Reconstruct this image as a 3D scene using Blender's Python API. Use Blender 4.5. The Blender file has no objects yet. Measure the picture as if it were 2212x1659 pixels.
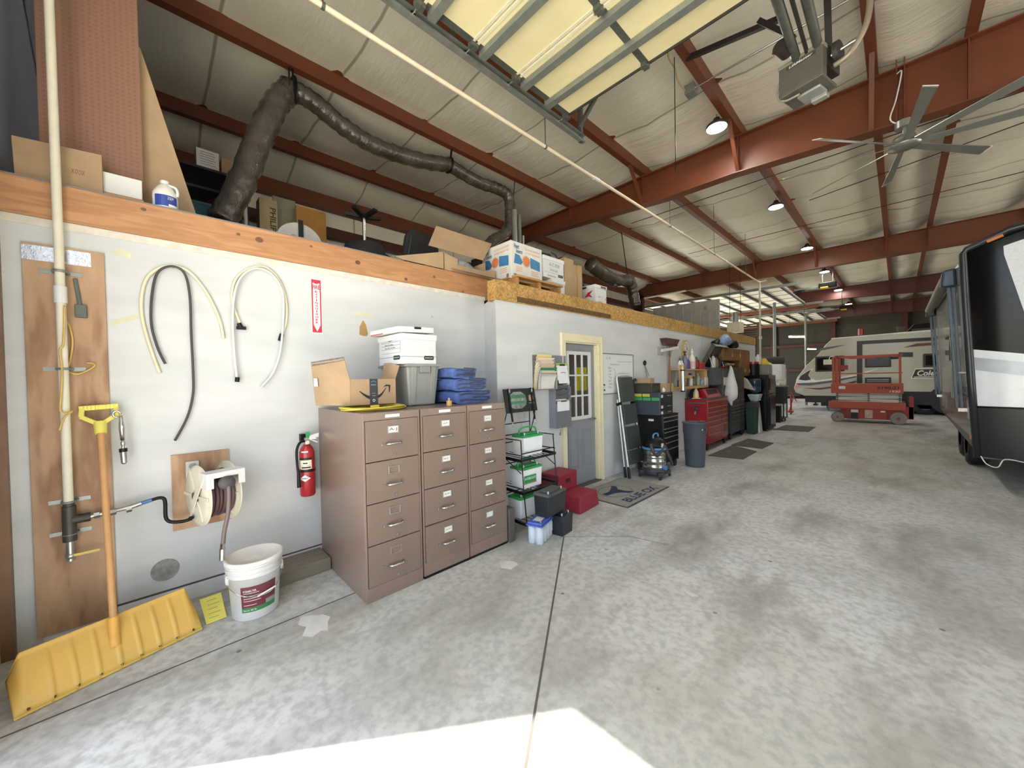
import bpy, bmesh, math, random
from mathutils import Vector, Matrix
random.seed(7)
V = Vector
SC = bpy.context.scene
COL = SC.collection
# ------------------------------------------------------------------ camera model (2212 x 1659 photo)
YAW, PIT, ROLL, FPX = .802747, -.01566, -.020333, 806.0
CAM = V((3.56, 0, 1.55))
_f = V((-math.sin(YAW)*math.cos(PIT), math.cos(YAW)*math.cos(PIT), math.sin(PIT)))
_r = V((math.cos(YAW), math.sin(YAW), 0)); _u = _r.cross(_f)
CR = _r*math.cos(ROLL) + _u*math.sin(ROLL)
CU = -_r*math.sin(ROLL) + _u*math.cos(ROLL)
def H(px, py, ax, val):
    """where the sight line through a photo point meets the plane of a wall, floor or shelf"""
    d = CR*((px-1106)/FPX) - CU*((py-829.5)/FPX) + _f
    return CAM + d*((val-CAM[ax])/d[ax])
def HX(px, py, x): return H(px, py, 0, x)
def HY(px, py, y): return H(px, py, 1, y)
def HZ(px, py, z): return H(px, py, 2, z)
cd = bpy.data.cameras.new('camera'); cam = bpy.data.objects.new('camera', cd); COL.objects.link(cam)
cd.sensor_width = 36; cd.sensor_fit = 'HORIZONTAL'; cd.lens = FPX/2212*36; cd.clip_start = .02; cd.clip_end = 300
cam.matrix_world = Matrix(((CR.x, CU.x, -_f.x, CAM.x), (CR.y, CU.y, -_f.y, CAM.y), (CR.z, CU.z, -_f.z, CAM.z), (0, 0, 0, 1)))
SC.camera = cam
# ------------------------------------------------------------------ materials
def lin(h):
    h = h.lstrip('#'); c = [int(h[i:i+2], 16)/255 for i in (0, 2, 4)]
    return [x/12.92 if x <= .04045 else ((x+.055)/1.055)**2.4 for x in c]
_M = {}
def nt(m):
    m.use_nodes = True; t = m.node_tree; return t, t.nodes, t.links
def coords(N, L, scale=(1, 1, 1), rot=(0, 0, 0)):
    tc = N.new('ShaderNodeTexCoord'); mp = N.new('ShaderNodeMapping')
    mp.inputs['Scale'].default_value = scale; mp.inputs['Rotation'].default_value = rot
    L.new(tc.outputs['Object'], mp.inputs['Vector']); return mp.outputs['Vector']
def noise(N, L, vec, scale, detail=3, rough=.55):
    n = N.new('ShaderNodeTexNoise'); n.inputs['Scale'].default_value = scale
    n.inputs['Detail'].default_value = detail; n.inputs['Roughness'].default_value = rough
    L.new(vec, n.inputs['Vector']); return n.outputs['Fac']
def ramp(N, L, fac, stops):
    r = N.new('ShaderNodeValToRGB'); e = r.color_ramp.elements
    while len(e) < len(stops): e.new(.5)
    for i, (p, c) in enumerate(stops):
        e[i].position = p; e[i].color = (*c, 1) if len(c) == 3 else c
    L.new(fac, r.inputs['Fac']); return r.outputs['Color']
def mixc(N, L, fac, a, b, mode='MIX'):
    m = N.new('ShaderNodeMix'); m.data_type = 'RGBA'; m.blend_type = mode
    for s, v in ((m.inputs[0], fac), (m.inputs[6], a), (m.inputs[7], b)):
        if hasattr(v, 'is_linked'): L.new(v, s)
        elif isinstance(v, (int, float)): s.default_value = v
        else: s.default_value = (*v, 1) if len(v) == 3 else v
    return m.outputs[2]
def bump(N, L, hgt, strength, dist, bsdf):
    b = N.new('ShaderNodeBump'); b.inputs['Strength'].default_value = strength; b.inputs['Distance'].default_value = dist
    L.new(hgt, b.inputs['Height']); L.new(b.outputs['Normal'], bsdf.inputs['Normal'])
def M(name, hexc, rough=.5, metal=0, var=.10, scale=7, bmp=0, bscale=60, stretch=(1, 1, 1), emit=0, trans=0, coat=0, alpha=1, spec=None):
    """one plain surface with its own slight mottling"""
    if name in _M: return _M[name]
    m = bpy.data.materials.new(name); t, N, L = nt(m); b = N['Principled BSDF']; c = lin(hexc)
    b.inputs['Roughness'].default_value = rough; b.inputs['Metallic'].default_value = metal
    vec = coords(N, L, stretch)
    n = noise(N, L, vec, scale)
    d = [x*(1-var) for x in c]; l = [min(1, x*(1+var)) for x in c]
    L.new(ramp(N, L, n, [(.3, d), (.7, l)]), b.inputs['Base Color'])
    if bmp: bump(N, L, noise(N, L, vec, bscale, 4), bmp, .01, b)
    if emit:
        b.inputs['Emission Color'].default_value = (*c, 1); b.inputs['Emission Strength'].default_value = emit
    if trans: b.inputs['Transmission Weight'].default_value = trans
    if coat: b.inputs['Coat Weight'].default_value = coat; b.inputs['Coat Roughness'].default_value = .08
    if spec is not None: b.inputs['Specular IOR Level'].default_value = spec
    if alpha < 1: b.inputs['Alpha'].default_value = alpha
    _M[name] = m; return m
def wood(name, base, dark, stretch, scale=3, rough=.6, knots=0):
    if name in _M: return _M[name]
    m = bpy.data.materials.new(name); t, N, L = nt(m); b = N['Principled BSDF']; b.inputs['Roughness'].default_value = rough
    v = coords(N, L, stretch); n1 = noise(N, L, v, scale, 6, .6)
    w = N.new('ShaderNodeTexWave'); w.inputs['Scale'].default_value = scale*1.3; w.inputs['Distortion'].default_value = 9
    w.inputs['Detail'].default_value = 3; w.inputs['Detail Scale'].default_value = .8; L.new(v, w.inputs['Vector'])
    c1 = ramp(N, L, n1, [(.25, lin(dark)), (.7, lin(base))])
    c = mixc(N, L, .35, c1, ramp(N, L, w.outputs['Fac'], [(0, lin(dark)), (.5, lin(base))]))
    if knots:
        vo = N.new('ShaderNodeTexVoronoi'); vo.inputs['Scale'].default_value = knots
        L.new(coords(N, L, (1, 1, 2.2)), vo.inputs['Vector'])
        k = ramp(N, L, vo.outputs['Distance'], [(.0, (1, 1, 1)), (.08, (.9, .9, .9)), (.13, (0, 0, 0))])
        c = mixc(N, L, k, c, lin('#6b3d22'))
    L.new(c, b.inputs['Base Color']); bump(N, L, n1, .15, .004, b)
    _M[name] = m; return m
def osb_mat():
    m = bpy.data.materials.new('osb'); t, N, L = nt(m); b = N['Principled BSDF']; b.inputs['Roughness'].default_value = .75
    v = coords(N, L, (1, 1, 1)); nz = N.new('ShaderNodeTexNoise'); nz.inputs['Scale'].default_value = 6; L.new(v, nz.inputs['Vector'])
    add = N.new('ShaderNodeVectorMath'); add.operation = 'MULTIPLY_ADD'
    L.new(nz.outputs['Color'], add.inputs[0]); add.inputs[1].default_value = (.05, .05, .05); L.new(v, add.inputs[2])
    vo = N.new('ShaderNodeTexVoronoi'); vo.inputs['Scale'].default_value = 48; L.new(add.outputs[0], vo.inputs['Vector'])
    c = ramp(N, L, vo.outputs['Color'], [(.1, lin('#96713c')), (.5, lin('#ae8749')), (.9, lin('#c4a062'))])
    c = mixc(N, L, ramp(N, L, noise(N, L, v, 4, 5), [(.56, (0, 0, 0)), (.7, (.4, .4, .4))]), c, lin('#6e4c22'))
    L.new(c, b.inputs['Base Color']); bump(N, L, vo.outputs['Distance'], .2, .004, b); _M['osb'] = m; return m
def wall_mat():
    m = bpy.data.materials.new('white_wall_paint'); t, N, L = nt(m); b = N['Principled BSDF']; b.inputs['Roughness'].default_value = .62
    v = coords(N, L, (1, .35, 1.6)); c = ramp(N, L, noise(N, L, v, 2.2, 5), [(.3, lin('#bcbfc0')), (.65, lin('#cbcdce'))])
    sm = ramp(N, L, noise(N, L, coords(N, L, (1, .8, 9)), 2.6, 6, .7), [(.66, (0, 0, 0)), (.75, (.45, .45, .45))])
    c = mixc(N, L, sm, c, lin('#aeb0ae'))
    dots = N.new('ShaderNodeTexVoronoi'); dots.inputs['Scale'].default_value = 2.3; L.new(coords(N, L), dots.inputs['Vector'])
    c = mixc(N, L, ramp(N, L, dots.outputs['Distance'], [(0, (1, 1, 1)), (.018, (.6, .6, .6)), (.022, (0, 0, 0))]), c, lin('#7c7a76'))
    L.new(c, b.inputs['Base Color']); bump(N, L, noise(N, L, coords(N, L), 60, 3), .06, .003, b); _M['wall'] = m; return m
def concrete_mat():
    m = bpy.data.materials.new('concrete_floor'); t, N, L = nt(m); b = N['Principled BSDF']
    v = coords(N, L)
    c = ramp(N, L, noise(N, L, v, .55, 6, .6), [(.3, lin('#acadab')), (.52, lin('#c4c5c4')), (.72, lin('#d2d4d3'))])
    c = mixc(N, L, ramp(N, L, noise(N, L, coords(N, L, (1.6, .7, 1), (0, 0, .5)), 1.3, 7, .62), [(.46, (0, 0, 0)), (.70, (.9, .9, .9))]), c, lin('#7d7b74'))
    c = mixc(N, L, ramp(N, L, noise(N, L, coords(N, L, (.5, .5, 1), (0, 0, 1)), .5, 4), [(.5, (0, 0, 0)), (.7, (.55, .55, .55))]), c, lin('#b3b29a'))
    c = mixc(N, L, ramp(N, L, noise(N, L, v, 22, 4), [(.36, (.5, .5, .5)), (.58, (0, 0, 0))]), c, lin('#8d8e8b'), 'MIX')
    d = N.new('ShaderNodeTexVoronoi'); d.inputs['Scale'].default_value = 4.2; L.new(v, d.inputs['Vector'])
    dm = ramp(N, L, d.outputs['Distance'], [(0, (1, 1, 1)), (.05, (.8, .8, .8)), (.075, (0, 0, 0))])
    sel = ramp(N, L, noise(N, L, v, .9, 1), [(.47, (0, 0, 0)), (.60, (.8, .8, .8))])
    c = mixc(N, L, mixc(N, L, 1.0, dm, sel, 'MULTIPLY'), c, lin('#4e4b45'))
    L.new(c, b.inputs['Base Color'])
    L.new(ramp(N, L, noise(N, L, v, 1.2, 4), [(.3, (.5, .5, .5)), (.7, (.75, .75, .75))]), b.inputs['Roughness'])
    b.inputs['Specular IOR Level'].default_value = .35
    bump(N, L, noise(N, L, v, 45, 5), .12, .004, b); _M['concrete'] = m; return m
def insul_mat():
    m = bpy.data.materials.new('insulation_blanket'); t, N, L = nt(m); b = N['Principled BSDF']; b.inputs['Roughness'].default_value = .45
    c = ramp(N, L, noise(N, L, coords(N, L, (1, 1, 1)), .8, 5), [(.3, lin('#d8d2c0')), (.7, lin('#e8e3d3'))])
    L.new(c, b.inputs['Base Color'])
    g = N.new('ShaderNodeNewGeometry'); sx = N.new('ShaderNodeSeparateXYZ'); L.new(g.outputs['Position'], sx.inputs[0])
    md = N.new('ShaderNodeMath'); md.operation = 'PINGPONG'; md.inputs[1].default_value = .64; L.new(sx.outputs['Y'], md.inputs[0])
    sl = ramp(N, L, md.outputs[0], [(.618, (0, 0, 0)), (.630, (.75, .75, .75))])
    L.new(mixc(N, L, sl, c, lin('#857e6e')), b.inputs['Base Color'])
    bump(N, L, noise(N, L, coords(N, L, (.6, 2.5, 1)), 2.2, 6, .6), .5, .05, b); _M['insul'] = m; return m
def card_mat(name='cardboard', a='#9d7242', bcol='#a58b6d'):
    return M(name, bcol, .8, 0, .1, 5, .05, 90)
def duct_mat():
    m = bpy.data.materials.new('duct_wrap'); t, N, L = nt(m); b = N['Principled BSDF']; b.inputs['Roughness'].default_value = .2
    v = coords(N, L); c = ramp(N, L, noise(N, L, v, 4, 4), [(.3, lin('#3d3731')), (.7, lin('#59524a'))]); L.new(c, b.inputs['Base Color'])
    b.inputs['Specular IOR Level'].default_value = .8; b.inputs['Coat Weight'].default_value = .5; b.inputs['Coat Roughness'].default_value = .12
    bump(N, L, noise(N, L, coords(N, L, (.6, 2.2, 1.4), (.6, 0, 0)), 7, 5, .6), .8, .03, b); _M['duct'] = m; return m
wall_mat(); concrete_mat(); insul_mat(); osb_mat(); duct_mat()
card_mat()
steel_red = M('red_oxide_steel', '#69371f', .5, 0, .12, 3, .03)
steel_dark = M('dark_oxide_steel', '#4a2019', .5, 0, .12, 3, .03)
galv = M('galvanized_steel', '#8b918c', .42, .6, .12, 12)
galv_dark = M('weathered_steel', '#5d605a', .5, .5, .15, 12)
black = M('black_plastic', '#111112', .45, spec=.3)
blackm = M('black_wire', '#17171a', .45, .3)
rubber = M('black_rubber', '#222223', .7, 0, .12, 20)
white = M('white_plastic', '#d3d4d3', .4, 0, .04)
offwhite = M('cream_plastic', '#d8d2bf', .45, 0, .06)
paper = M('paper', '#d9d8d3', .8, 0, .03)
chrome = M('chrome', '#c9cac8', .18, 1, .06)
brushed = M('brushed_nickel', '#b3b0aa', .3, .9, .06)
ink = M('black_ink', '#161616', .6, 0, .02)
cardb = _M['cardboard']
yellow = M('yellow_plastic', '#d3b03a', .45, 0, .07)
greenp = M('green_plastic', '#2f9350', .4, 0, .07)
redp = M('red_paint', '#a51f26', .32, 0, .06, 4, coat=.3)
greyp = M('grey_plastic', '#6f7072', .45)
whitewall = _M['wall']; concrete = _M['concrete']; insul = _M['insul']; osb = _M['osb']; duct = _M['duct']
ply = wood('plywood', '#bd9c7b', '#7f583d', (1, 1.2, .3), 5)
beamw = wood('fir_beam', '#bb8c64', '#94663f', (1, .3, 2.6), 6, .6, 1.6)
pine = wood('pine_lumber', '#b98d55', '#94683a', (1, .4, 3), 5)
# ------------------------------------------------------------------ mesh builder
class MB:
    def __init__(s): s.v = []; s.f = []; s.m = []; s.s = []; s.k = 0
    def add(s, vs, fs, m=0, sm=False):
        o = len(s.v); s.v += [V(p) for p in vs]
        for f in fs: s.f.append([i+o for i in f]); s.m.append(m); s.s.append(sm)
        return s
    def box(s, x0, y0, z0, x1, y1, z1, m=0):
        e = .00018*(s.k % 7); s.k += 1          # neighbouring pieces of one part never share a plane
        x0, x1 = min(x0, x1)-e, max(x0, x1)+e; y0, y1 = min(y0, y1)-e, max(y0, y1)+e; z0, z1 = min(z0, z1)-e, max(z0, z1)+e
        vs = [(x, y, z) for x in (x0, x1) for y in (y0, y1) for z in (z0, z1)]
        return s.add(vs, [(0, 1, 3, 2), (4, 6, 7, 5), (0, 4, 5, 1), (2, 3, 7, 6), (0, 2, 6, 4), (1, 5, 7, 3)], m)
    def hexa(s, lo, hi, m=0):
        """two matching quads (bottom ring, top ring)"""
        return s.add(list(lo)+list(hi), [(3, 2, 1, 0), (4, 5, 6, 7), (0, 1, 5, 4), (1, 2, 6, 5), (2, 3, 7, 6), (3, 0, 4, 7)], m)
    def bar(s, a, b, w, h, m=0, up=(0, 0, 1)):
        a = V(a); b = V(b); d = (b-a).normalized(); u = V(up)
        if abs(d.dot(u)) > .98: u = V((1, 0, 0))
        r = d.cross(u).normalized(); u = r.cross(d).normalized()
        q = lambda p: [p-r*w/2-u*h/2, p+r*w/2-u*h/2, p+r*w/2+u*h/2, p-r*w/2+u*h/2]
        return s.hexa(q(a), q(b), m)
    def prism(s, poly, vec, m=0):
        n = len(poly); p = [V(q) for q in poly]; e = [q+V(vec) for q in p]
        return s.add(p+e, [tuple(range(n))[::-1], tuple(range(n, 2*n))]+[(i, (i+1) % n, n+(i+1) % n, n+i) for i in range(n)], m)
    def poly(s, pts, m=0):
        P = [V(p) for p in pts]; n = V((0, 0, 0))
        for a, b in zip(P, P[1:]+P[:1]): n += a.cross(b)
        if n.length > 1e-12:
            n.normalize(); n = n if n.dot(CAM-P[0]) > 0 else -n
            P = [p+n*(.00012*(s.k % 5)) for p in P]
        s.k += 1
        return s.add(P, [tuple(range(len(P)))], m)
    def frame(s, d):
        d = V(d).normalized(); u = V((0, 0, 1)) if abs(d.z) < .95 else V((1, 0, 0))
        x = u.cross(d).normalized(); return x, d.cross(x).normalized()
    def cyl(s, a, b, r, r2=None, n=16, m=0, sm=True, caps=True):
        a = V(a); b = V(b); r2 = r if r2 is None else r2; x, y = s.frame(b-a)
        ring = lambda c, q: [c+x*q*math.cos(2*math.pi*i/n)+y*q*math.sin(2*math.pi*i/n) for i in range(n)]
        s.add(ring(a, r)+ring(b, r2), [(i, (i+1) % n, n+(i+1) % n, n+i) for i in range(n)], m, sm)
        if caps: s.add(ring(a, r), [tuple(range(n))[::-1]], m); s.add(ring(b, r2), [tuple(range(n))], m)
        return s
    def lathe(s, prof, c, axis=(0, 0, 1), n=24, m=0, sx=1, sy=1):
        c = V(c); d = V(axis).normalized(); x, y = s.frame(d); vs = []; fs = []
        for r, z in prof: vs += [c+d*z+x*r*sx*math.cos(2*math.pi*i/n)+y*r*sy*math.sin(2*math.pi*i/n) for i in range(n)]
        for k in range(len(prof)-1): fs += [(k*n+i, k*n+(i+1) % n, (k+1)*n+(i+1) % n, (k+1)*n+i) for i in range(n)]
        fs.append(tuple(range(n))[::-1]); fs.append(tuple(range((len(prof)-1)*n, len(prof)*n)))
        return s.add(vs, fs, m, True)
    def tube(s, pts, r, n=8, m=0, closed=False, rs=None):
        P = [V(p) for p in pts]; k = len(P); vs = []; x = None
        for i in range(k):
            d = (P[(i+1) % k]-P[i-1]) if closed else (P[min(i+1, k-1)]-P[max(i-1, 0)])
            d = d.normalized() if d.length > 1e-9 else V((0, 0, 1))
            if x is None: x, y = s.frame(d)
            x = (x-d*x.dot(d)); x = x.normalized() if x.length > 1e-6 else s.frame(d)[0]; y = d.cross(x)
            q = rs[i] if rs else r
            vs += [P[i]+x*q*math.cos(2*math.pi*j/n)+y*q*math.sin(2*math.pi*j/n) for j in range(n)]
        fs = []
        for i in range(k if closed else k-1):
            a = i*n; b = ((i+1) % k)*n
            fs += [(a+j, a+(j+1) % n, b+(j+1) % n, b+j) for j in range(n)]
        if not closed: fs += [tuple(range(n))[::-1], tuple(range((k-1)*n, k*n))]
        return s.add(vs, fs, m, True)
    def ball(s, c, r, n=16, m=0):
        r = (r, r, r) if isinstance(r, (int, float)) else r; c = V(c); k = n//2; vs = []; fs = []
        for i in range(1, k):
            t = math.pi*i/k
            vs += [c+V((r[0]*math.sin(t)*math.cos(2*math.pi*j/n), r[1]*math.sin(t)*math.sin(2*math.pi*j/n), r[2]*math.cos(t))) for j in range(n)]
        vs += [c+V((0, 0, r[2])), c-V((0, 0, r[2]))]
        for i in range(k-2): fs += [(i*n+j, (i+1)*n+j, (i+1)*n+(j+1) % n, i*n+(j+1) % n) for j in range(n)]
        T = (k-1)*n
        fs += [(T, j, (j+1) % n) for j in range(n)]+[(T+1, (k-2)*n+(j+1) % n, (k-2)*n+j) for j in range(n)]
        return s.add(vs, fs, m, True)
    def xf(s, mat): s.v = [mat @ p for p in s.v]; return s
    def wob(s, a, k=9):
        for p in s.v:
            p += V((math.sin(p.y*k+p.z*k*1.7), math.sin(p.z*k*1.3+p.x*k), math.sin(p.x*k*1.1+p.y*k*.9)))*a
        return s
def spline(pts, k=6):
    P = [V(p) for p in pts]; out = []
    for i in range(len(P)-1):
        a = P[max(i-1, 0)]; b = P[i]; c = P[i+1]; d = P[min(i+2, len(P)-1)]
        for j in range(k):
            t = j/k; out.append(.5*((2*b)+(c-a)*t+(2*a-5*b+4*c-d)*t*t+(3*b-a-3*c+d)*t**3))
    return out+[P[-1]]
def wl(o):
    p = V((0, 0, 0))
    while o is not None: p += o.location; o = o.parent
    return p
def obj(name, mb, mats, parent=None, bev=0, seg=2, sub=0):
    me = bpy.data.meshes.new(name); o = bpy.data.objects.new(name, me); COL.objects.link(o)
    if parent is not None: o.parent = parent
    base = wl(parent) if parent is not None else V((0, 0, 0))
    if parent is None and mb.v:        # the origin of a lone mesh sits at its base
        lo = [min(p[i] for p in mb.v) for i in range(3)]; hi = [max(p[i] for p in mb.v) for i in range(3)]
        base = V(((lo[0]+hi[0])/2, (lo[1]+hi[1])/2, lo[2])); o.location = base
    me.from_pydata([p-base for p in mb.v], [], mb.f)
    for m in (mats if isinstance(mats, (list, tuple)) else [mats]): me.materials.append(m)
    me.polygons.foreach_set('material_index', mb.m); me.polygons.foreach_set('use_smooth', mb.s)
    bm = bmesh.new(); bm.from_mesh(me); bmesh.ops.recalc_face_normals(bm, faces=bm.faces); bm.to_mesh(me); bm.free()
    if bev:
        b = o.modifiers.new('bevel', 'BEVEL'); b.width = bev; b.segments = seg; b.limit_method = 'ANGLE'; b.angle_limit = .6
    if sub:
        b = o.modifiers.new('sub', 'SUBSURF'); b.levels = sub; b.render_levels = sub
    me.update(); return o
def thing(name, label, cat, loc, group=None):
    o = bpy.data.objects.new(name, None); COL.objects.link(o); o.location = loc; o.empty_display_size = .1
    o['label'] = label; o['category'] = cat
    if group: o['group'] = group
    return o
def tag(o, label, cat, group=None):
    o['label'] = label; o['category'] = cat
    if group: o['group'] = group
    return o
def struct(o): o['kind'] = 'structure'; return o
def dup(root, delta, label=None):
    r = root.copy(); COL.objects.link(r); r.location = root.location+V(delta)
    if label: r['label'] = label
    for ch in list(root.children):
        c = ch.copy(); COL.objects.link(c); c.parent = r
        for g in list(ch.children):
            d = g.copy(); COL.objects.link(d); d.parent = c
    return r
_txt = {}
def text(parent, body, pos, right, up, h, mat, name='lettering', width=None, bold=0, shear=0, align='CENTER', depth=.0006):
    """flat raised lettering: pos = centre (or left end) of the line, h = capital height"""
    cu = bpy.data.curves.new('t', 'FONT'); cu.body = body; cu.align_x = align; cu.align_y = 'CENTER'
    cu.size = 1; cu.offset = bold; cu.shear = shear; cu.extrude = 0; cu.resolution_u = 3
    ob = bpy.data.objects.new('t', cu); COL.objects.link(ob)
    dg = bpy.context.evaluated_depsgraph_get(); me = bpy.data.meshes.new_from_object(ob.evaluated_get(dg))
    bpy.data.objects.remove(ob); bpy.data.curves.remove(cu)
    xs = [v.co.x for v in me.vertices]; ys = [v.co.y for v in me.vertices]
    r = V(right).normalized(); u = V(up).normalized(); n = r.cross(u)
    cx = (min(xs)+max(xs))/2 if align == 'CENTER' else min(xs); cy = (min(ys)+max(ys))/2
    s = h/(max(ys)-min(ys)); sx = width/(max(xs)-min(xs)) if width else s
    mb = MB(); mb.v = [V(pos)+r*(v.co.x-cx)*sx+u*(v.co.y-cy)*s+n*depth for v in me.vertices]
    mb.f = [list(p.vertices) for p in me.polygons]; mb.m = [0]*len(mb.f); mb.s = [False]*len(mb.f)
    bpy.data.meshes.remove(me)
    return obj(name, mb, mat, parent)
# ================================================================== THE SETTING
WB = .45            # face of the right-hand, stepped-out stretch of the white wall
XE = -4.6           # side wall of the building
YE, YF = -.65, 31.0 # near and far end walls
XR = 11.6
ZC, ZP = 5.6, 5.4   # ceiling blanket, underside of purlins
dark_gap = M('joint_dirt', '#55524d', .9)
b = MB().box(XE-.2, YE-.3, -.15, XR+.2, YF+.2, 0)
def strip(mb, p, q, w, m, z=.0009):
    p = V((*p, z)); q = V((*q, z)); d = (q-p).normalized(); n = V((-d.y, d.x, 0))*w/2
    mb.poly([p-n, q-n, q+n, p+n], m)
strip(b, (.79, YE), (.79, 2.6), .011, 1); strip(b, (1.30, 2.84), (2.60, .92), .012, 1); strip(b, (2.6, .92), (3.6, -.56), .012, 1)
strip(b, (1.30, 2.84), (1.75, 3.28), .006, 1); strip(b, (1.75, 3.28), (2.1, 3.35), .006, 1)
strip(b, (3.0, 7.1), (4.4, 5.55), .007, 2); strip(b, (2.2, 13.4), (7, 13.5), .01, 1)
for (x, y, w, l, a, mm) in [(3.3, 1.5, .05, .02, .4, 2), (1.3, 2.1, .12, .08, 1, 2), (2.55, 2.7, .05, .02, .2, 2), (2.65, 3.25, .05, .012, 0, 2), (.95, .72, .16, .1, .5, 2)]:
    pts = [V((x+math.cos(t)*w*random.uniform(.5, 1), y+math.sin(t)*l*random.uniform(.5, 1.3), .001)) for t in [i*math.pi/6 for i in range(12)]]; b.poly(pts, mm)
struct(obj('floor', b, [concrete, dark_gap, M('paint_spill', '#c9c9c4', .7)]))
apron = M('concrete_apron', '#d8d3c6', .8, 0, .1, 2)  # unseen ground, added and kept pale to bounce sunlight inside
struct(obj('ground_outside', MB().box(-40, -60, -.2, 60, YE-.3, -.05), apron))
struct(obj('ground_outside', MB().box(-60, YE-.3, -.2, XE-.2, 60, -.05), apron))
struct(obj('ground_outside', MB().box(XR+.2, YE-.3, -.2, 60, 60, -.05), apron))
# white wall, near stretch with its base board, fir beam and loft deck
struct(obj('wall_left', MB().box(-.14, YE, 0, 0, 2.99, 2.565), whitewall))
struct(obj('baseboard_left', MB().box(0, -.5, .0, .007, 2.9, .105), M('base_paint', '#d6d8da', .6)))
struct(obj('trim_1', MB().box(0, -.5, .105, .002, 2.9, .118), dark_gap))
bm_ = MB().box(-.14, YE, 2.565, .012, 3.06, 2.785)
for (kx, ky_, kr) in ((515, 506, .011), (560, 518, .022), (773, 567, .020), (877, 603, .015), (938, 598, .013), (310, 452, .012), (672, 532, .009), (1000, 630, .012)):
    c_ = HX(kx, ky_, .0125); bm_.poly([c_+V((0, kr*1.25*math.cos(a), kr*math.sin(a))) for a in [2*math.pi*i/14 for i in range(14)]], 1)
struct(obj('trim_2', bm_, [beamw, M('knot', '#6e4630', .6, 0, .2, 40)]))
struct(obj('trim_3', MB().box(0, YE, 2.515, .003, 3.0, 2.563), M('bare_joint', '#cfc9bd', .8, 0, .12, 14)))
struct(obj('trim_4', MB().box(-.14, YE, 2.785, .016, 1.9, 2.792), M('grey_tape', '#74747a', .6)))
struct(obj('floor_loft', MB().box(XE, YE, 2.62, -.14, 3.0, 2.70).box(XE, 3.0, 2.52, WB-.02, 13.5, 2.60), M('loft_deck', '#7d6a4c', .8)))
# return between the two stretches and the stepped-out wall with its door hole
pa, pb = V((0, 2.985, 0)), V((WB, 2.775, 0))
struct(obj('wall_return', MB().prism([pa, pb, pb+V((-.03, .08, 0)), pa+V((0, .08, 0))], (0, 0, 2.47)), whitewall))
DY0, DY1, DZ = 3.99, 4.80, 2.045
w = MB().prism([(WB, 2.775, 0), (WB, DY0, 0), (WB-.12, DY0, 0), (WB-.12, 2.88, 0)], (0, 0, 2.47)).box(WB-.12, DY1, 0, WB, 13.62, 2.47).box(WB-.12, DY0, DZ, WB, DY1, 2.47)
struct(obj('wall_left_stepped', w, whitewall))
for y in (4.25+2.42, 4.25+2.62, 9.1): struct(obj('trim_5', MB().box(WB, y, 0, WB+.0015, y+.004, 2.44), M('panel_seam', '#bcbcb8', .8)))
struct(obj('trim_6', MB().box(WB-.13, 2.77, 2.43, WB+.014, 13.62, 2.655).box(WB+.014, 3.1, 2.44, WB+.0155, 5.15, 2.505, 1), [osb, M('osb_stain', '#5e4526', .8, 0, .35, 30)]))
struct(obj('trim_7', MB().box(-.05, 3.06, 2.5, WB-.13, 3.12, 2.70), M('oxide_joist', '#6b3d2a', .6)))
struct(obj('wall_office', MB().box(-2.2, 3.1, 0, -2.1, 6.5, 2.5).box(-2.1, 3.1, 0, WB-.12, 3.2, 2.5).box(-2.1, 6.4, 0, WB-.12, 6.5, 2.5).box(-2.1, 3.2, -.0, WB-.12, 6.4, .004), M('office_wall', '#5b564e', .8)))
struct(obj('wall_partition_end', MB().box(-2.2, 13.5, 0, WB-.12, 13.6, 2.5), whitewall))
# building shell
tan = M('wall_liner', '#a59f8d', .6, 0, .1, 1.5)
slate = M('end_wall_liner', '#aab5d4', .6, 0, .08, 1.2)
browns = M('brown_trim_metal', '#7f6148', .5)
struct(obj('wall_front', MB().box(XE, YE-.15, 0, .94, YE, 5.7).box(.94, YE-.15, 4.62, 5.4, YE, 5.7).box(5.4, YE-.15, 0, XR, YE, 5.7), slate))
struct(obj('trim_8', MB().box(0, YE, 0, .045, YE+.05, 2.56).box(.5, YE-.15, 0, .94, YE+.02, 4.6), browns))
struct(obj('trim_9', MB().bar((-3.6, YE+.03, 2.75), (-.35, YE+.03, 5.3), .07, .02, 0, (0, 1, 0)), M('strap_grey', '#a9a9b4', .5, .3)))
DA, DB = (15.7, 20.6), (23.2, 27.4)
wl_ = MB()
for y0, y1 in ((YE, DA[0]), (DA[1], DB[0]), (DB[1], YF)): wl_.box(XE-.12, y0, 0, XE, y1, 5.4)
for y0, y1 in (DA, DB): wl_.box(XE-.12, y0, 4.3, XE, y1, 5.4)
struct(obj('wall_side', wl_, tan))
wi = MB()
ny = 130
for i in range(ny+1):
    y = YE+i*(15.5-YE)/ny
    for k, z in enumerate((2.7, 3.3, 3.9, 4.5, 5.2)): wi.v.append(V((XE+.06+.05*math.sin(y*5+k)*(k % 2)+random.uniform(0, .04), y, z)))
for i in range(ny):
    for k in range(4): a = i*5+k; wi.f.append([a, a+1, a+6, a+5]); wi.m.append(0); wi.s.append(True)
struct(obj('wall_side_blanket', wi, insul))
struct(obj('wall_back', MB().box(XE, YF, 0, XR, YF+.15, 5.7), M('back_liner', '#3b372c', .6, 0, .1, 2)))
for z in (1.6, 3.2): struct(obj('girt', MB().box(XE+.1, YF-.2, z, XR, YF, z+.18), steel_dark))
for x in (-2.5, .6, 3.7, 6.8): struct(obj('wall_post', MB().box(x, YF-.28, 0, x+.25, YF-.02, 5.4), steel_dark))
wr = MB()
for y0, y1 in ((YE, 1.5), (6.2, 9.5), (14.5, YF)): wr.box(XR, y0, 0, XR+.12, y1, 5.6)
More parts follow.
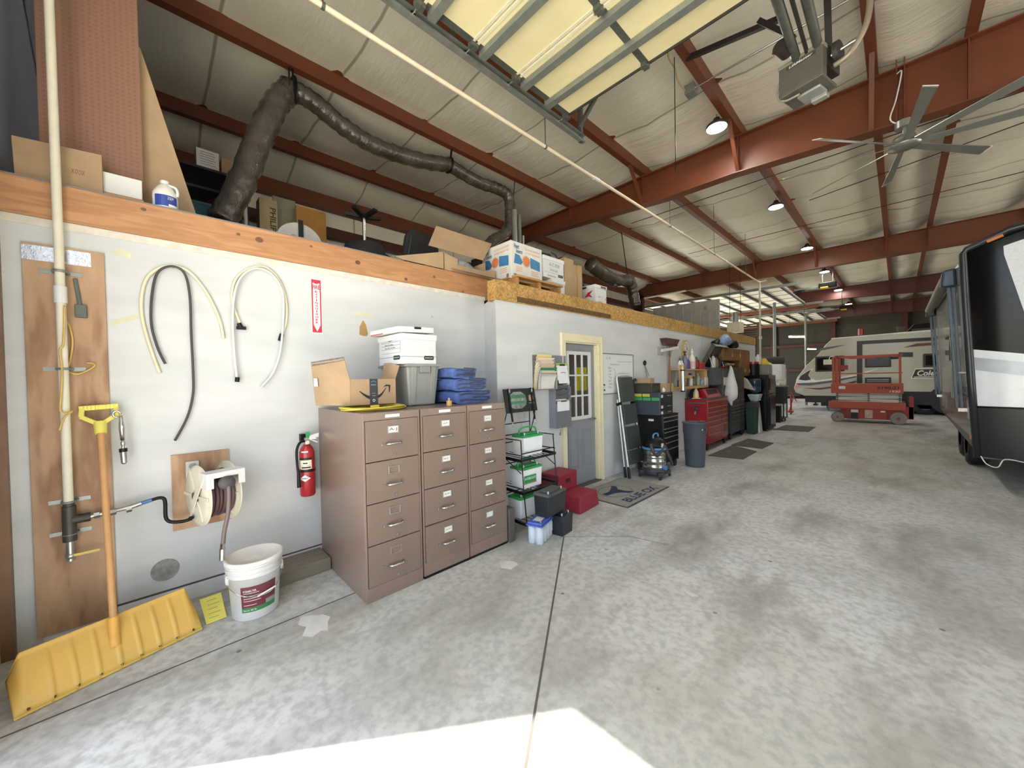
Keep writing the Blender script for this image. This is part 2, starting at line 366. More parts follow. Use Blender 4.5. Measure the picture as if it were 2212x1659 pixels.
for y0, y1 in ((1.5, 6.2), (9.5, 14.5)): wr.box(XR, y0, 4.3, XR+.12, y1, 5.6)  # openings invented in this unseen wall to let daylight in
struct(obj('wall_right', wr, tan))
for z in (4.45, 3.35): struct(obj('girt', MB().box(XE+.12, YE, z, XE+.3, 15.4, z+.18), steel_dark))
# ceiling blanket sagging between purlins, with cross seams
PX = [-3.57, -1.65, .10, 1.73, 3.29, 4.107, 5.7, 7.3, 8.9, 10.5]
xs = [XE]+PX+[XR]
cx = []
for a, b_ in zip(xs[:-1], xs[1:]): cx += [(a+(b_-a)*t/7, t/7) for t in range(7)]
cx.append((XR, 0))
ys = []; y = YE
while y < YF: ys.append(y); y += .11
ys.append(YF)
RY = [7.0, 15.3, 22.8]
cb = MB()
def zceil(x, y, t, seam):
    near = min(abs(y-r) for r in RY); s_ = math.sin(math.pi*t)
    z = ZC-.085*s_+.035*seam*max(0, s_)**.5-.02*math.sin(x*9+y*2.3)*s_-.05*math.exp(-(near/.5)**2)*s_
    return z-((PX[0]-x)/(PX[0]-XE)*.35 if x < PX[0] else 0)
for y in ys:
    sy = (y % 1.28); seam = math.exp(-((sy-.64)/.06)**2)
    for x, t in cx:
        cb.v.append(V((x, y, zceil(x, y, t, seam))))
nx = len(cx)
for i in range(len(ys)-1):
    for j in range(nx-1): a = i*nx+j; cb.f.append([a, a+nx, a+nx+1, a+1]); cb.m.append(0); cb.s.append(True)
struct(obj('ceiling', cb, insul))
struct(obj('roof_deck', MB().box(XE-.3, YE-.3, 5.75, XR+.3, YF+.3, 5.9), galv_dark))
def zpurlin(x, y0, y1, mat=steel_red):
    m = MB().box(x+.085, y0, ZP, x+.10, y1, ZC+.03).box(x, y0, ZP, x+.10, y1, ZP+.012).box(x, y0, ZP, x+.008, y1, ZP+.03).box(x+.1, y0, ZC-.01, x+.17, y1, ZC+.02)
    return struct(obj('purlin', m, mat))
for x in PX: zpurlin(x, YE, YF)
struct(obj('eave_strut', MB().box(XE+.10, YE, 5.0, XE+.28, YF, 5.26), steel_red))
# main frames: tapered rafters, stiffeners, columns
def rafter(y, pts, mat):
    """pts: (x, z of the underside)"""
    m = MB(); lo = [(x, z) for x, z in pts]
    poly = [V((x, y-.008, z)) for x, z in lo]+[V((lo[-1][0], y-.008, ZP-.01)), V((lo[0][0], y-.008, ZP-.01))]
    m.prism(poly, (0, .016, 0))
    for (xa, za), (xb, zb) in zip(lo[:-1], lo[1:]): m.bar((xa, y, za), (xb, y, zb), .20, .016)
    m.box(lo[0][0], y-.1, ZP-.016, lo[-1][0], y+.1, ZP)
    for x in PX:
        if x < lo[0][0] or x > lo[-1][0]: continue
        z = next(za+(zb-za)*(x-xa)/(xb-xa) for (xa, za), (xb, zb) in zip(lo[:-1], lo[1:]) if xa <= x <= xb)
        m.box(x+.03, y-.085, z, x+.04, y+.085, ZP)
    return struct(obj('rafter', m, mat))
rafter(RY[0], [(-4.4, 5.06), (-2.4, 5.04), (.55, 4.83), (1.7, 4.82), (3.8, 4.68), (4.6, 4.66), (7.5, 4.7), (11.4, 4.95)], steel_red)
rafter(RY[1], [(-4.4, 4.86), (-.1, 4.86), (6.0, 4.79), (11.4, 4.9)], steel_red)
rafter(RY[2], [(-4.4, 4.9), (2.0, 4.88), (5.2, 4.7), (11.4, 4.85)], steel_dark)
rafter(29.6, [(-4.4, 4.8), (3.0, 4.75), (6.0, 4.6), (11.4, 4.8)], steel_dark)
for y in RY+[29.6]:
    m = MB().box(XE+.15, y-.008, 0, XE+.55, y+.008, 5.0).box(XE+.15, y-.1, 0, XE+.165, y+.1, 5.2).box(XE+.54, y-.1, 0, XE+.555, y+.1, 5.0)
    struct(obj('steel_column', m, steel_dark))
# fly braces from purlin down to the rafter's lower flange
for y, zb in ((RY[0], (4.83, 4.81, 4.70)), (RY[1], (4.86, 4.85, 4.82))):
    for x, z in zip((PX[2], PX[3], PX[4]), zb):
        for sgn in (-1,):
            struct(obj('fly_brace', MB().bar((x+.06, y+sgn*.62, ZP+.02), (x+.03, y+sgn*.06, z+.03), .05, .05), steel_red))
for x in (3.55, 3.62): struct(obj('rafter_bolt_plate', MB().box(x, RY[0]-.09, 4.68, x+.012, RY[0]+.09, 5.5), steel_red))
# galvanised edge of the blanket along two purlins, beyond the first frame
for x, y0, y1 in ((PX[2], 7.2, 14.9), (PX[1], 8.2, 15.0)):
    struct(obj('blanket_edge', MB().box(x-.03, y0, ZP+.02, x-.008, y1, ZP+.07), M('blanket_lip', '#e9e6dc', .35)))
for (a, c) in (((-1, 8.6, 5.3), (8, 8.6, 5.3)), ((-1, 12.2, 5.33), (8, 12.2, 5.33)), ((2.2, 10.6, 5.36), (8, 9.0, 5.36))):
    struct(obj('sag_rod', MB().cyl(a, c, .008, n=6), steel_dark))
# ------------------------------------------------------------------ light
wd = bpy.data.worlds.new('world'); SC.world = wd; wd.use_nodes = True
N, L = wd.node_tree.nodes, wd.node_tree.links
sky = N.new('ShaderNodeTexSky'); sky.sky_type = 'NISHITA'; sky.sun_disc = False; sky.sun_elevation = math.radians(60); sky.sun_rotation = math.radians(216)
hs = N.new('ShaderNodeHueSaturation'); hs.inputs['Saturation'].default_value = .45; L.new(sky.outputs[0], hs.inputs['Color'])
bg = N['Background']; L.new(hs.outputs[0], bg.inputs[0]); bg.inputs[1].default_value = SKY = .43
sl = bpy.data.lights.new('sun', 'SUN'); so = bpy.data.objects.new('sun', sl); COL.objects.link(so)
sl.energy = 15.0; sl.angle = math.radians(.7); sl.color = (1, .93, .79)
sd = V((.588*.5, .81*.5, -.866)); so.rotation_euler = sd.to_track_quat('-Z', 'Y').to_euler(); so.location = (0, -8, 12)
ol = bpy.data.lights.new('office_fill', 'AREA'); oo = bpy.data.objects.new('office_fill', ol); COL.objects.link(oo); ol.energy = 22; ol.size = .8; oo.location = (-.9, 4.6, 2.40)  # added fill lamp, no fitting seen, brightens the office behind the glass
SC.view_settings.view_transform = 'Standard'; SC.view_settings.look = 'None'; SC.view_settings.gamma = 1
SC.view_settings.use_curve_mapping = False; SC.view_settings.exposure = .9
SC.cycles.max_bounces = 10; SC.cycles.diffuse_bounces = 7; SC.cycles.transparent_max_bounces = 8
SC.cycles.sample_clamp_indirect = 6
# ================================================================== THINGS ON THE NEAR WHITE WALL
EX, EYV, EZ = V((1, 0, 0)), V((0, 1, 0)), V((0, 0, 1))
def W(px, py, x=.0): return HX(px, py, x)
# backer board with foil tape
t = thing('backer_board', 'tall brown plywood board on the white wall behind the white air pipe', 'board', (0, -.36, .06))
obj('panel', MB().box(.0005, -.525, .06, .018, -.198, 2.405), ply, t, .002)
obj('foil_tape', MB().box(.018, -.525, 2.305, .0195, -.255, 2.392), M('foil_tape', '#c6c8cc', .25, .9, .12, 30, .4, 40), t)
# air pipe coming down the board
px_ = .075; py_ = -.378
t = thing('air_pipe', 'white plastic air pipe strapped upright on the brown plywood board', 'pipe', (px_, py_, .55))
obj('pipe', MB().cyl((px_, py_, .80), (px_, py_, 5.40), .021, n=18), offwhite, t)
obj('coupling', MB().cyl((px_, py_, 2.055), (px_, py_, 2.155), .027, n=18), white, t)
for z in (2.245, 1.66, .855, .66):
    m = MB().box(.0183, py_-.085, z-.012, .022, py_+.085, z+.012)
    m.tube([(.022, py_-.03, z)]+[(px_+.024*math.cos(a), py_+.026*math.sin(a), z) for a in [math.pi*(-.5+k/8) for k in range(9)]]+[(.022, py_+.03, z)], .007, 6)
    obj('pipe_strap', m, galv, t)
iron = M('black_iron', '#4b4845', .5, .5, .1)
obj('tee_fitting', MB().cyl((px_, py_, .62), (px_, py_, .83), .03, n=16).cyl((px_, py_, .745), (px_, py_+.085, .745), .027, n=16).cyl((px_, py_, .83), (px_, py_, .86), .024, n=16), iron, t)
m = MB().cyl((px_, py_+.085, .745), (px_, py_+.26, .76), .013, n=12)
for y in (.10, .17, .24): m.cyl((px_, py_+y, .746), (px_, py_+y+.025, .748), .02, n=6, sm=False)
obj('hose_fitting', m, brushed, t)
obj('drain_valve', MB().cyl((px_, py_, .50), (px_, py_, .62), .018, n=12).ball((px_, py_, .53), .024), brushed, t)
obj('valve_handle', MB().box(px_+.01, py_+.01, .525, px_+.018, py_+.12, .54), M('brass_yellow', '#b9a258', .4, .3), t)
# conduit box with yellow straps beside the pipe
t = thing('pull_switch', 'short grey metal conduit piece beside the upper white pipe', 'conduit', (.03, py_+.06, 1.97))
obj('body', MB().bar((.03, py_+.055, 2.22), (.03, py_+.075, 2.02), .018, .018).box(.018, py_+.05, 1.98, .045, py_+.10, 2.06), galv_dark, t, .003)
strapm = M('yellow_webbing', '#c9ab5e', .75, 0, .12, 20)
def tubeW(pix, x, r, k=6, n=6): return MB().tube(spline([W(a, c, x) for a, c in pix], k), r, n)
o = obj('webbing_strap', tubeW([(141, 655), (142, 690), (150, 705), (157, 740), (151, 780), (146, 800), (166, 808), (190, 800), (204, 790), (200, 785), (187, 784)], .035, .005), strapm)
tag(o, 'thin yellow webbing strap looping right of the white pipe on the board', 'strap')
o = obj('webbing_strap', tubeW([(140, 660), (139, 700), (136, 745), (129, 757), (134, 800), (132, 850), (130, 885), (140, 893), (157, 888), (150, 893), (137, 905), (128, 930)], .112, .005), strapm)
tag(o, 'thin yellow webbing strap hanging down the front of the white pipe', 'strap')
# tubing looped over nails
cream = M('cream_tubing', '#d9d1b3', .35, 0, .06, coat=.2)
t = thing('vinyl_tube', 'cream vinyl tube hung in a wide arch around the black hose', 'tube', W(360, 577, .012), 'tubing looped on the white wall')
obj('tube', tubeW([(345, 806), (326, 755), (308, 690), (306, 640), (318, 600), (345, 579), (378, 575), (412, 590), (448, 635), (474, 690), (483, 731)], .012, .0105, 6, 8), cream, t)
obj('nail', MB().cyl(W(375, 578, .0), W(375, 578, .03), .004, n=6), galv_dark, t)
o = obj('black_hose', tubeW([(357, 786), (340, 750), (327, 700), (328, 640), (340, 590), (370, 575), (398, 590), (410, 640), (413, 720), (417, 800), (417, 850), (405, 900), (378, 952)], .028, .0075, 6, 8), M('hose_rubber', '#403f3f', .55))
tag(o, 'black rubber hose hanging in a narrow arch inside the cream tube', 'hose', 'tubing looped on the white wall')
t = thing('vinyl_tube', 'cream vinyl tube with two black end fittings, looped right of the black hose', 'tube', W(560, 577, .012), 'tubing looped on the white wall')
obj('tube', tubeW([(520, 702), (504, 660), (502, 625), (515, 595), (545, 578), (575, 578), (603, 605), (618, 650), (618, 695), (608, 725)], .014, .0095, 6, 8), cream, t)
m = MB().cyl(W(516, 698, .014), W(521, 708, .014), .016, n=10).box(*(W(521, 708, .014)-V((.012, .03, .014))), *(W(521, 708, .014)+V((.012, .03, .010))))
obj('plug', m, black, t); obj('plug', MB().cyl(W(609, 722, .014), W(604, 736, .014), .017, .014, n=10), black, t)
t = thing('braided_tube', 'clear braided tube with a black cap, hung behind the cream tube at right', 'tube', W(560, 577, .03), 'tubing looped on the white wall')
obj('tube', tubeW([(512, 818), (506, 760), (503, 700), (506, 640), (520, 600), (550, 580), (585, 590), (610, 630), (612, 690), (605, 760), (590, 805), (563, 838)], .034, .0085, 6, 8), M('braided_vinyl', '#d4d5d2', .3, 0, .05, coat=.3), t)
obj('cap', MB().cyl(W(513, 815, .034), W(512, 825, .034), .015, n=8), black, t)
# fire extinguisher sign
sc = W(684, 661, .004); sy0, sy1, sz0, sz1 = 1.018, 1.108, 1.975, 2.462
signw = M('sign_white', '#e7e2df', .45, 0, .03); signr = M('sign_red', '#c2283c', .45, 0, .06)
t = thing('wall_sign', 'tall narrow red and white FIRE EXTINGUISHER sign with a down arrow', 'sign', (.004, (sy0+sy1)/2, sz0))
obj('plate', MB().box(.001, sy0, sz0, .004, sy1, sz1), signw, t)
ym = (sy0+sy1)/2; hw = (sy1-sy0)/2
q = lambda y, z: V((.0046, ym+y*hw, z))
m = MB().poly([q(-.86, sz0+.012), q(-.86, sz1-.02), q(-.62, sz1-.02), q(-.62, sz0+.012)])
m.poly([q(.62, sz0+.012), q(.62, sz1-.02), q(.86, sz1-.02), q(.86, sz0+.012)])
m.poly([q(-.86, sz1-.035), q(-.86, sz1-.012), q(.86, sz1-.012), q(.86, sz1-.035), q(0, sz1-.05)])
m.poly([q(-.86, sz0+.012), q(-.86, sz0+.10), q(0, sz0+.02), q(.86, sz0+.10), q(.86, sz0+.012)])
obj('arrow_border', m, signr, t)
text(t, 'FIRE', (.0046, ym, sz1-.078), EYV, EZ, .036, signr, width=.062, bold=.03)
for i, ch in enumerate('EXTINGUISHER'): text(t, ch, (.0046, ym, sz1-.118-.0245*i), EYV, EZ, .018, signr, width=.008 if ch == 'I' else .021, bold=.03)
# torn wall covering and cover plate over the old pipe hole
tear = M('torn_paper', '#a98757', .85)
m = MB().poly([W(a, c, .001) for a, c in [(776, 723), (777, 706), (783, 693), (786, 693), (791, 703), (795, 721), (793, 726), (786, 726)]])
o = obj('wall_tear', m, tear); o['kind'] = 'structure'
m = MB()
for p in ([(763, 676), (775, 674), (806, 680), (804, 683), (768, 681)], [(240, 545), (262, 536), (284, 549), (281, 560), (262, 552)], [(238, 693), (300, 678), (298, 688), (245, 704)]): m.poly([W(a, c, .0008) for a, c in p])
o = obj('glue_mark', m, M('old_glue', '#cbc9ab', .7)); o['kind'] = 'structure'
o = obj('hole_cover', MB().cyl((.0, .036, .262), (.006, .036, .262), .074, n=32), M('spotted_grey', '#8d8c88', .7, 0, .25, 30))
tag(o, 'round mottled grey cover plate low on the white wall', 'cover plate')
# hose reel on its plywood square
rc = V((.25, .255, .80))
t = thing('plywood_square', 'small square plywood board on the wall behind the hose reel', 'board', (.01, .245, .53))
a, b_, c, d = W(367, 986, .002), W(497, 965, .002), W(496, 1111, .002), W(374, 1140, .002)
obj('panel', MB().prism([(.001, .085, .52), (.001, .41, .52), (.001, .41, 1.055), (.001, .085, 1.055)], (.016, 0, 0)), ply, t)
ivory = M('ivory_enamel', '#d5d0bc', .4, 0, .07)
t = thing('hose_reel', 'ivory steel air hose reel on the small plywood square', 'hose reel', (.018, .25, .60))
obj('wall_bracket', MB().box(.018, .16, .70, .032, .235, 1.0).box(.032, .17, .80, .16, .235, .92), M('bracket_grey', '#b9bab6', .45, .2), t, .004)
for z in (.74, .965): obj('bolt', MB().cyl((.032, .195, z), (.045, .195, z), .02, n=6, sm=False), galv, t)
RR = .205
RW = Matrix.Translation((.12, .24, 0)) @ Matrix.Rotation(math.radians(15), 4, 'Z') @ Matrix.Translation((-.12, -.25, 0))
for y0, nm in ((.165, 1), (.335, 2)):
    m = MB()
    prof = [(.08, 0), (RR-.03, .0), (RR-.012, .012), (RR, .010), (RR, .016), (RR-.014, .020), (.08, .008)]
    m.lathe([(.03, .004)]+prof, (rc.x+.02, y0, rc.z), (0, 1, 0), 40)
    for k in range(6):
        an = k*math.pi/3; e = V((math.cos(an), 0, math.sin(an)))
        m.bar(V((rc.x+.02, y0-.003, rc.z))+e*.04, V((rc.x+.02, y0-.003, rc.z))+e*(RR-.02), .02, .006, 0, (0, 1, 0))
    obj('side_disc', m.xf(RW), ivory, t)
hosem = M('dark_red_hose', '#5a3f42', .5, 0, .12, 6)
m = MB()
for k in range(7):
    y = .185+.0225*k
    for rr in ((.145, .122) if k % 2 else (.150, .126)):
        m.tube([(rc.x+.02+rr*math.cos(an), y, rc.z+rr*math.sin(an)) for an in [2*math.pi*i/36 for i in range(36)]], .0115, 8, closed=True)
obj('wound_hose', m.xf(RW), hosem, t)
obj('hub', MB().cyl((rc.x+.02, .15, rc.z), (rc.x+.02, .37, rc.z), .03, n=16).xf(RW), galv_dark, t)
m = MB().box(rc.x+.10, .155, .955, rc.x+.215, .375, .97).box(rc.x+.205, .155, .87, rc.x+.217, .195, .97).box(rc.x+.205, .335, .87, rc.x+.217, .375, .97).box(rc.x+.205, .195, .935, rc.x+.217, .335, .97).box(rc.x+.10, .155, .87, rc.x+.215, .165, .97).box(rc.x+.10, .365, .87, rc.x+.215, .375, .97)
obj('roller_guide', m.xf(RW), white, t, .003)
for y in (.152, .379): obj('guide_arm', MB().bar((rc.x+.16, y, .95), (rc.x+.0, y, .74), .006, .045, 0, (1, 0, 1)).xf(RW), ivory, t)
obj('rubber_stopper', MB().ball((rc.x+.225, .262, .895), (.035, .05, .045)).xf(RW), M('stopper_rubber', '#4a4848', .7), t)
m = MB().tube(spline([(rc.x+.235, .262, .90), (rc.x+.25, .262, .84), (rc.x+.245, .255, .70), (rc.x+.235, .235, .58), (rc.x+.235, .225, .50)], 6), .0125, 10)
obj('hose_end', m.xf(RW), M('hose_brown', '#6b5f5b', .5), t)
obj('quick_coupler', MB().cyl((rc.x+.235, .225, .505), (rc.x+.235, .222, .47), .015, n=6, sm=False).cyl((rc.x+.235, .222, .47), (rc.x+.235, .219, .40), .017, n=14).xf(RW), chrome, t)
pp = V((px_, py_+.26, .76))
m = MB().tube(spline([pp+V((0, .09, .020)), pp+V((.0, .16, .015)), W(360, 1122, .10), W(390, 1127, .12), W(420, 1118, .15), (rc.x+.02, .165, .66)], 6), .011, 8)
t2 = thing('feed_hose', 'short black feed hose sagging between the pipe tee and the hose reel', 'hose', pp)
obj('hose', m, black, t2)
obj('coupling', MB().cyl(pp, pp+V((0, .05, .012)), .015, n=10), brushed, t2); obj('blue_sleeve', MB().cyl(pp+V((0, .05, .012)), pp+V((0, .10, .022)), .0125, n=10), M('blue_sleeve', '#4b6fa8', .4), t2)
# fire extinguisher on its hook
ex, ey = .10, .925
t = thing('fire_extinguisher', 'red fire extinguisher on the wall beside the nearest filing cabinet', 'fire extinguisher', (ex, ey, .61))
R_ = .058
obj('cylinder', MB().lathe([(.03, .615), (R_-.006, .60), (R_, .612), (R_, .965), (R_-.012, 1.0), (.03, 1.022), (.022, 1.03)], (ex, ey, 0), n=28), redp, t)
def wrap(r, z0, z1, a0, a1, c=(ex, ey), n=10):
    m = MB()
    for i in range(n):
        p = [a0+(a1-a0)*k/n for k in (i, i+1)]
        m.add([(c[0]+r*math.cos(x), c[1]+r*math.sin(x), z) for x in p for z in (z0, z1)], [(0, 2, 3, 1)], 0, True)
    return m
obj('instruction_label', wrap(R_+.0008, .83, .925, -1.35, .35), M('label_cream', '#dfe0c9', .5, 0, .1, 90), t)
obj('label_header', wrap(R_+.0012, .905, .925, -1.35, .35), ink, t)
m = wrap(R_+.0012, .86, .862, -1.1, .2); m2 = wrap(R_+.0012, .875, .885, -.8, -.2); m.add(m2.v, m2.f, 0, True); m2 = wrap(R_+.0012, .838, .850, -1.0, .2); m.add(m2.v, m2.f, 0, True)
obj('label_print', m, ink, t)
obj('retaining_band', MB().cyl((ex, ey, .805), (ex, ey, .825), R_+.003, n=28), black, t)
obj('name_strip', wrap(R_+.001, .968, .980, -1.0, -.1), white, t)
an = -.55; tdir = V((math.cos(an), math.sin(an), 0)); rdir = V((-tdir.y, tdir.x, 0))
c0 = V((ex, ey, .755))+tdir*(R_+.003)
m = MB().poly([c0+rdir*-.042, c0+EZ*.028, c0+rdir*.042, c0-EZ*.028]); obj('diamond_badge', m, white, t)
text(t, 'AMEREX', c0+tdir*.001, rdir, EZ, .011, ink, width=.05)
obj('valve_head', MB().cyl((ex, ey, 1.03), (ex, ey, 1.065), .02, n=12).box(ex-.02, ey-.015, 1.06, ex+.02, ey+.02, 1.085).cyl((ex+.02, ey, 1.05), (ex+.045, ey-.005, 1.05), .017, n=12), brushed, t)
obj('carry_handle', MB().bar((ex, ey, 1.085), (ex+.02, ey+.08, 1.04), .022, .008).bar((ex, ey, 1.075), (ex+.02, ey+.07, 1.075), .022, .008), brushed, t)
obj('discharge_hose', MB().tube(spline([(ex+.01, ey-.02, 1.06), (ex+.03, ey-.06, 1.05), (ex+.04, ey-.085, .99), (ex+.045, ey-.085, .88), (ex+.045, ey-.078, .80)], 6), .010, 8), black, t)
obj('nozzle', MB().cyl((ex+.045, ey-.078, .81), (ex+.045, ey-.076, .69), .012, .016, n=12), black, t)
obj('hook', MB().box(.0, ey-.03, 1.05, .05, ey+.01, 1.11), black, t)
obj('seal_tag', MB().box(ex+.02, ey-.01, 1.085, ex+.022, ey+.02, 1.135), greenp, t)
obj('inspection_tag', MB().prism([(ex+.03, ey+.01, 1.075), (ex+.03, ey+.085, 1.085), (ex+.03, ey+.09, 1.12), (ex+.03, ey+.02, 1.105)], (.001, 0, 0)), paper, t)
# timber at the foot of the wall
o = obj('timber_block', MB().box(.02, .55, .0, .30, 1.03, .10).xf(Matrix.Identity(4)), wood('weathered_wood', '#8a8373', '#5f594c', (1, .3, 2), 5), bev=.006)
tag(o, 'weathered grey timber block lying between the white pail and the filing cabinet', 'timber')
# pail
pc = V((.50, .475, 0))
t = thing('pail', 'white plastic pail of ice melter with a maroon label and lid', 'pail', pc)
prof = [(.125, .0), (.132, .008), (.150, .285), (.160, .287), (.160, .295), (.152, .297), (.153, .315), (.163, .317), (.163, .325), (.154, .327), (.155, .345), (.165, .347), (.165, .362)]
obj('bucket', MB().lathe(prof, pc, n=40), white, t)
obj('lid', MB().lathe([(.160, .358), (.168, .360), (.168, .385), (.160, .390), (.150, .388), (.148, .376), (.02, .374), (.004, .380)], pc, n=40), M('lid_white', '#dddad3', .5, 0, .05), t)
def pw(z0, z1, a0, a1, off=.0012, n=14):
    m = MB(); rr = lambda z: .132+.018*(z-.008)/.277+off
    for i in range(n):
        x0, x1 = a0+(a1-a0)*i/n, a0+(a1-a0)*(i+1)/n
        m.add([(pc.x+rr(z)*math.cos(x), pc.y+rr(z)*math.sin(x), z) for x in (x0, x1) for z in (z0, z1)], [(0, 2, 3, 1)], 0, True)
    return m
A0, A1 = -.72, .72
maroon = M('maroon_label', '#6d3038', .45, 0, .05)
obj('label', pw(.062, .232, A0, A1), maroon, t)
obj('label_stripe', pw(.062, .092, A0, A1, .0016), M('label_green', '#3c7a4b', .45), t)
m = pw(.092, .12, .25, A1, .0016, 8); obj('label_picture', m, M('label_grey', '#8b8f8c', .5, 0, .3, 25), t)
m = MB(); rr = lambda z: .132+.018*(z-.008)/.277+.0018
def ptext(s, z, a, h, w, bold=0):
    d = V((math.cos(a), math.sin(a), 0)); text(t, s, pc+d*(rr(z)+.001)+EZ*z, (-d.y, d.x, 0), EZ, h, white, width=w, bold=bold)
for i, s in enumerate(('ICE', 'MELTER')): ptext(s, .205, -.54+.26*i, .013, .022 if i == 0 else .05, .02)
for i, z in enumerate((.187, .168, .152, .136, .108)): 
    m = pw(z, z+.0035, -.62, -.62+(.6, .75, .55, .68, .5)[i], .0018, 8); obj('label_print', m, white, t)
for i, s in enumerate(('Net wt', '40 lb')): ptext(s, .077, -.52+.28*i, .010, .034, .02)
obj('bail', MB().tube(spline([pc+V((.02, -.165, .25)), pc+V((.13, -.11, .20)), pc+V((.165, 0, .165)), pc+V((.15, .09, .19)), pc+V((.02, .165, .26))], 8), .0022, 6), chrome, t)
obj('grip', MB().cyl(pc+V((.166, -.015, .166)), pc+V((.150, .09, .187)), .006, n=10), white, t)
for s in (-1, 1): obj('bail_ear', MB().box(pc.x-.01, pc.y+s*.155-.008, .24, pc.x+.03, pc.y+s*.155+.008, .30), white, t)
# snow pusher: broad yellow blade on the floor, long handle leaning on the board
bl = [HZ(38, 1549, .0), HZ(438, 1362, .0)]
bl[0] = V((.70, -.50, 0)); bl[1] = V((.50, .19, 0))
along = (bl[1]-bl[0]).normalized(); back = V((-along.y, along.x, 0))
if back.x > 0: back = -back
t = thing('snow_pusher', 'wide yellow snow pusher leaning on the brown board, blade on the floor', 'snow shovel', (bl[0]+bl[1])/2)
m = MB(); ns = 108; npf = 9
prof = [(0.0, 0.0), (.010, .035), (.03, .075), (.055, .115), (.085, .155), (.115, .19), (.14, .215), (.155, .235), (.15, .245)]
for i in range(ns+1):
    u = i/ns; P0 = bl[0].lerp(bl[1], u)
    rib = .012*math.exp(-(((u*9) % 1-.5)/.07)**2) if .06 < u < .94 else 0
    hs = min(1, (.55+u*9) if u < .05 else 1, (.6+(1-u)*9) if u > .955 else 1)
    for (bk, z) in prof: m.v.append(P0+back*(bk*1.0-rib*(1 if .03 < z < .2 else 0))+EZ*(z*hs*1.0+.002))
for i in range(ns):
    for k in range(npf-1): a = i*npf+k; m.f.append([a, a+npf, a+npf+1, a+1]); m.m.append(0); m.s.append(True)
o = obj('blade', m, M('pusher_yellow', '#cfa753', .5, 0, .07, 5), t); s_ = o.modifiers.new('solid', 'SOLIDIFY'); s_.thickness = .005
for i in range(9):
    P0 = bl[0].lerp(bl[1], .06+.88*i/8)-back*.002+EZ*.028; obj('rivet', MB().cyl(P0+back*.012, P0-back*.004, .006, n=8), M('dark_rivet', '#5b4a2b', .5, .4), t)
obj('wear_strip', MB().bar(bl[0]+back*.004+EZ*.010, bl[1]+back*.004+EZ*.010, .016, .014), M('wear_strip', '#cfae55', .6), t)
base = bl[0].lerp(bl[1], .49)+back*.075+EZ*.15
topp = V((.10, -.235, 1.275))
dirh = (topp-base).normalized()
obj('socket', MB().cyl(base-dirh*.04, base+dirh*.11, .026, .021, n=14), M('socket_yellow', '#cf9f45', .5), t)
obj('handle', MB().cyl(base+dirh*.10, topp, .0165, n=14), M('handle_wood', '#b98d5c', .5, 0, .1, 4), t)
side = dirh.cross(V((1, 0, 0))).normalized()
if side.y < 0: side = -side
gt = topp; m = MB()
m.cyl(gt-dirh*.02, gt+dirh*.055, .027, .031, n=12)
for s in (-1, 1): m.bar(gt+dirh*.05+side*s*.015, gt+dirh*.10+side*s*.078, .024, .03, 0, (1, 0, 0)); m.bar(gt+dirh*.095+side*s*.077, gt+dirh*.155+side*s*.072, .024, .03, 0, (1, 0, 0))
m.bar(gt+dirh*.155-side*.085, gt+dirh*.155+side*.085, .03, .034, 0, (1, 0, 0))
for k in range(9): c = gt+dirh*.155+side*(-.064+.016*k); m.box(c.x+.012, c.y-.003, c.z-.012, c.x+.02, c.y+.003, c.z+.012)
obj('d_grip', m, M('grip_yellow', '#d8cf62', .45), t, .004)
# chrome snap hook hanging from the grip
sh = gt+side*.075+dirh*.10+V((.03, 0, 0))
t = thing('snap_hook', 'chrome snap hook hanging from the yellow grip of the snow pusher', 'hook', sh)
m = MB().tube([sh+V((0, .017*math.cos(a), .02*math.sin(a))) for a in [2*math.pi*i/16 for i in range(14)]], .006, 8)
m.tube([sh+V((0, .018, -.01)), sh+V((0, .02, -.09)), sh+V((0, .022, -.17))], .012, 8, rs=[.009, .014, .011])
obj('hook', m, chrome, t)
obj('swivel', MB().ball(sh+V((0, .023, -.19)), (.012, .012, .022)).cyl(sh+V((0, .023, -.2)), sh+V((0, .023, -.225)), .008, n=10), brushed, t)
obj('handle_end', MB().cyl(sh+V((0, .023, -.225)), sh+V((0, .025, -.31)), .018, .015, n=14).ball(sh+V((0, .025, -.31)), .0155), chrome, t)
obj('black_band', MB().cyl(sh+V((0, .023, -.223)), sh+V((0, .0235, -.245)), .0195, n=14), black, t)
# yellow card on the floor behind the blade
a, b_ = V((.462, .215, .002)), V((.455, .32, .002))
m = MB().prism([a, b_, b_+V((-.17, -.01, .10)), a+V((-.17, -.02, .10))], (.003, 0, .003))
t = thing('card', 'small yellow printed card leaning behind the right end of the snow pusher', 'card', a)
obj('sheet', m, M('yellow_card', '#d7cf62', .7, 0, .04), t)
m = MB()
for k in range(5):
    p = a.lerp(b_, .15)+V((-.03-.028*k, 0, .02+.0165*k)); m.bar(p+V((.006, 0, .003)), p+V((.006, .05+.012*(k % 2), .003)), .002, .001)
obj('print', m, M('card_print', '#6d6f3a', .8), t)
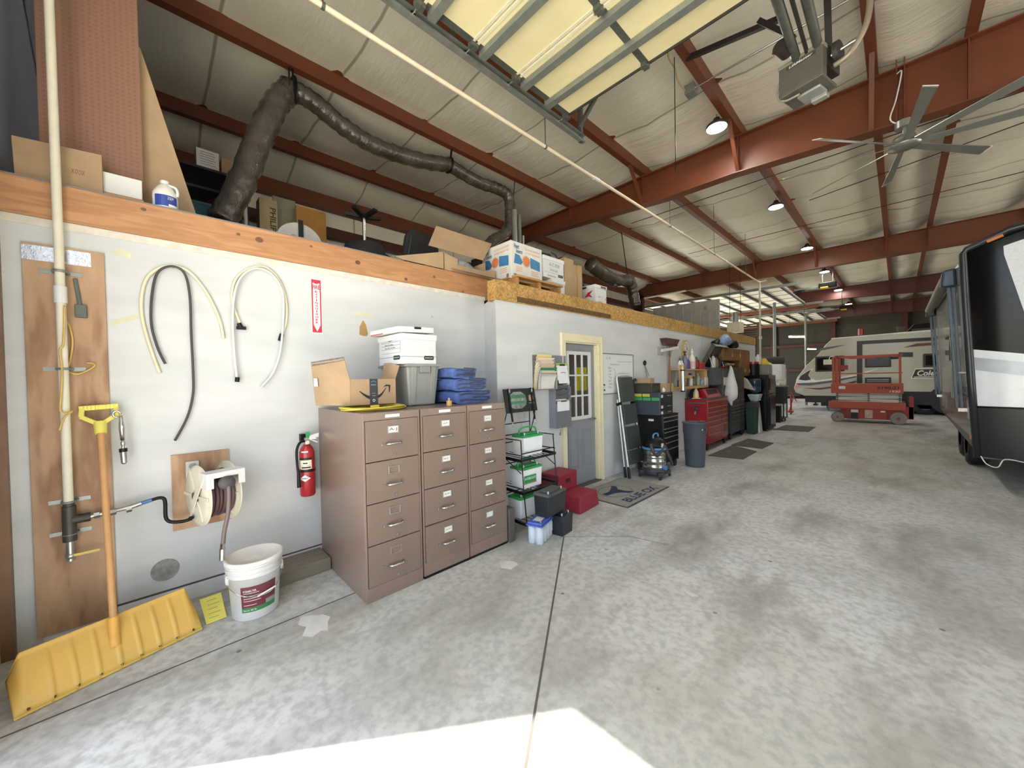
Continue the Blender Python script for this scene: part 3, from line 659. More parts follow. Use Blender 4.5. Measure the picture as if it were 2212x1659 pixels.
# ================================================================== FILING CABINETS AND WHAT STANDS ON THEM
taupe = M('taupe_enamel', '#7d6b60', .32, 0, .04, 3, coat=.12)
taupe_d = M('taupe_front', '#78675c', .36, 0, .04, 3)
gapm = M('dark_gap', '#2f2723', .8)
CX1 = 1.0
def cabinet(y0, y1, z0, label, tags, locks, open_gap=.0, sticker=True):
    t = thing('filing_cabinet', label, 'filing cabinet', ((.06+CX1)/2, (y0+y1)/2, z0), 'four-drawer filing cabinets along the white wall')
    z1 = 1.325
    m = MB().box(.06, y0, z0, CX1-.022, y1, z1).box(CX1-.022, y0, z1-.055, CX1, y1, z1).box(CX1-.022, y0, z0, CX1, y0+.014, z1).box(CX1-.022, y1-.014, z0, CX1, y1, z1).box(CX1-.022, y0, z0, CX1, y1, z0+.10)
    obj('body', m, taupe, t, .003)
    dz = (z1-.055-z0-.10)/4
    for i in range(4):
        a = z1-.055-dz*(i+1)+.004; c = z1-.055-dz*i-.002; yc = (y0+y1)/2
        d = obj('drawer', MB().box(CX1-.02, y0+.018, a, CX1+.004+(open_gap if i == 3 else 0), y1-.018, c).box(CX1-.021, y0+.014, a-.006, CX1-.015, y1-.014, a, 1), [taupe_d, gapm], t, .002)
        X0 = CX1+.004+(open_gap if i == 3 else 0)
        zt = c-.072
        m = MB(); lw, lh = .085, .055
        for (ya, za, yb, zb) in ((-lw/2, -lh/2, lw/2, -lh/2+.006), (-lw/2, lh/2-.006, lw/2, lh/2), (-lw/2, -lh/2, -lw/2+.006, lh/2), (lw/2-.006, -lh/2, lw/2, lh/2)): m.box(X0, yc+ya, zt+za, X0+.006, yc+yb, zt+zb)
        obj('label_holder', m, brushed, d, .001)
        if tags[i]:
            obj('card', MB().box(X0, yc-lw/2+.004, zt-lh/2+.004, X0+.003, yc+lw/2-.004, zt+lh/2-.004), paper if tags[i] != '.' else M('index_card', '#c9d3cf', .7), d)
            if len(tags[i]) > 1: text(d, tags[i], (X0+.0035, yc, zt), EYV, EZ, .026 if tags[i] == 'A-J' else .012, ink, width=.06 if tags[i] == 'A-J' else .045)
        zh = zt-.10
        m = MB().tube(spline([(X0, yc-.055, zh), (X0+.02, yc-.052, zh), (X0+.034, yc-.04, zh+.002), (X0+.036, yc, zh+.003), (X0+.034, yc+.04, zh+.002), (X0+.02, yc+.052, zh), (X0, yc+.055, zh)], 4), .009, 8)
        m.box(X0, yc-.095, zh-.009, X0+.008, yc-.082, zh+.009)
        obj('handle', m, chrome, d)
        if locks[i]: obj('latch_button', MB().cyl((X0, yc+.01, a+.03), (X0+.009, yc+.01, a+.03), .010, n=14), chrome, d)
    if sticker: obj('name_plate', MB().box(CX1, (y0+y1)/2-.055, z1-.04, CX1+.002, (y0+y1)/2+.055, z1-.018), M('plate_white', '#dcdcd6', .5, 0, .04, 60), t)
    return t
cabinet(1.035, 1.475, 0, 'taupe filing cabinet with its wide side showing, top drawer tagged A-J', ('A-J', '', '', ''), (1, 1, 1, 1))
cabinet(1.487, 1.925, .02, 'middle taupe filing cabinet, bottom drawer slightly ajar', ('A-M', 'N-Z', 'A-M', 'A-M'), (0, 0, 0, 0), .006)
cabinet(1.936, 2.372, .02, 'taupe filing cabinet next to the wire battery rack, all four drawers tagged', ('A-G', 'H-M', 'N-Z', '.'), (1, 1, 1, 1))
t = thing('floor_grate', 'black plastic grating under the middle and far filing cabinets', 'grating', (.55, 1.93, 0))
m = MB()
for k in range(22): m.box(.1, 1.49+.04*k, 0, CX1+.0, 1.50+.04*k, .019)
for x in (.1, .5, .985): m.box(x, 1.49, 0, x+.015, 2.37, .019)
obj('grid', m, black, t)
ZT = 1.3265
# open carton with a curved arrow
t = thing('shipping_carton', 'open brown shipping carton with a black curved arrow and black tape strip', 'carton', (.42, 1.25, ZT+.03))
rz = Matrix.Rotation(math.radians(-3), 4, 'Z'); T0 = Matrix.Translation((.50, 1.285, ZT+.038))
bx = T0 @ rz
c0 = MB(); w_, d_, h_ = .36, .30, .20
for (x0, y0, x1, y1) in ((-d_/2, -w_/2, -d_/2+.005, w_/2), (d_/2-.005, -w_/2, d_/2, w_/2), (-d_/2, -w_/2, d_/2, -w_/2+.005), (-d_/2, w_/2-.005, d_/2, w_/2)): c0.box(x0, y0, 0, x1, y1, h_)
c0.box(-d_/2, -w_/2, 0, d_/2, w_/2, .005)
obj('carton_body', c0.xf(bx), cardb, t)
fr = V((d_/2+.001, 0, 0))
def cpt(y, z, x=d_/2+.0012): return bx @ V((x, y, z))
sm = MB(); P_ = []
for i in range(17):
    u = i/16; P_.append((-.115+.215*u, .125-.075*math.sin(math.pi*(u*.86+.07))+.035*max(0, u-.8)*3, .004+.010*math.sin(math.pi*u)))
for (y, z, w), (y2, z2, w2) in zip(P_[:-1], P_[1:]): sm.poly([cpt(y, z-w), cpt(y2, z2-w2), cpt(y2, z2+w2), cpt(y, z+w)])
sm.poly([cpt(.075, .135), cpt(.10, .155), cpt(.135, .15), cpt(.135, .14), cpt(.108, .142)]); sm.poly([cpt(.118, .145), cpt(.135, .15), cpt(.13, .10), cpt(.12, .085), cpt(.122, .12)])
obj('arrow_mark', sm, ink, t)
tp = M('black_tape', '#1f2228', .4)
obj('tape_strip', MB().add([cpt(a, c_, d_/2+.002) for a, c_ in ((-.035, 0), (.03, 0), (.03, .202), (-.035, .202))], [(0, 1, 2, 3)]).add([cpt(-.035, .202, d_/2+.002), cpt(.03, .202, d_/2+.002), cpt(.03, .203, d_/2-.05), cpt(-.035, .203, d_/2-.05)], [(0, 1, 2, 3)]), tp, t)
text(t, 'amazon', cpt(-.003, .155, d_/2+.0025), EYV, EZ, .011, M('tape_blue', '#7fb1c9', .5), width=.045)
m = MB().tube([cpt(-.003+.022*math.cos(a), .168+.016*math.sin(a), d_/2+.0025) for a in [math.pi*(.15+.7*k/8) for k in range(9)]], .0015, 4); obj('tape_smile', m, _M['tape_blue'], t)
m = MB()
m.tube([cpt(-.003+.014*math.cos(a), .088, d_/2+.0025) for a in (0, 3.14)], .001, 4)
m.tube([cpt(-.003+.014*math.cos(a), .075+.008*math.sin(a), d_/2+.0025) for a in [-math.pi*(.1+.8*k/6) for k in range(7)]], .0014, 4); m.tube([cpt(-.003+.008*math.cos(a), .03+.009*math.sin(a), d_/2+.0025) for a in [2*math.pi*k/10 for k in range(10)]], .0025, 4, closed=True)
obj('tape_mark', m, white, t)
fl = MB().add([bx @ V(p) for p in ((d_/2, -w_/2, .20), (-d_/2, -w_/2, .20), (-d_/2-.02, -w_/2-.02, .36), (d_/2-.01, -w_/2-.015, .345))], [(0, 1, 2, 3)])
def sheet(mb, name, par, mat, th=.004):
    o = obj(name, mb, mat, par); s = o.modifiers.new('solid', 'SOLIDIFY'); s.thickness = th; return o
sheet(MB().add([bx @ V(p) for p in ((d_/2, w_/2, .20), (-d_/2, w_/2, .20), (-d_/2, w_/2+.035, .34), (-.02, w_/2+.04, .335), (d_/2, w_/2+.04, .31))], [(0, 1, 2, 3, 4)]), 'flap', t, cardb)
sheet(MB().add([bx @ V(p) for p in ((d_/2, -w_/2, 0), (d_/2, -w_/2, .19), (d_/2, -w_/2-.04, .36), (d_/2-.30, -w_/2-.20, .335), (d_/2-.29, -w_/2-.175, 0), (d_/2-.03, -w_/2-.01, 0))], [(0, 1, 2, 3, 4, 5)]), 'flap', t, cardb)
greytape = M('grey_tape_edge', '#6d6a66', .6, 0, .3, 40)
sheet(MB().add([bx @ V(p) for p in ((d_/2+.002, -w_/2-.039, .345), (d_/2+.002, -w_/2-.042, .375), (d_/2-.302, -w_/2-.20, .345), (d_/2-.298, -w_/2-.20, .31))], [(0, 1, 2, 3)]), 'torn_tape', t, greytape, .002)
obj('sticker', MB().add([bx @ V(p)+V((.003, -.002, 0)) for p in ((d_/2-.24, -w_/2-.168, .15), (d_/2-.285, -w_/2-.186, .15), (d_/2-.285, -w_/2-.188, .215), (d_/2-.24, -w_/2-.172, .215))], [(0, 1, 2, 3)]), white, t)
# coiled yellow cord under the carton
t = thing('extension_cord', 'coiled yellow extension cord under the open carton on the filing cabinet', 'cord', (.62, 1.30, ZT))
m = MB()
for k in range(8):
    rr = .19+.012*(k % 4); z = ZT+.008+.006*(k//2)
    m.tube([(.66+rr*.95*math.cos(a)+.008*k, 1.28+rr*1.08*math.sin(a)-.006*k, z+.004*math.sin(3*a+k)) for a in [2*math.pi*i/36 for i in range(36)]], .0055, 6, closed=True)
obj('coil', m, M('cord_yellow', '#c9b347', .5, 0, .1, 12), t)
obj('plug', MB().bar((.85, 1.16, ZT+.03), (.86, 1.22, ZT+.032), .03, .026), M('plug_yellow', '#c3a43a', .5), t, .004)
# grey tote
gt_ = M('tote_grey', '#8b8d88', .42, 0, .06)
t = thing('storage_tote', 'grey plastic storage tote under the white file boxes', 'tote', (.45, 1.66, ZT))
def taper(x0, y0, x1, y1, z0, x2, y2, x3, y3, z1): return MB().hexa([(x0, y0, z0), (x1, y0, z0), (x1, y1, z0), (x0, y1, z0)], [(x2, y2, z1), (x3, y2, z1), (x3, y3, z1), (x2, y3, z1)])
TX0, TX1, TY0, TY1 = .16, .66, 1.565, 1.885
obj('tub', taper(TX0+.03, TY0+.03, TX1-.03, TY1-.03, ZT, TX0, TY0, TX1, TY1, ZT+.345), gt_, t, .015, 3)
obj('rim', MB().box(TX0-.02, TY0-.02, ZT+.34, TX1+.02, TY1+.02, ZT+.362), gt_, t, .006)
m = MB().box(TX1-.005, 1.68, ZT+.285, TX1+.03, 1.78, ZT+.345); obj('grip', m, M('tote_handle', '#7d7f7b', .45), t, .008)
m = MB()
for y in (TY0+.065, TY1-.065): m.hexa([(TX1-.035, y-.02, ZT+.01), (TX1-.022, y-.02, ZT+.01), (TX1-.022, y+.02, ZT+.01), (TX1-.035, y+.02, ZT+.01)], [(TX1-.01, y-.025, ZT+.34), (TX1+.012, y-.025, ZT+.34), (TX1+.012, y+.025, ZT+.34), (TX1-.01, y+.025, ZT+.34)])
obj('corner_rib', m, gt_, t, .004)
# white record boxes
def record_box(label, x0, y0, z0, x1, y1, h, group, marks=None, lid=True, face='y', name='record_box'):
    t = thing(name, label, 'file box', ((x0+x1)/2, (y0+y1)/2, z0), group)
    obj('box_body', MB().box(x0, y0, z0, x1, y1, z0+h), M('box_white', '#cfd1d2', .7, 0, .03), t, .002)
    if lid: obj('lid', MB().box(x0-.008, y0-.008, z0+h-.045, x1+.008, y1+.008, z0+h+.006), M('lid_board', '#d4d5d5', .7, 0, .03), t, .003)
    return t
BX0, BX1, BY0, BY1, BZ = .22, .66, 1.525, 1.855, ZT+.363
t = record_box('white record storage box with a lid, on the grey tote', BX0, BY0, BZ, BX1, BY1, .255, 'white file boxes')
lineg = M('print_grey', '#8f9094', .6)
obj('print_line', MB().box(BX0, BY0-.001, BZ+.062, BX1+.001, BY1+.001, BZ+.067), lineg, t)
def badge(t, c, right, w, h, label=None, mat=None):
    r = V(right); n = r.cross(EZ); m = MB()
    m.poly([V(c)+n*.0018+r*(w/2*x)+EZ*(h/2*z) for x, z in ((-1, -.5), (-.85, -1), (.85, -1), (1, -.5), (1, .5), (.85, 1), (-.85, 1), (-1, .5))]); obj('badge', m, mat or ink, t)
    if label: text(t, label, V(c)+n*.0022, r, EZ, h*.34, white, width=w*.8)
badge(t, (BX1, BY1-.075, BZ+.055), (0, 1, 0), .10, .036, 'BANKERS BOX'); badge(t, (BX1-.10, BY0, BZ+.058), (1, 0, 0), .12, .036, 'BANKERS BOX')
m = MB()
for z in (.10, .135, .165, .195): m.box(BX0+.05, BY0-.0015, BZ+z, BX1-.03, BY0-.0005, BZ+z+.003)
m.box(BX1-.033, BY0-.0015, BZ+.10, BX1-.03, BY0-.0005, BZ+.198); obj('label_lines', m, lineg, t)
text(t, 'Rick Gordon', (BX0+.20, BY0-.001, BZ+.175), (1, 0, 0), EZ, .016, ink, width=.16, shear=.3); text(t, 'Dec Part 3rd Run', (BX0+.22, BY0-.001, BZ+.148), (1, 0, 0), EZ, .012, ink, width=.2, shear=.3)
obj('hand_hole', MB().poly([(BX0+.22+.05*math.cos(a)*(1.0), BY0-.0012, BZ+.218+.016*math.sin(a)) for a in [2*math.pi*i/16 for i in range(16)]]), M('hole_shade', '#6b6a68', .8), t)
z = BZ+.275
t = thing('box_lid', 'spare white box lid lying askew on top of the white record box', 'lid', (.42, 1.68, z), 'white file boxes')
R2 = Matrix.Translation((.41, 1.675, z)) @ Matrix.Rotation(.07, 4, 'Z') @ Matrix.Rotation(.04, 4, 'X')
obj('lid_top', MB().box(-.25, -.195, .0, .235, .165, .05).xf(R2), M('lid_board', '#d4d5d5', .7), t, .003)
obj('slot', MB().box(.2355, -.04, .03, .2362, .03, .05).xf(R2), ink, t)
obj('red_edge', MB().box(-.24, -.1962, .004, -.02, -.1955, .012).xf(R2), signr, t)
# blue moving blankets, each a folded bundle
blue1 = M('blanket_blue', '#4a5f99', .85, 0, .22, 26, .6, 45); blue2 = M('blanket_dark', '#3d4450', .85, 0, .12, 40, .4, 80)
def blanket(label, y0, y1, x1, z0, h, folds, sk):
    t = thing('moving_blanket', label, 'blanket', (.55, (y0+y1)/2, z0), 'stack of folded blue moving blankets')
    m = MB(); core = []
    n = 12
    def ring(s):
        out = []
        for i in range(20):
            a = 2*math.pi*i/20; ca, sa = math.cos(a), math.sin(a)
            y = (y0+y1)/2+(y1-y0)/2*math.copysign(abs(ca)**.45, ca)
            z = z0+h/2+h/2*math.copysign(abs(sa)**.32, sa)*(1-.05*(ca > 0))
            out.append(V((0, y+.012*math.sin(s*5+i), z)))
        return out
    xs_ = [.22+(x1-.22)*k/n for k in range(n+1)]
    for k, x in enumerate(xs_):
        for p in ring(k*.4): m.v.append(V((x-.006*math.sin(p.z*60), p.y+sk*(x-.5), max(z0+.0005, p.z+.006*math.sin(x*14+p.y*9)))))
    for k in range(n):
        for i in range(20): a = k*20; m.f.append([a+i, a+(i+1) % 20, a+20+(i+1) % 20, a+20+i]); m.m.append(0); m.s.append(True)
    m.f.append(list(range(20))); m.f.append(list(range(n*20, n*20+20))); m.m += [0, 0]; m.s += [False, False]
    obj('folded_cloth', m, blue1, t)
    e = MB()
    for f in range(folds):
        zz = z0+h*(f+.6)/(folds+.2); hh = h/(folds+.6)*.36
        pts = spline([(x1+.004, y0+.04, zz), (x1+.006, y0+.3*(y1-y0), zz+.008), (x1+.006, y0+.75*(y1-y0), zz-.003), (x1+.004, y1-.035, zz+hh*.4), (x1+.004, y1-.03, zz+hh*1.2), (x1+.004, y1-.08, zz+hh*1.5), (x1+.004, y0+.45*(y1-y0), zz+hh*1.7)], 5)
        pts = [p+V((0, sk*(x1-.5), 0)) for p in pts]
        e.tube(pts, hh*.55, 6)
    obj('fold_edge', e, blue2, t); return t
blanket('folded blue moving blanket lying flat on the filing cabinet, lowest of the stack', 1.945, 2.35, .83, ZT, .116, 2, 0)
blanket('folded blue and grey moving blanket, middle of the stack', 1.925, 2.30, .83, ZT+.116, .116, 3, 0)
blanket('folded blue and grey moving blanket on top of the stack', 1.92, 2.19, .82, ZT+.232, .095, 2, 0)
o = obj('plastic_channel', MB().bar((.16, 2.16, ZT+.0), (.14, 1.98, ZT+.47), .03, .10, 0, (0, 1, 0)), M('channel_black', '#1f2126', .3))
tag(o, 'black plastic channel standing behind the blue moving blankets', 'channel')
t = thing('plug_adapter', 'small tan plug adapter with prongs beside the blue blankets', 'plug', (.93, 1.80, ZT))
obj('body', MB().cyl((.93, 1.80, ZT), (.93, 1.80, ZT+.045), .024, n=16), M('adapter_tan', '#b58b4a', .5), t, .003)
obj('prong', MB().box(.925, 1.792, ZT+.045, .927, 1.797, ZT+.07).box(.925, 1.803, ZT+.045, .927, 1.808, ZT+.066), chrome, t)
# ================================================================== ALONG THE STEPPED-OUT WALL
# door in its cream casing
cream_t = M('cream_casing', '#ded6b4', .5, 0, .05, 6)
doorg = M('grey_door_paint', '#888b91', .42, 0, .04, 2)
def q3(x0, y0, z0, x1, y1, z1): return MB().box(x0, y0, z0, x1, y1, z1)
cs = struct(obj('trim_11', MB().box(WB-.12, DY0-.0, 0, WB+.0, DY0+.03, DZ).box(WB-.12, DY1-.03, 0, WB, DY1, DZ).box(WB-.12, DY0, DZ-.03, WB, DY1, DZ).box(WB, DY0-.085, 0, WB+.02, DY0+.01, DZ+.095).box(WB, DY1-.01, 0, WB+.02, DY1+.085, DZ+.095).box(WB, DY0-.085, DZ-.01, WB+.024, DY1+.085, DZ+.095).box(WB+.02, DY0-.085, 0, WB+.03, DY0-.06, DZ+.085).box(WB+.02, DY1+.055, 0, WB+.03, DY1+.085, DZ+.085), cream_t, bev=.004))
XD = WB-.055
dr = thing('door_1', 'x', 'door', (XD, DY0, .01)); del dr['label'], dr['category']; dr['kind'] = 'structure'
gy0, gy1, gz0, gz1 = DY0+.13, DY1-.15, .96, 1.89
sl_ = MB()
y0_, y1_ = DY0+.032, DY1-.032
for a in ((y0_, .02, gy0, DZ-.035), (gy1, .02, y1_, DZ-.035), (gy0, .02, gy1, gz0), (gy0, gz1, gy1, DZ-.035)): sl_.box(XD-.04, a[0], a[1], XD, a[2], a[3])
obj('slab', sl_, doorg, dr)
for (ya, yb) in ((y0_+.09, (y0_+y1_)/2-.04), ((y0_+y1_)/2+.04, y1_-.09)):
    m = MB()
    for (a, b_, c, d) in ((ya, .25, yb, .27), (ya, .77, yb, .79), (ya, .25, ya+.02, .79), (yb-.02, .25, yb, .79)): m.box(XD, a, b_, XD+.008, c, d)
    m.box(XD, ya+.05, .30, XD+.006, yb-.05, .74); obj('raised_panel', m, doorg, dr, .003)
m = MB(); gw = .028
for (a, b_, c, d) in ((gy0-.02, gz0-.02, gy1+.02, gz0+gw), (gy0-.02, gz1-gw, gy1+.02, gz1+.02), (gy0-.02, gz0, gy0+gw, gz1), (gy1-gw, gz0, gy1+.02, gz1)): m.box(XD-.01, a, b_, XD+.012, c, d)
for k in (1, 2):
    y = gy0+gw+(gy1-gy0-2*gw)*k/3; z = gz0+gw+(gz1-gz0-2*gw)*k/3
    m.box(XD-.01, y-.011, gz0, XD+.010, y+.011, gz1); m.box(XD-.01, gy0, z-.011, XD+.010, gy1, z+.011)
obj('window_grille', m, white, dr, .002)
gl = bpy.data.materials.new('door_glass'); t_, N_, L_ = nt(gl); b_ = N_['Principled BSDF']; b_.inputs['Base Color'].default_value = (.9, .92, .92, 1); b_.inputs['Roughness'].default_value = .05; b_.inputs['Transmission Weight'].default_value = 1; b_.inputs['IOR'].default_value = 1.1
obj('glass', MB().box(XD-.02, gy0, gz0, XD-.016, gy1, gz1), gl, dr)
m = MB().cyl((XD, y1_-.06, .93), (XD+.012, y1_-.06, .93), .032, n=18).cyl((XD+.012, y1_-.06, .93), (XD+.05, y1_-.06, .93), .011, n=10).bar((XD+.05, y1_-.05, .93), (XD+.052, y1_-.16, .935), .014, .018)
obj('lever_handle', m, brushed, dr, .002)
struct(obj('trim_12', MB().box(WB-.13, DY0, 0, WB+.03, DY1, .018), M('threshold', '#5e5a53', .5, .4)))
m = MB(); vy = W(1243, 840, XD-.35).y
for k in range(6): m.hexa([V((XD-.35+.02*(k % 2), vy+.05*k, 1.33)), V((XD-.34+.02*(k % 2), vy+.05*k, 1.33)), V((XD-.34+.02*((k+1) % 2), vy+.05+.05*k, 1.33)), V((XD-.35+.02*((k+1) % 2), vy+.05+.05*k, 1.33))], [V((XD-.35, vy+.02+.046*k, 1.70)), V((XD-.34, vy+.02+.046*k, 1.70)), V((XD-.34, vy+.066+.046*k, 1.70)), V((XD-.35, vy+.066+.046*k, 1.70))])
o = obj('yellow_vest', m, M('vest_yellow', '#d5c630', .7)); tag(o, 'yellow vest seen hanging behind the glass of the grey door', 'vest')
# battery rack of black wire
RX0, RX1 = .52, .98; RY0, RY1 = 2.40, 2.93
bw = .006
t = thing('battery_rack', 'black wire battery rack with a printed header board, by the end filing cabinet', 'rack', (.75, 2.68, 0))
FB = [V((.95, 2.455, 0)), V((.98, 2.87, 0))]
rk = lambda x, f, z: V((x, 2.60+.53*f+.03*(x-.6), z))
m = MB()
for f in (0, 1):
    m.tube([rk(.60, f, .12), rk(.60, f, 1.2)], bw, 6)
    m.tube([rk(1.02, f*.98+.01, .12), rk(.98, f*.96+.02, .45), rk(.95, f*.94+.03, .93)], bw, 6)
    for z, x1 in ((.93, .95), (.78, .96), (.45, .98), (.12, 1.02)): m.tube([rk(.60, f, z), rk(x1, f, z)], bw, 6)
    m.tube([rk(.60, f, .93), rk(.75, f, .72), rk(.96, f, .60)], bw*.8, 6)
for z in (.93, .85, 1.05, .62, .30): m.tube([rk(.60, 0, z), rk(.60, 1, z)], bw, 6)
m.tube([rk(.95, .03, .79), rk(.95, .97, .79)], bw, 6); m.tube([rk(1.02, 0, .12), rk(1.02, 1, .12)], bw, 6)
obj('wire_frame', m, blackm, t)
for z, x1 in ((.745, .97), (.425, .99), (.125, 1.02)):
    m = MB()
    for k in range(9): m.tube([rk(.60, k/8, z), rk(x1, k/8, z-.01)], .0035, 5)
    m.box(x1-.005, 2.61, z-.03, x1+.005, 3.14, z-.008); m.bar(rk(.60, 0, z-.01), rk(x1, 0, z-.02), .008, .03); m.bar(rk(.60, 1, z-.01), rk(x1, 1, z-.02), .008, .03)
    obj('shelf', m, blackm, t)
hd = lambda y, z, o=0: V((.56+.03*(1.45-z)/.25+o, y, z))
HY0, HY1, HZ0, HZ1 = 2.77, 3.27, 1.165, 1.43
# header board measured where it hangs, just ahead of the wall
sg = obj('header_board', MB().prism([hd(HY0, HZ0), hd(HY1, HZ0), hd(HY1-.02, HZ1), hd(HY0-.02, HZ1)], (.006, 0, 0)), M('board_black', '#17181a', .4), t)
m = MB().poly([hd(HY0+.05+.28*u, HZ0+.04+.19*v, .0068) for u, v in ((.1, .1), (.3, 0), (.7, 0), (.95, .2), (1, .5), (.95, .8), (.7, 1), (.3, 1), (.05, .8), (0, .5))]); obj('printed_picture', m, M('header_grey', '#7c8580', .4, 0, .5, 22), sg)
m = MB()
for v0, v1 in ((.28, .45), (.62, .82)): m.poly([hd(HY0+.06, HZ0+.04+.19*v0, .0075), hd(HY0+.32, HZ0+.04+.19*v0, .0075), hd(HY0+.31, HZ0+.04+.19*v1, .0075), hd(HY0+.07, HZ0+.04+.19*v1, .0075)])
obj('printed_stripe', m, M('header_green', '#3f7b57', .4), sg)
obj('printed_badge', MB().poly([hd(HY1-.13+.075*u, HZ0+.12+.075*v, .0068) for u, v in ((0, 0), (.5, -.1), (1, .1), (1, .7), (.5, 1), (0, .8))]), M('badge_tan', '#a3886a', .5, 0, .3, 30), sg)
text(sg, 'GUARANTEED', hd(HY1-.09, HZ0+.095, .007), EYV, EZ, .011, white, width=.09)
m = MB()
for y in (HY0+.01, HY1-.03): m.tube([hd(y, HZ0+.02), V((.60, y-.05, 1.05)), V((.60, 2.61 if y < 3 else 3.13, .90))], bw, 6)
obj('header_post', m, blackm, t)
for i, (y, lab) in enumerate(((HY0+.055, 'black battery strap with clips hung over the left of the header board'), (HY1-.085, 'black battery strap with clips hung over the right of the header board'))):
    s = thing('battery_strap', lab, 'strap', hd(y, 1.1), 'straps hung on the battery rack header')
    obj('webbing', MB().prism([hd(y-.014, HZ1+.004, .008), hd(y+.014, HZ1+.004, .008), hd(y+.026, 1.07, .014), hd(y+.0, 1.07, .014)], (.003, 0, 0)), black, s)
    for z in (1.415, 1.055): obj('clip', MB().tube([hd(y+.008+.009*math.cos(a), z-.012+.025*math.sin(a), .018) for a in [2*math.pi*k/12 for k in range(12)]], .003, 6, closed=True), chrome, s)
def battery(label, c, rz, w, d, h, case, top, handle=True, posts=True, brand=None, group='batteries on and around the wire rack'):
    t = thing('battery', label, 'battery', c, group)
    X = Matrix.Translation(c) @ Matrix.Rotation(rz, 4, 'Z')
    obj('case', taper(-d/2+.006, -w/2+.006, d/2-.006, w/2-.006, 0, -d/2, -w/2, d/2, w/2, h*.80).xf(X), case, t, .004)
    obj('cover', MB().box(-d/2-.005, -w/2-.005, h*.80, d/2+.005, w/2+.005, h*.90).box(-d/2+.03, -w/2+.05, h*.90, d/2-.03, w/2-.02, h*.96).xf(X), top, t, .005)
    for s in (-1, 1):
        m = MB().box(-d/2-.012, s*w*.33-.02, h*.68, -d/2, s*w*.33+.02, h*.82).box(d/2, s*w*.33-.015, h*.70, d/2+.008, s*w*.33+.015, h*.82)
        if posts: obj('terminal', MB().cyl((d/2-.03, s*(w/2-.04), h*.90), (d/2-.03, s*(w/2-.04), h), .009, .008, n=10).xf(X), M('lead', '#b9b9b4', .4, .6), t)
    if handle: obj('carry_handle', MB().tube(spline([(0, -w/2+.02, h*.9), (.0, -w/2+.03, h*1.14), (0, 0, h*1.22), (0, w/2-.03, h*1.14), (0, w/2-.005, h*.84)], 6), .009, 8).xf(X), top, t)
    if brand: brand(t, X, w, d, h)
    return t
bwht = M('battery_white', '#dfe2e6', .4, 0, .04)
battery('white battery with a green top and raised green handle, upper rack shelf', (.84, 2.84, .750), 0, .285, .17, .235, bwht, greenp)
def brand(t, X, w, d, h):
    obj('label', MB().poly([X @ V((d/2+.001, y, z)) for y, z in ((-w/2+.015, .045), (w/2-.09, .045), (w/2-.09, .13), (-w/2+.015, .13))]), M('interstate_green', '#1f8a4c', .4), t)
    obj('label_stripe', MB().poly([X @ V((d/2+.0015, y, z)) for y, z in ((-w/2+.015, .045), (w/2-.09, .045), (w/2-.09, .062), (-w/2+.015, .055))]), M('label_tan', '#8e7b4b', .5), t)
    text(t, 'INTERSTATE', X @ V((d/2+.0018, -.038, .098)), X.to_3x3() @ EYV, EZ, .024, white, width=.165, bold=.02, shear=.2)
battery('white battery with a green INTERSTATE label, middle rack shelf', (.86, 2.79, .430), 0, .285, .18, .235, bwht, greenp, True, True, brand)
battery('white battery with a green top, lowest shelf behind the black battery', (.84, 2.77, .131), 0, .285, .18, .235, bwht, greenp, False)
bb = M('battery_black', '#20242a', .38, 0, .08)
battery('black battery standing on the blue-topped battery and the other black one', (1.17, 2.80, .222), .12, .31, .17, .24, bb, M('battery_top_grey', '#4c4c4e', .5), False)
battery('black battery on the floor behind the blue-topped one', (1.205, 2.91, 0), .12, .20, .17, .215, bb, bb, False)
t = thing('battery', 'pale battery of round cells with a blue lid, on the floor', 'battery', (1.16, 2.66, 0), 'batteries on and around the wire rack')
X = Matrix.Translation((1.16, 2.66, 0)) @ Matrix.Rotation(.32, 4, 'Z')
pale = M('battery_pale', '#b9c2cc', .4, 0, .05); bl_ = M('battery_blue', '#4a62b5', .4, 0, .06)
m = MB()
for i in range(4):
    for j in (-1, 1): m.lathe([(.036, 0), (.040, .006), (.041, .165)], (j*.036, -.105+.07*i, 0), n=18)
obj('cell_case', m.xf(X), pale, t)
obj('lid', MB().box(-.085, -.152, .165, .085, .152, .178).box(-.075, -.142, .178, .075, .142, .20).xf(X), bl_, t, .006)
obj('lid_label', MB().box(-.04, -.09, .2005, .04, .02, .201).xf(X), paper, t)
obj('side_label', MB().box(.075, .09, .05, .0765, .12, .14).xf(X), paper, t)
for y in (-.11, .12): obj('terminal', MB().cyl((.05, y, .195), (.05, y, .215), .009, n=10).xf(X), M('lead', '#b9b9b4', .4, .6), t)
o = obj('timber_block', MB().box(.92, 2.385, 0, 1.02, 2.455, .32), M('dark_timber', '#504d48', .8, 0, .15, 8, .2, 30), bev=.006); tag(o, 'dark weathered upright timber block beside the end filing cabinet', 'timber')
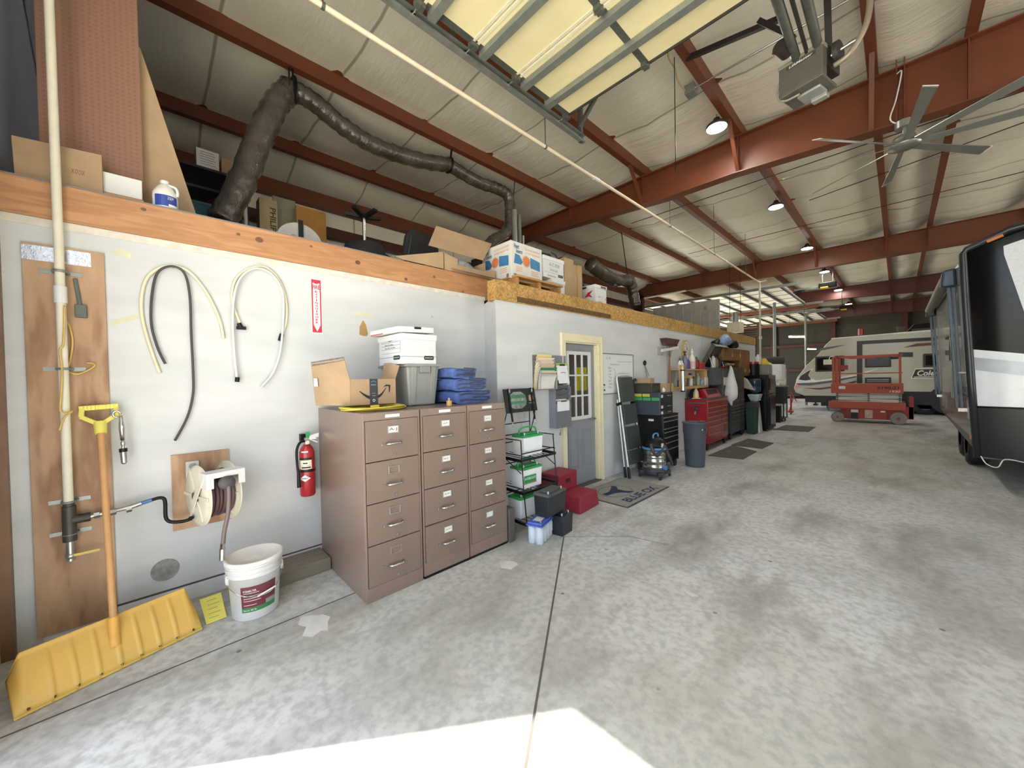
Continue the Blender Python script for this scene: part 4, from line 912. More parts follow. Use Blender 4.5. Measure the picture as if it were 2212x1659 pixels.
# red step stool
redst = M('red_moulded', '#8a1f33', .6, 0, .08, 8, .15, 90)
t = thing('step_stool', 'two-step dark red plastic step stool beside the grey door', 'step stool', (.77, 3.62, 0))
X = Matrix.Translation((.77, 3.62, 0)) @ Matrix.Rotation(math.radians(5), 4, 'Z')
m = MB().hexa([(-.02, -.22, 0), (.29, -.22, 0), (.29, .22, 0), (-.02, .22, 0)], [(0, -.20, .185), (.275, -.20, .185), (.275, .20, .185), (0, .20, .185)])
obj('lower_step', m.xf(X), redst, t, .012)
m = MB().hexa([(-.31, -.22, 0), (-.02, -.22, 0), (-.02, .22, 0), (-.31, .22, 0)], [(-.28, -.20, .385), (-.0, -.20, .385), (-.0, .20, .385), (-.28, .20, .385)])
obj('upper_step', m.xf(X), redst, t, .012)
obj('hand_slot', MB().box(-.005, -.06, .275, .001, .04, .32).xf(X), M('slot_dark', '#35101a', .7), t, .004)
# floor mat with lettering
matc = M('mat_grey', '#8d8c87', .9, 0, .1, 30, .4, 200); navy = M('mat_navy', '#252f4b', .9)
t = thing('door_mat', 'grey rubber-edged BLUE OX door mat on the floor outside the grey door', 'mat', (1.0, 4.6, 0))
mx0, my0, mx1, my1 = .62, 3.97, 1.36, 5.11
obj('rubber_edge', MB().box(mx0, my0, .0012, mx1, my1, .006), M('mat_edge', '#45433f', .8), t, .002)
obj('carpet', MB().box(mx0+.02, my0+.02, .006, mx1-.025, my1-.02, .011), matc, t)
text(t, 'BLUE OX', (1.225, 4.55, .0115), EYV, (-1, 0, 0), .13, navy, width=.80, bold=.035)
text(t, '®', (1.16, 4.98, .0115), EYV, (-1, 0, 0), .03, navy)
cx_, cy_ = .93, 4.42
obj('ring_mark', MB().tube([(cx_+.20*math.cos(a), cy_+.27*math.sin(a), .0115) for a in [2*math.pi*i/40 for i in range(40)]], .0022, 4, closed=True), navy, t)
pm = lambda u, v: V((cx_+u, cy_+v, .0122))
obj('ox_mark', MB().poly([pm(*p) for p in ((.02, -.24), (-.06, -.23), (-.05, -.08), (-.10, .05), (-.17, .19), (-.10, .20), (-.02, .10), (.08, .10), (.19, .17), (.17, .06), (.08, .0), (.04, -.08))]), navy, t)
# wire file basket with folders, and the clipboard rack
gm = M('rack_grey', '#6f7276', .45, .1, .05); gs = M('rack_grey_side', '#7f838c', .45, .1, .05)
t = thing('file_rack', 'tall grey metal clipboard rack with stepped slots, left of the door', 'rack', (WB, 3.75, .88))
fy0, fy1, fz0, fz1 = 3.655, 3.975, .90, 1.83
fp = MB().box(WB, fy0, fz0, WB+.012, fy1, fz1).box(WB, fy0, fz0, WB+.11, fy0+.006, fz1-.06).box(WB, fy1-.006, fz0, WB+.11, fy1, 1.42).box(WB, fy0, fz0, WB+.11, fy1, fz0+.008).box(WB, fy0, fz1-.17, WB+.03, fy1, fz1)
obj('frame', fp, gs, t)
obj('front_plate', MB().box(WB+.104, fy0, fz0, WB+.112, fy1, 1.19), gm, t)
for k in range(8):
    z = 1.235+.066*k; x = WB+.106-.006*k
    obj('slot', MB().hexa([(x-.045, fy0+.006, z-.045), (x-.039, fy0+.006, z-.045), (x-.039, fy1-.006, z-.045), (x-.045, fy1-.006, z-.045)], [(x, fy0+.006, z+.014), (x+.006, fy0+.006, z+.014), (x+.006, fy1-.006, z+.014), (x, fy1-.006, z+.014)]), gm, t)
def clipboard(label, x, y0, z0, w, h, board, tilt):
    s = thing('clipboard', label, 'clipboard', (x, y0+w/2, z0), 'clipboards in the grey rack')
    p = lambda u, v, o=0: V((x+o+tilt*v*h, y0+w*u+.02*v, z0+h*v))
    obj('board', MB().prism([p(0, 0), p(1, 0), p(1, 1), p(0, 1)], (.003, 0, 0)), board, s)
    obj('sheet', MB().prism([p(.04, .02, .0032), p(.94, .02, .0032), p(.94, .86, .0032), p(.04, .86, .0032)], (.0012, 0, 0)), M('form_paper', '#d9dade', .8, 0, .08, 60), s)
    m = MB().tube([p(.3, .84, .008), p(.32, .93, .012), p(.7, .93, .012), p(.72, .84, .008)], .004, 6).box(*(p(.3, .84, .005)), *(p(.72, .92, .009)+V((0, .0, 0))))
    obj('clip', m, M('clip_dark', '#55565a', .3, .8), s)
lime = M('lime_board', '#8fb653', .5)
clipboard('lime green clipboard with a form, upper slots of the grey rack', WB+.13, 3.675, 1.51, .24, .22, lime, -.2)
clipboard('white clipboard with a form in front of the lime one, upper slots', WB+.145, 3.685, 1.47, .22, .15, white, -.3)
clipboard('grey clipboard at the back of the big lower pocket of the rack', WB+.085, 3.665, 1.13, .26, .20, greyp, -.15)
clipboard('white clipboard at the front of the big lower pocket of the rack', WB+.117, 3.675, 1.115, .25, .14, white, -.1)
t = thing('file_basket', 'grey wire wall basket stuffed with file folders above the battery rack', 'basket', (WB, 3.5, 1.40))
ky0, ky1 = 3.355, 3.665
wf = MB().box(WB, ky0, 1.40, WB+.004, ky1, 1.83).prism([(WB, ky1, 1.40), (WB+.125, ky1, 1.40), (WB+.125, ky1, 1.60), (WB+.06, ky1, 1.80), (WB, ky1, 1.80)], (0, .003, 0))
for p in (((WB+.13, ky0, 1.40), (WB+.13, ky0, 1.75)), ((WB+.13, ky1, 1.40), (WB+.13, ky1, 1.60)), ((WB+.13, ky0, 1.405), (WB+.13, ky1, 1.405)), ((WB, ky0, 1.405), (WB+.13, ky0, 1.405)), ((WB+.13, ky0, 1.60), (WB+.13, ky1, 1.60)), ((WB, ky0, 1.75), (WB+.13, ky0, 1.75))): wf.cyl(*p, .004, n=6)
wf.box(WB, ky0, 1.40, WB+.13, ky1, 1.404)
obj('basket_frame', wf, M('basket_wire', '#96979a', .4, .4), t)
fcols = ['#c6c1b4', '#d9cfae', '#3f7d63', '#cdbb95', '#dfc6b6', '#e0d3b4', '#e2cf94']
labs = ['grey file folder at the front of the wall basket', 'cream file folder second from the front of the basket', 'green file folder in the middle of the wall basket', 'tan file folder behind the green one in the wall basket', 'pinkish file folder with loose sheets in the wall basket', 'cream file folder near the back of the wall basket', 'tall yellowish file folder at the very back of the basket']
for i, (hc, lb) in enumerate(zip(fcols, labs)):
    f = thing('file_folder', lb, 'folder', (WB+.1-.01*i, 3.5, 1.42), 'folders in the wall basket')
    xa = WB+.10-.0135*i; z1 = 1.585+.042*i; m = MB(); s_ = MB(); n = 8
    fan = lambda u: (xa-.012+.055*u**2.2, 1.409+(z1-1.409)*u)
    for k in range(n):
        (x0, za), (x1, zb) = fan(k/n), fan((k+1)/n)
        m.hexa([(x0, ky0+.012, za), (x0+.006, ky0+.012, za), (x0+.006, ky1-.012, za), (x0, ky1-.012, za)], [(x1, ky0+.012+.02*(k+1)/n, zb), (x1+.006, ky0+.012+.02*(k+1)/n, zb), (x1+.006, ky1-.012+.02*((k+1)/n)*(i % 3), zb), (x1, ky1-.012+.02*((k+1)/n)*(i % 3), zb)])
        if k < n-1: s_.hexa([(x0+.0062, ky0+.02, za), (x0+.0105, ky0+.02, za), (x0+.0105, ky1-.02, za), (x0+.0062, ky1-.02, za)], [(x1+.0062, ky0+.03, zb), (x1+.0105, ky0+.03, zb), (x1+.0105, ky1-.02, zb), (x1+.0062, ky1-.02, zb)])
    obj('cover', m, M('folder_%d' % i, hc, .7, 0, .06), f); obj('sheets', s_, paper, f)
o = obj('wall_hook', MB().tube([V((WB+.012, 3.86+.014*math.cos(a), .80+.02*math.sin(a))) for a in [2*math.pi*i/14 for i in range(13)]]+[V((WB+.012, 3.875, .86))], .003, 6), galv, None); tag(o, 'small wire ring hook on the wall just below the clipboard rack', 'hook')
# whiteboard
t = thing('whiteboard', 'whiteboard with handwritten notes on the wall right of the door', 'whiteboard', (WB, 5.4, 1.28))
wy0, wy1, wz0, wz1 = DY1+.10, 5.82, 1.285, 1.89
obj('board', MB().box(WB+.001, wy0, wz0, WB+.012, wy1, wz1), M('board_white', '#dcdedd', .25, 0, .03, 2), t)
m = MB()
for a in ((wy0, wz0-.012, wy1, wz0), (wy0, wz1, wy1, wz1+.012), (wy0-.012, wz0-.012, wy0, wz1+.012), (wy1, wz0-.012, wy1+.012, wz1+.012)): m.box(WB+.001, a[0], a[1], WB+.018, a[2], a[3])
obj('frame', m, M('board_frame', '#8b8f90', .35, .6), t)
pen = M('marker_grey', '#6d7075', .8)
for s, y, z, h, w_ in (('14 28', wy0+.16, wz1-.06, .035, .13), ('Running Items', wy0+.36, wz1-.16, .035, .28), ('Need Sales Game Prep', wy0+.62, wz1-.30, .03, .34), ('& SLIP', wy0+.60, wz1-.40, .03, .16)): text(t, s, (WB+.0125, y, z), EYV, EZ, h, pen, width=w_, shear=.2, bold=-.01)
for k in range(7): text(t, ('Bed', 'Jay', 'Aug', 'Tim', 'Sal', 'Rob', 'Pat')[k], (WB+.0125, wy0+.20+.01*(k % 2), wz1-.21-.05*k), EYV, EZ, .03, pen, width=.09, shear=.2)
obj('drawn_line', MB().tube(spline([(WB+.0125, wy0+.30, wz1-.22), (WB+.0125, wy0+.36, wz1-.28), (WB+.0125, wy0+.34, wz1-.38), (WB+.0125, wy0+.44, wz1-.36)], 5), .002, 4).box(WB+.012, wy0+.42, wz1-.115, WB+.013, wy1-.02, wz1-.110), pen, t)
for z in (1.34, 1.42): obj('pen_magnet', MB().cyl((WB+.012, wy0+.03, z), (WB+.024, wy0+.03, z), .012, n=10), black, t)
# folded step ladder leaning on the wall
rail = M('ladder_white', '#d7d9d8', .35, .3, .05); tread = M('ladder_tread', '#3c413f', .6, 0, .1, 30, .3, 120)
t = thing('step_ladder', 'folded white-railed step ladder with black treads, right of the door', 'ladder', (.58, 5.33, 0))
ly0, ly1 = 5.16, 5.60
lp = lambda y, z, o=0: V((.74-.155*z+o, y+.04*(z-.2)/.8, z))
for y in (ly0, ly1):
    obj('rail', MB().cyl(lp(y, .10), lp(y, 1.50), .013, n=10), rail, t); obj('foot', MB().cyl(lp(y, 0.003), lp(y, .17), .024, .017, n=10), black, t)
    obj('rear_leg', MB().cyl(lp(y+.01, .10, -.07), lp(y+.01, 1.18, -.04), .012, n=10), rail, t)
    obj('rear_foot', MB().cyl(lp(y+.01, .003, -.07), lp(y+.01, .16, -.07), .022, .016, n=10), black, t)
obj('top_rail', MB().tube(spline([lp(ly0, 1.49), lp(ly0+.03, 1.545), lp((ly0+ly1)/2, 1.56), lp(ly1-.03, 1.545), lp(ly1, 1.49)], 5), .013, 8), rail, t)
for z0, z1, nm in ((1.14, 1.53, 'tool_tray'), (.80, 1.10, 'tread'), (.42, .76, 'tread'), (.20, .40, 'tread')):
    m = MB().hexa([lp(ly0+.02, z0, .012), lp(ly0+.02, z0, .04), lp(ly1-.02, z0, .04), lp(ly1-.02, z0, .012)], [lp(ly0+.02, z1, .012), lp(ly0+.02, z1, .04), lp(ly1-.02, z1, .04), lp(ly1-.02, z1, .012)])
    if nm == 'tread':
        for k in range(5): z = z0+.04+(z1-z0-.08)*k/4; m.bar(lp(ly0+.03, z, .042), lp(ly1-.03, z, .042), .008, .012)
    else: m.tube([lp((ly0+ly1)/2+.09*math.cos(a), 1.34+.11*math.sin(a), .042) for a in [2*math.pi*k/16 for k in range(16)]], .006, 5, closed=True)
    obj(nm, m, tread, t, .004)
for y in (ly0, ly1): obj('hinge_clamp', MB().bar(lp(y, 1.10, -.06), lp(y, 1.13, .03), .03, .045), black, t, .004)
# shop vacuum
vc = V((.96, 5.52, 0))
steelv = M('vac_steel', '#a5a29b', .22, .95, .06, 2)
t = thing('shop_vacuum', 'stainless shop vacuum with black base and blue trim, by the ladder', 'vacuum', vc)
obj('drum', MB().lathe([(.165, .13), (.172, .15), (.172, .20), (.165, .205), (.172, .215), (.172, .29), (.165, .297), (.172, .305), (.172, .33), (.165, .337), (.170, .345), (.168, .43)], vc, n=36), steelv, t)
obj('blue_band', MB().lathe([(.176, .425), (.182, .43), (.182, .455), (.17, .46)], vc, n=36), M('vac_blue', '#4d83b5', .4), t)
obj('power_head', MB().lathe([(.172, .455), (.165, .50), (.135, .56), (.09, .60), (.05, .61)], vc, n=30), black, t)
obj('carry_handle', MB().tube(spline([vc+V((.02, -.08, .59)), vc+V((.02, -.075, .645)), vc+V((.02, 0, .66)), vc+V((.02, .075, .645)), vc+V((.02, .08, .59))], 5), .013, 8), _M['vac_blue'], t)
m = MB().lathe([(.15, .05), (.185, .06), (.19, .12), (.172, .15)], vc, n=24)
for k in range(4):
    a = math.pi/4+k*math.pi/2; e = V((math.cos(a), math.sin(a), 0)); m.bar(vc+e*.12+EZ*.09, vc+e*.235+EZ*.07, .075, .06)
obj('base', m, M('vac_base', '#38393b', .5), t, .006)
for k in range(4):
    a = math.pi/4+k*math.pi/2; e = V((math.cos(a), math.sin(a), 0)); c = vc+e*.225; obj('caster', MB().cyl(c+V((-.012, 0, .027)), c+V((.012, 0, .027)), .027, n=14), rubber, t)
obj('drain_cap', MB().cyl(vc+V((.165, -.04, .165)), vc+V((.20, -.045, .165)), .034, n=18), _M['vac_blue'], t)
obj('label', MB().box(vc.x+.145, vc.y-.085, .475, vc.x+.16, vc.y-.035, .53), white, t)
obj('hose', MB().tube(spline([vc+V((.05, -.17, .44)), vc+V((.06, -.24, .52)), vc+V((.10, -.25, .42)), vc+V((.13, -.16, .37)), vc+V((.16, -.02, .48)), vc+V((.18, .06, .36)), vc+V((.19, .16, .22)), vc+V((.16, .24, .17))], 8), .024, 10), M('vac_hose', '#3f3f40', .5), t)
# ================================================================== TOOL CHESTS AND CLUTTER FURTHER ALONG THE WALL
def caster(c, r, par, mat=None, w=.03, ax=(1, 0, 0)):
    a = V(ax)*w/2; obj('caster', MB().cyl(V(c)-a, V(c)+a, r, n=16).cyl(V(c)-a*1.06, V(c)+a*1.06, r*.5, n=12), mat or rubber, par)
def chest(name, label, x0, x1, y0, y1, z0, z1, col, rows, group=None, pull=None, split=None, gaps=None, lip=.0):
    """rows: fractions of height from the top for every drawer edge; split: y fraction where a second column begins"""
    t = thing(name, label, 'tool chest', ((x0+x1)/2, (y0+y1)/2, z0), group)
    obj('body', MB().box(x0, y0, z0, x1-.012, y1, z1).box(x1-.012, y0, z0, x1, y0+.015, z1).box(x1-.012, y1-.015, z0, x1, y1, z1).box(x1-.012, y0, z1-.02, x1, y1, z1).box(x1-.012, y0, z0, x1, y1, z0+.02), col[0], t, .003)
    cols = [(y0+.018, y1-.018)] if not split else [(y0+.018, y0+(y1-y0)*split-.006), (y0+(y1-y0)*split+.006, y1-.018)]
    for ci, (a, b) in enumerate(cols):
        rr = rows[ci] if isinstance(rows[0], (list, tuple)) else rows
        for u0, u1 in zip(rr[:-1], rr[1:]):
            za, zb = z1-.022-(z1-z0-.044)*u1+.003, z1-.022-(z1-z0-.044)*u0-.003
            d = obj('drawer', MB().box(x1-.011, a, za, x1+.002, b, zb), col[1], t, .002)
            if pull: obj('pull', MB().box(x1+.001, a+.015, zb-.016, x1+.014, b-.015, zb-.004), pull, d, .002)
    return t
silver = M('pull_silver', '#c4c1b8', .3, .8, .05)
blackc = M('chest_black', '#0c0d10', .32, 0, .1, 3, coat=.1)
t = chest('tool_cabinet', 'black rolling tool cabinet with silver pulls behind the shop vacuum', .47, .945, 5.87, 6.46, .12, .895, (blackc, blackc), [0, .09, .25, .33, .45, .57, .72, .96], pull=silver)
for x in (.53, .90):
    for y in (5.93, 6.40): caster((x, y, .055), .054, t)
obj('label', MB().box(.70, 5.868, .80, .79, 5.8705, .835), white, t)
obj('top_lip', MB().box(.47, 5.87, .895, .95, 6.46, .905), black, t)
slateb = M('chest_slate', '#3c4350', .4, 0, .06, 3); charc = M('chest_charcoal', '#26282b', .4, 0, .08)
t = chest('tool_chest', 'slate grey tool chest with green and yellow stickers, on the black cabinet', .47, .93, 5.80, 6.24, .907, 1.265, (slateb, charc), [0, .30, .55, .78, 1], pull=None)
for k, (u, zz) in enumerate(((0, .84), (.7, .84), (0, .36), (0, .10))):
    if k == 1: continue
    obj('card_holder', MB().box(.932, 5.835, .907+.358*zz-.02, .936, 5.90, .907+.358*zz+.025), white, t)
    obj('pull', MB().box(.932, 6.09, .907+.358*zz+.0, .942, 6.20, .907+.358*zz+.012), silver, t)
sy = M('sticker_yellow', '#d6cf3f', .5); sg_ = M('sticker_green', '#3fae5e', .5)
for x, z, mm, s in ((.56, 1.225, sy, 'WE WELD'), (.70, 1.225, sy, 'WE WELD'), (.565, 1.165, sg_, 'MADE'), (.71, 1.165, sg_, 'MADE'), (.855, 1.165, sg_, 'MADE')):
    st = obj('sticker', MB().box(x-.062, 5.7985, z-.022, x+.062, 5.7995, z+.022), mm, t); text(st, s, (x, 5.798, z), EX, EZ, .018, ink, width=.095)
o = thing('storage_box', 'dark olive metal box with a lid on the slate tool chest', 'box', (.62, 5.95, 1.266))
obj('body', MB().box(.46, 5.80, 1.266, .80, 6.10, 1.40), M('olive_metal', '#38392f', .5, 0, .1), o, .004); obj('lid', MB().box(.455, 5.795, 1.395, .805, 6.105, 1.42), M('olive_metal', '#38392f', .5), o, .004)
o = thing('small_carton', 'small tan carton on top of the dark olive box', 'carton', (.60, 5.95, 1.421)); obj('body', MB().box(.52, 5.86, 1.421, .74, 6.02, 1.50), cardb, o); obj('flap', MB().box(.515, 5.855, 1.50, .745, 6.025, 1.505), cardb, o)
o = thing('carton', 'taped brown carton on the slate tool chest, right of the olive box', 'carton', (.80, 6.12, 1.266)); obj('body', MB().box(.55, 6.13, 1.266, .90, 6.40, 1.41).box(.86, 6.0, 1.266, .90, 6.10, 1.27), cardb, o); obj('tape', MB().box(.549, 6.25, 1.266, .902, 6.29, 1.4105), M('brown_tape', '#7d5c2a', .35), o)
o = obj('spray_can', MB().lathe([(.025, 0), (.027, .004), (.027, .05), (.012, .06), (.012, .075)], (.86, 6.09, 1.27), n=14), white); tag(o, 'small white bottle beside the taped brown carton', 'bottle')
o = obj('strap_tool', MB().tube(spline([(.49, 5.76, 1.28), (.49, 5.75, 1.38), (.5, 5.77, 1.46), (.53, 5.80, 1.49)], 6), .025, 8), M('soft_black', '#2c2c2c', .8)); tag(o, 'thick dark curved strap at the left edge of the olive box', 'strap')
# hook tool on the wall, push broom, lamp bar, clock
t = thing('wall_tool', 'long wire tool with a black round head hung on the wall left of the broom', 'tool', W(1393, 782, WB+.015))
p0, p1, p2 = W(1393, 784, WB+.015), W(1398, 815, WB+.02), W(1402, 812, WB+.02)
obj('ring', MB().tube([p0+V((0, .035*math.cos(a), .035*math.sin(a))) for a in [2*math.pi*i/16 for i in range(16)]], .012, 6, closed=True), black, t)
obj('shank', MB().cyl(p0-EZ*.03, p1, .006, n=6).cyl(p0-EZ*.03, p2, .005, n=6), galv, t)
by = W(1440, 735, WB).y
t = thing('push_broom', 'push broom hung head up on the white wall above the cartons', 'broom', (WB+.05, by, 1.2))
bz = 2.19
obj('bristles', MB().hexa([(WB+.02, by-.25, bz-.045), (WB+.11, by-.25, bz-.045), (WB+.11, by+.25, bz-.045), (WB+.02, by+.25, bz-.045)], [(WB+.005, by-.31, bz+.05), (WB+.13, by-.31, bz+.05), (WB+.13, by+.31, bz+.05), (WB+.005, by+.31, bz+.05)]), M('bristle_maroon', '#5a3733', .85, 0, .15, 40, .5, 150), t)
obj('head_block', MB().box(WB+.03, by-.27, bz-.08, WB+.10, by+.27, bz-.045), M('block_brown', '#5b3b33', .6), t, .006)
obj('handle', MB().cyl((WB+.06, by, bz-.06), (WB+.03, by-.02, 1.12), .014, n=12), M('broom_wood', '#7f5237', .5), t)
for s in (-1, 1): obj('brace', MB().cyl((WB+.06, by+s*.14, bz-.07), (WB+.05, by, bz-.36), .005, n=6), galv, t)
a, b_ = W(1431, 757, WB+.09), W(1465, 751, WB+.09)
t = thing('light_bar', 'white bar bracket across the broom handle on the wall', 'bracket', a); obj('bar', MB().bar(a, b_, .03, .05), white, t, .004); obj('end_cap', MB().cyl(b_, b_+EYV*.08, .008, n=8), galv, t)
obj('mount', MB().box(WB, a.y+.10, a.z-.02, a.x, a.y+.14, a.z+.03), white, t)
o = obj('dust_pan', MB().box(WB+.002, by-.42, 1.92, WB+.012, by-.14, 2.08), M('pan_grey', '#b9b9b6', .4, .2)); tag(o, 'pale grey sheet on the wall behind the broom head', 'sheet')
cc = W(1478, 757, WB+.0); t = thing('wall_clock', 'oval wall clock with a yellowed rim above the bottle shelf', 'clock', cc)
ov = lambda r, k: [(r*math.cos(a), r*1.25*math.sin(a)) for a in [2*math.pi*i/32 for i in range(32)]]
obj('case', MB().prism([cc+V((0, y, z)) for y, z in ov(.17, 0)], (.05, 0, 0)), M('clock_rim', '#a59a63', .45), t, .006)
obj('dial', MB().prism([cc+V((.0505, y, z)) for y, z in ov(.145, 0)], (.002, 0, 0)), M('dial', '#c9cbbc', .4), t)
m = MB()
for k in range(12): a = k*math.pi/6; m.bar(cc+V((.053, .10*math.cos(a), .13*math.sin(a))), cc+V((.053, .118*math.cos(a), .15*math.sin(a))), .012, .002, 0, (1, 0, 0))
obj('dial_marks', m, ink, t); obj('hands', MB().bar(cc+V((.054, 0, 0)), cc+V((.054, .05, .05)), .012, .002, 0, (1, 0, 0)).bar(cc+V((.055, 0, 0)), cc+V((.055, -.02, .10)), .009, .002, 0, (1, 0, 0)), ink, t)
# wooden bottle shelf
SY0, SY1 = 7.28, 8.72; SZ1, SZ0 = 1.66, 1.315; SX = WB+.24
pinel = wood('shelf_pine', '#c4a06c', '#9c7846', (1, .4, 3), 4)
t = thing('bottle_shelf', 'pine wall shelf crowded with bottles and spray cans', 'shelf', (WB, 8.0, SZ0))
obj('board', MB().box(WB, SY0, SZ0-.05, SX, SY1, SZ0), pinel, t, .003); obj('board', MB().box(WB, SY0, SZ1-.025, SX, SY1+.02, SZ1), pinel, t, .003)
obj('upright', MB().box(WB, SY0-.03, SZ0-.10, WB+.03, SY0, SZ1+.12), pinel, t, .003); obj('upright', MB().box(WB, SY1-.1, SZ0-.05, SX, SY1-.06, SZ1), pinel, t, .003); obj('upright', MB().box(WB, 7.78, SZ0, WB+.10, 7.82, SZ1), pinel, t, .003)
obj('cross_board', MB().box(SX-.02, SY0, 1.475, SX, 7.80, 1.54), pinel, t, .003); obj('post', MB().box(SX-.05, SY0-.02, 1.22, SX+.012, SY0+.14, 1.74), pinel, t, .004)
def bottle(label, y, z, r, h, col, cap, kind='bottle', x=None, group='bottles and cans on the pine wall shelf', neck=.35, band=None):
    x = WB+.15 if x is None else x
    s = thing(kind, label, 'bottle' if 'bottle' in kind else 'can', (x, y, z), group)
    zb = h*(1-neck)
    obj('body', MB().lathe([(r*.92, 0), (r, .006), (r, zb*.9), (r*.85, zb), (r*.36, zb+h*neck*.35), (r*.34, zb+h*neck*.5)], (x, y, z), n=16), M('b_'+col, col, .35, 0, .05), s)
    obj('cap', MB().lathe([(r*.42, zb+h*neck*.42), (r*.42, zb+h*neck*.7), (r*.22, zb+h*neck*.8), (r*.14, h)], (x, y, z), n=12), M('b_'+cap, cap, .4, 0, .05), s)
    if band: obj('label', MB().cyl((x, y, z+zb*.2), (x, y, z+zb*.7), r+.001, n=16, caps=False), M('b_'+band, band, .5, 0, .1, 60), s)
    return s
def trigger(label, y, z, r, h, col, head, group='bottles and cans on the pine wall shelf'):
    s = bottle(label, y, z, r, h, col, head, 'spray_bottle', group=group)
    obj('trigger', MB().box(WB+.13, y-.05, z+h-.015, WB+.17, y+.03, z+h+.02).bar((WB+.15, y-.03, z+h), (WB+.15, y-.045, z+h-.07), .012, .012), M('b_'+head, head, .4), s, .004); return s
bottle('white bottle with a tall nozzle at the left end of the shelf top', 7.42, SZ1, .035, .24, '#d9d8d2', '#4a4a4a', neck=.5)
bottle('short white bottle second from the left on the shelf top', 7.52, SZ1, .035, .17, '#dcdcd8', '#e3e3df')
trigger('spray bottle with a maroon trigger head on the shelf top', 7.68, SZ1, .05, .34, '#6b6c86', '#5c2a2f')
trigger('purple spray bottle beside the maroon-headed one on the shelf top', 7.82, SZ1, .045, .25, '#4a3f86', '#b9bac0')
bottle('tall white squeeze bottle in the middle of the shelf top', 8.05, SZ1, .065, .42, '#d6d6cc', '#d8d8d0', neck=.45, band='#c9a9a4')
bottle('green-capped dark jug on the shelf top beside the tall white bottle', 8.28, SZ1, .06, .27, '#7d2a2a', '#2d6a41', neck=.3)
o = thing('tin_can', 'red tin at the right end of the shelf top', 'can', (WB+.15, 8.52, SZ1), 'bottles and cans on the pine wall shelf'); obj('body', MB().cyl((WB+.15, 8.52, SZ1), (WB+.15, 8.52, SZ1+.14), .085, n=20), redp, o); obj('rim', MB().cyl((WB+.15, 8.52, SZ1+.135), (WB+.15, 8.52, SZ1+.145), .088, n=20), M('b_#8a2026', '#8a2026', .4), o)
o = thing('tin_can', 'red rectangular tin left of the round red tin on the shelf top', 'can', (WB+.15, 8.36, SZ1), 'bottles and cans on the pine wall shelf'); obj('body', MB().box(WB+.20, 8.27, SZ1, WB+.235, 8.40, SZ1+.12), redp, o, .004); obj('lid', MB().box(WB+.198, 8.268, SZ1+.11, WB+.237, 8.402, SZ1+.123), redp, o)
trigger('red and white spray bottle left on the lower shelf', 7.62, SZ0, .04, .16, '#8e4b41', '#b04a3a')
bottle('blue and white box-like bottle at the left of the lower shelf', 7.44, SZ0, .055, .16, '#59608f', '#d8d8d4', neck=.2)
trigger('white spray bottle with a black trigger on the lower shelf', 7.95, SZ0, .045, .24, '#c9cac4', '#29292b')
bottle('olive spray can on the lower shelf', 8.13, SZ0, .04, .25, '#5c6142', '#c7bba0', 'spray_can')
bottle('silver spray can in front on the lower shelf', 8.25, SZ0, .042, .27, '#8f8f84', '#b6a78a', 'spray_can', x=WB+.19)
bottle('blue spray can on the lower shelf right of the silver one', 8.40, SZ0, .036, .20, '#2c6690', '#27272a', 'spray_can')
bottle('pale grey-blue tub at the right of the lower shelf', 8.53, SZ0, .055, .15, '#8f9aa4', '#d9d9d6', neck=.2)
bottle('dark blue bottle on the cross board at the left of the shelf', 7.5, 1.541, .035, .115, '#2b3157', '#8a8ba6', neck=.3)
bottle('white canister hanging at the right end of the pine shelf', 8.66, SZ0, .05, .26, '#b6bab8', '#2a2c2e', x=WB+.2)
t = thing('grease_gun_tube', 'long silver caulking tube clipped upright at the left end of the shelf', 'tube', (SX+.04, SY0-.02, 1.25)); c = (SX+.04, SY0-.06)
obj('barrel', MB().cyl((*c, 1.25), (*c, 1.62), .035, n=18), M('bright_tube', '#c3c4c4', .2, .8, .05), t); obj('cap', MB().cyl((*c, 1.62), (*c, 1.645), .042, n=18), black, t); obj('nozzle', MB().cyl((*c, 1.645), (*c, 1.73), .022, .006, n=12), offwhite, t); obj('base_cap', MB().cyl((*c, 1.225), (*c, 1.25), .038, n=18), black, t)
# grey bin with liner
tc = V((1.16, 6.60, 0)); bing = M('bin_grey', '#4d545c', .5, 0, .06, 3)
t = thing('trash_can', 'tall round grey trash can with a bag, in front of the red tool chest', 'trash can', tc)
obj('barrel', MB().lathe([(.14, 0), (.15, .01), (.175, .55), (.183, .56), (.185, .72), (.196, .725), (.196, .745), (.176, .745), (.176, .70), (.16, .5)], tc, n=36), bing, t)
obj('liner', MB().hexa([tc+V((.02, .19, .56)), tc+V((.12, .165, .55)), tc+V((.10, .30, .60)), tc+V((.0, .30, .60))], [tc+V((.02, .18, .75)), tc+V((.10, .16, .75)), tc+V((.10, .19, .75)), tc+V((.02, .20, .75))]), M('bag_grey', '#a6aaa9', .35, 0, .08, 20), t)
obj('recycle_mark', wrap(.1865, .62, .655, -.25, -.1, (tc.x, tc.y), 3), M('mark_dark', '#2f3338', .6), t); obj('label', wrap(.187, .62, .65, -.6, -.52, (tc.x, tc.y), 2), white, t)
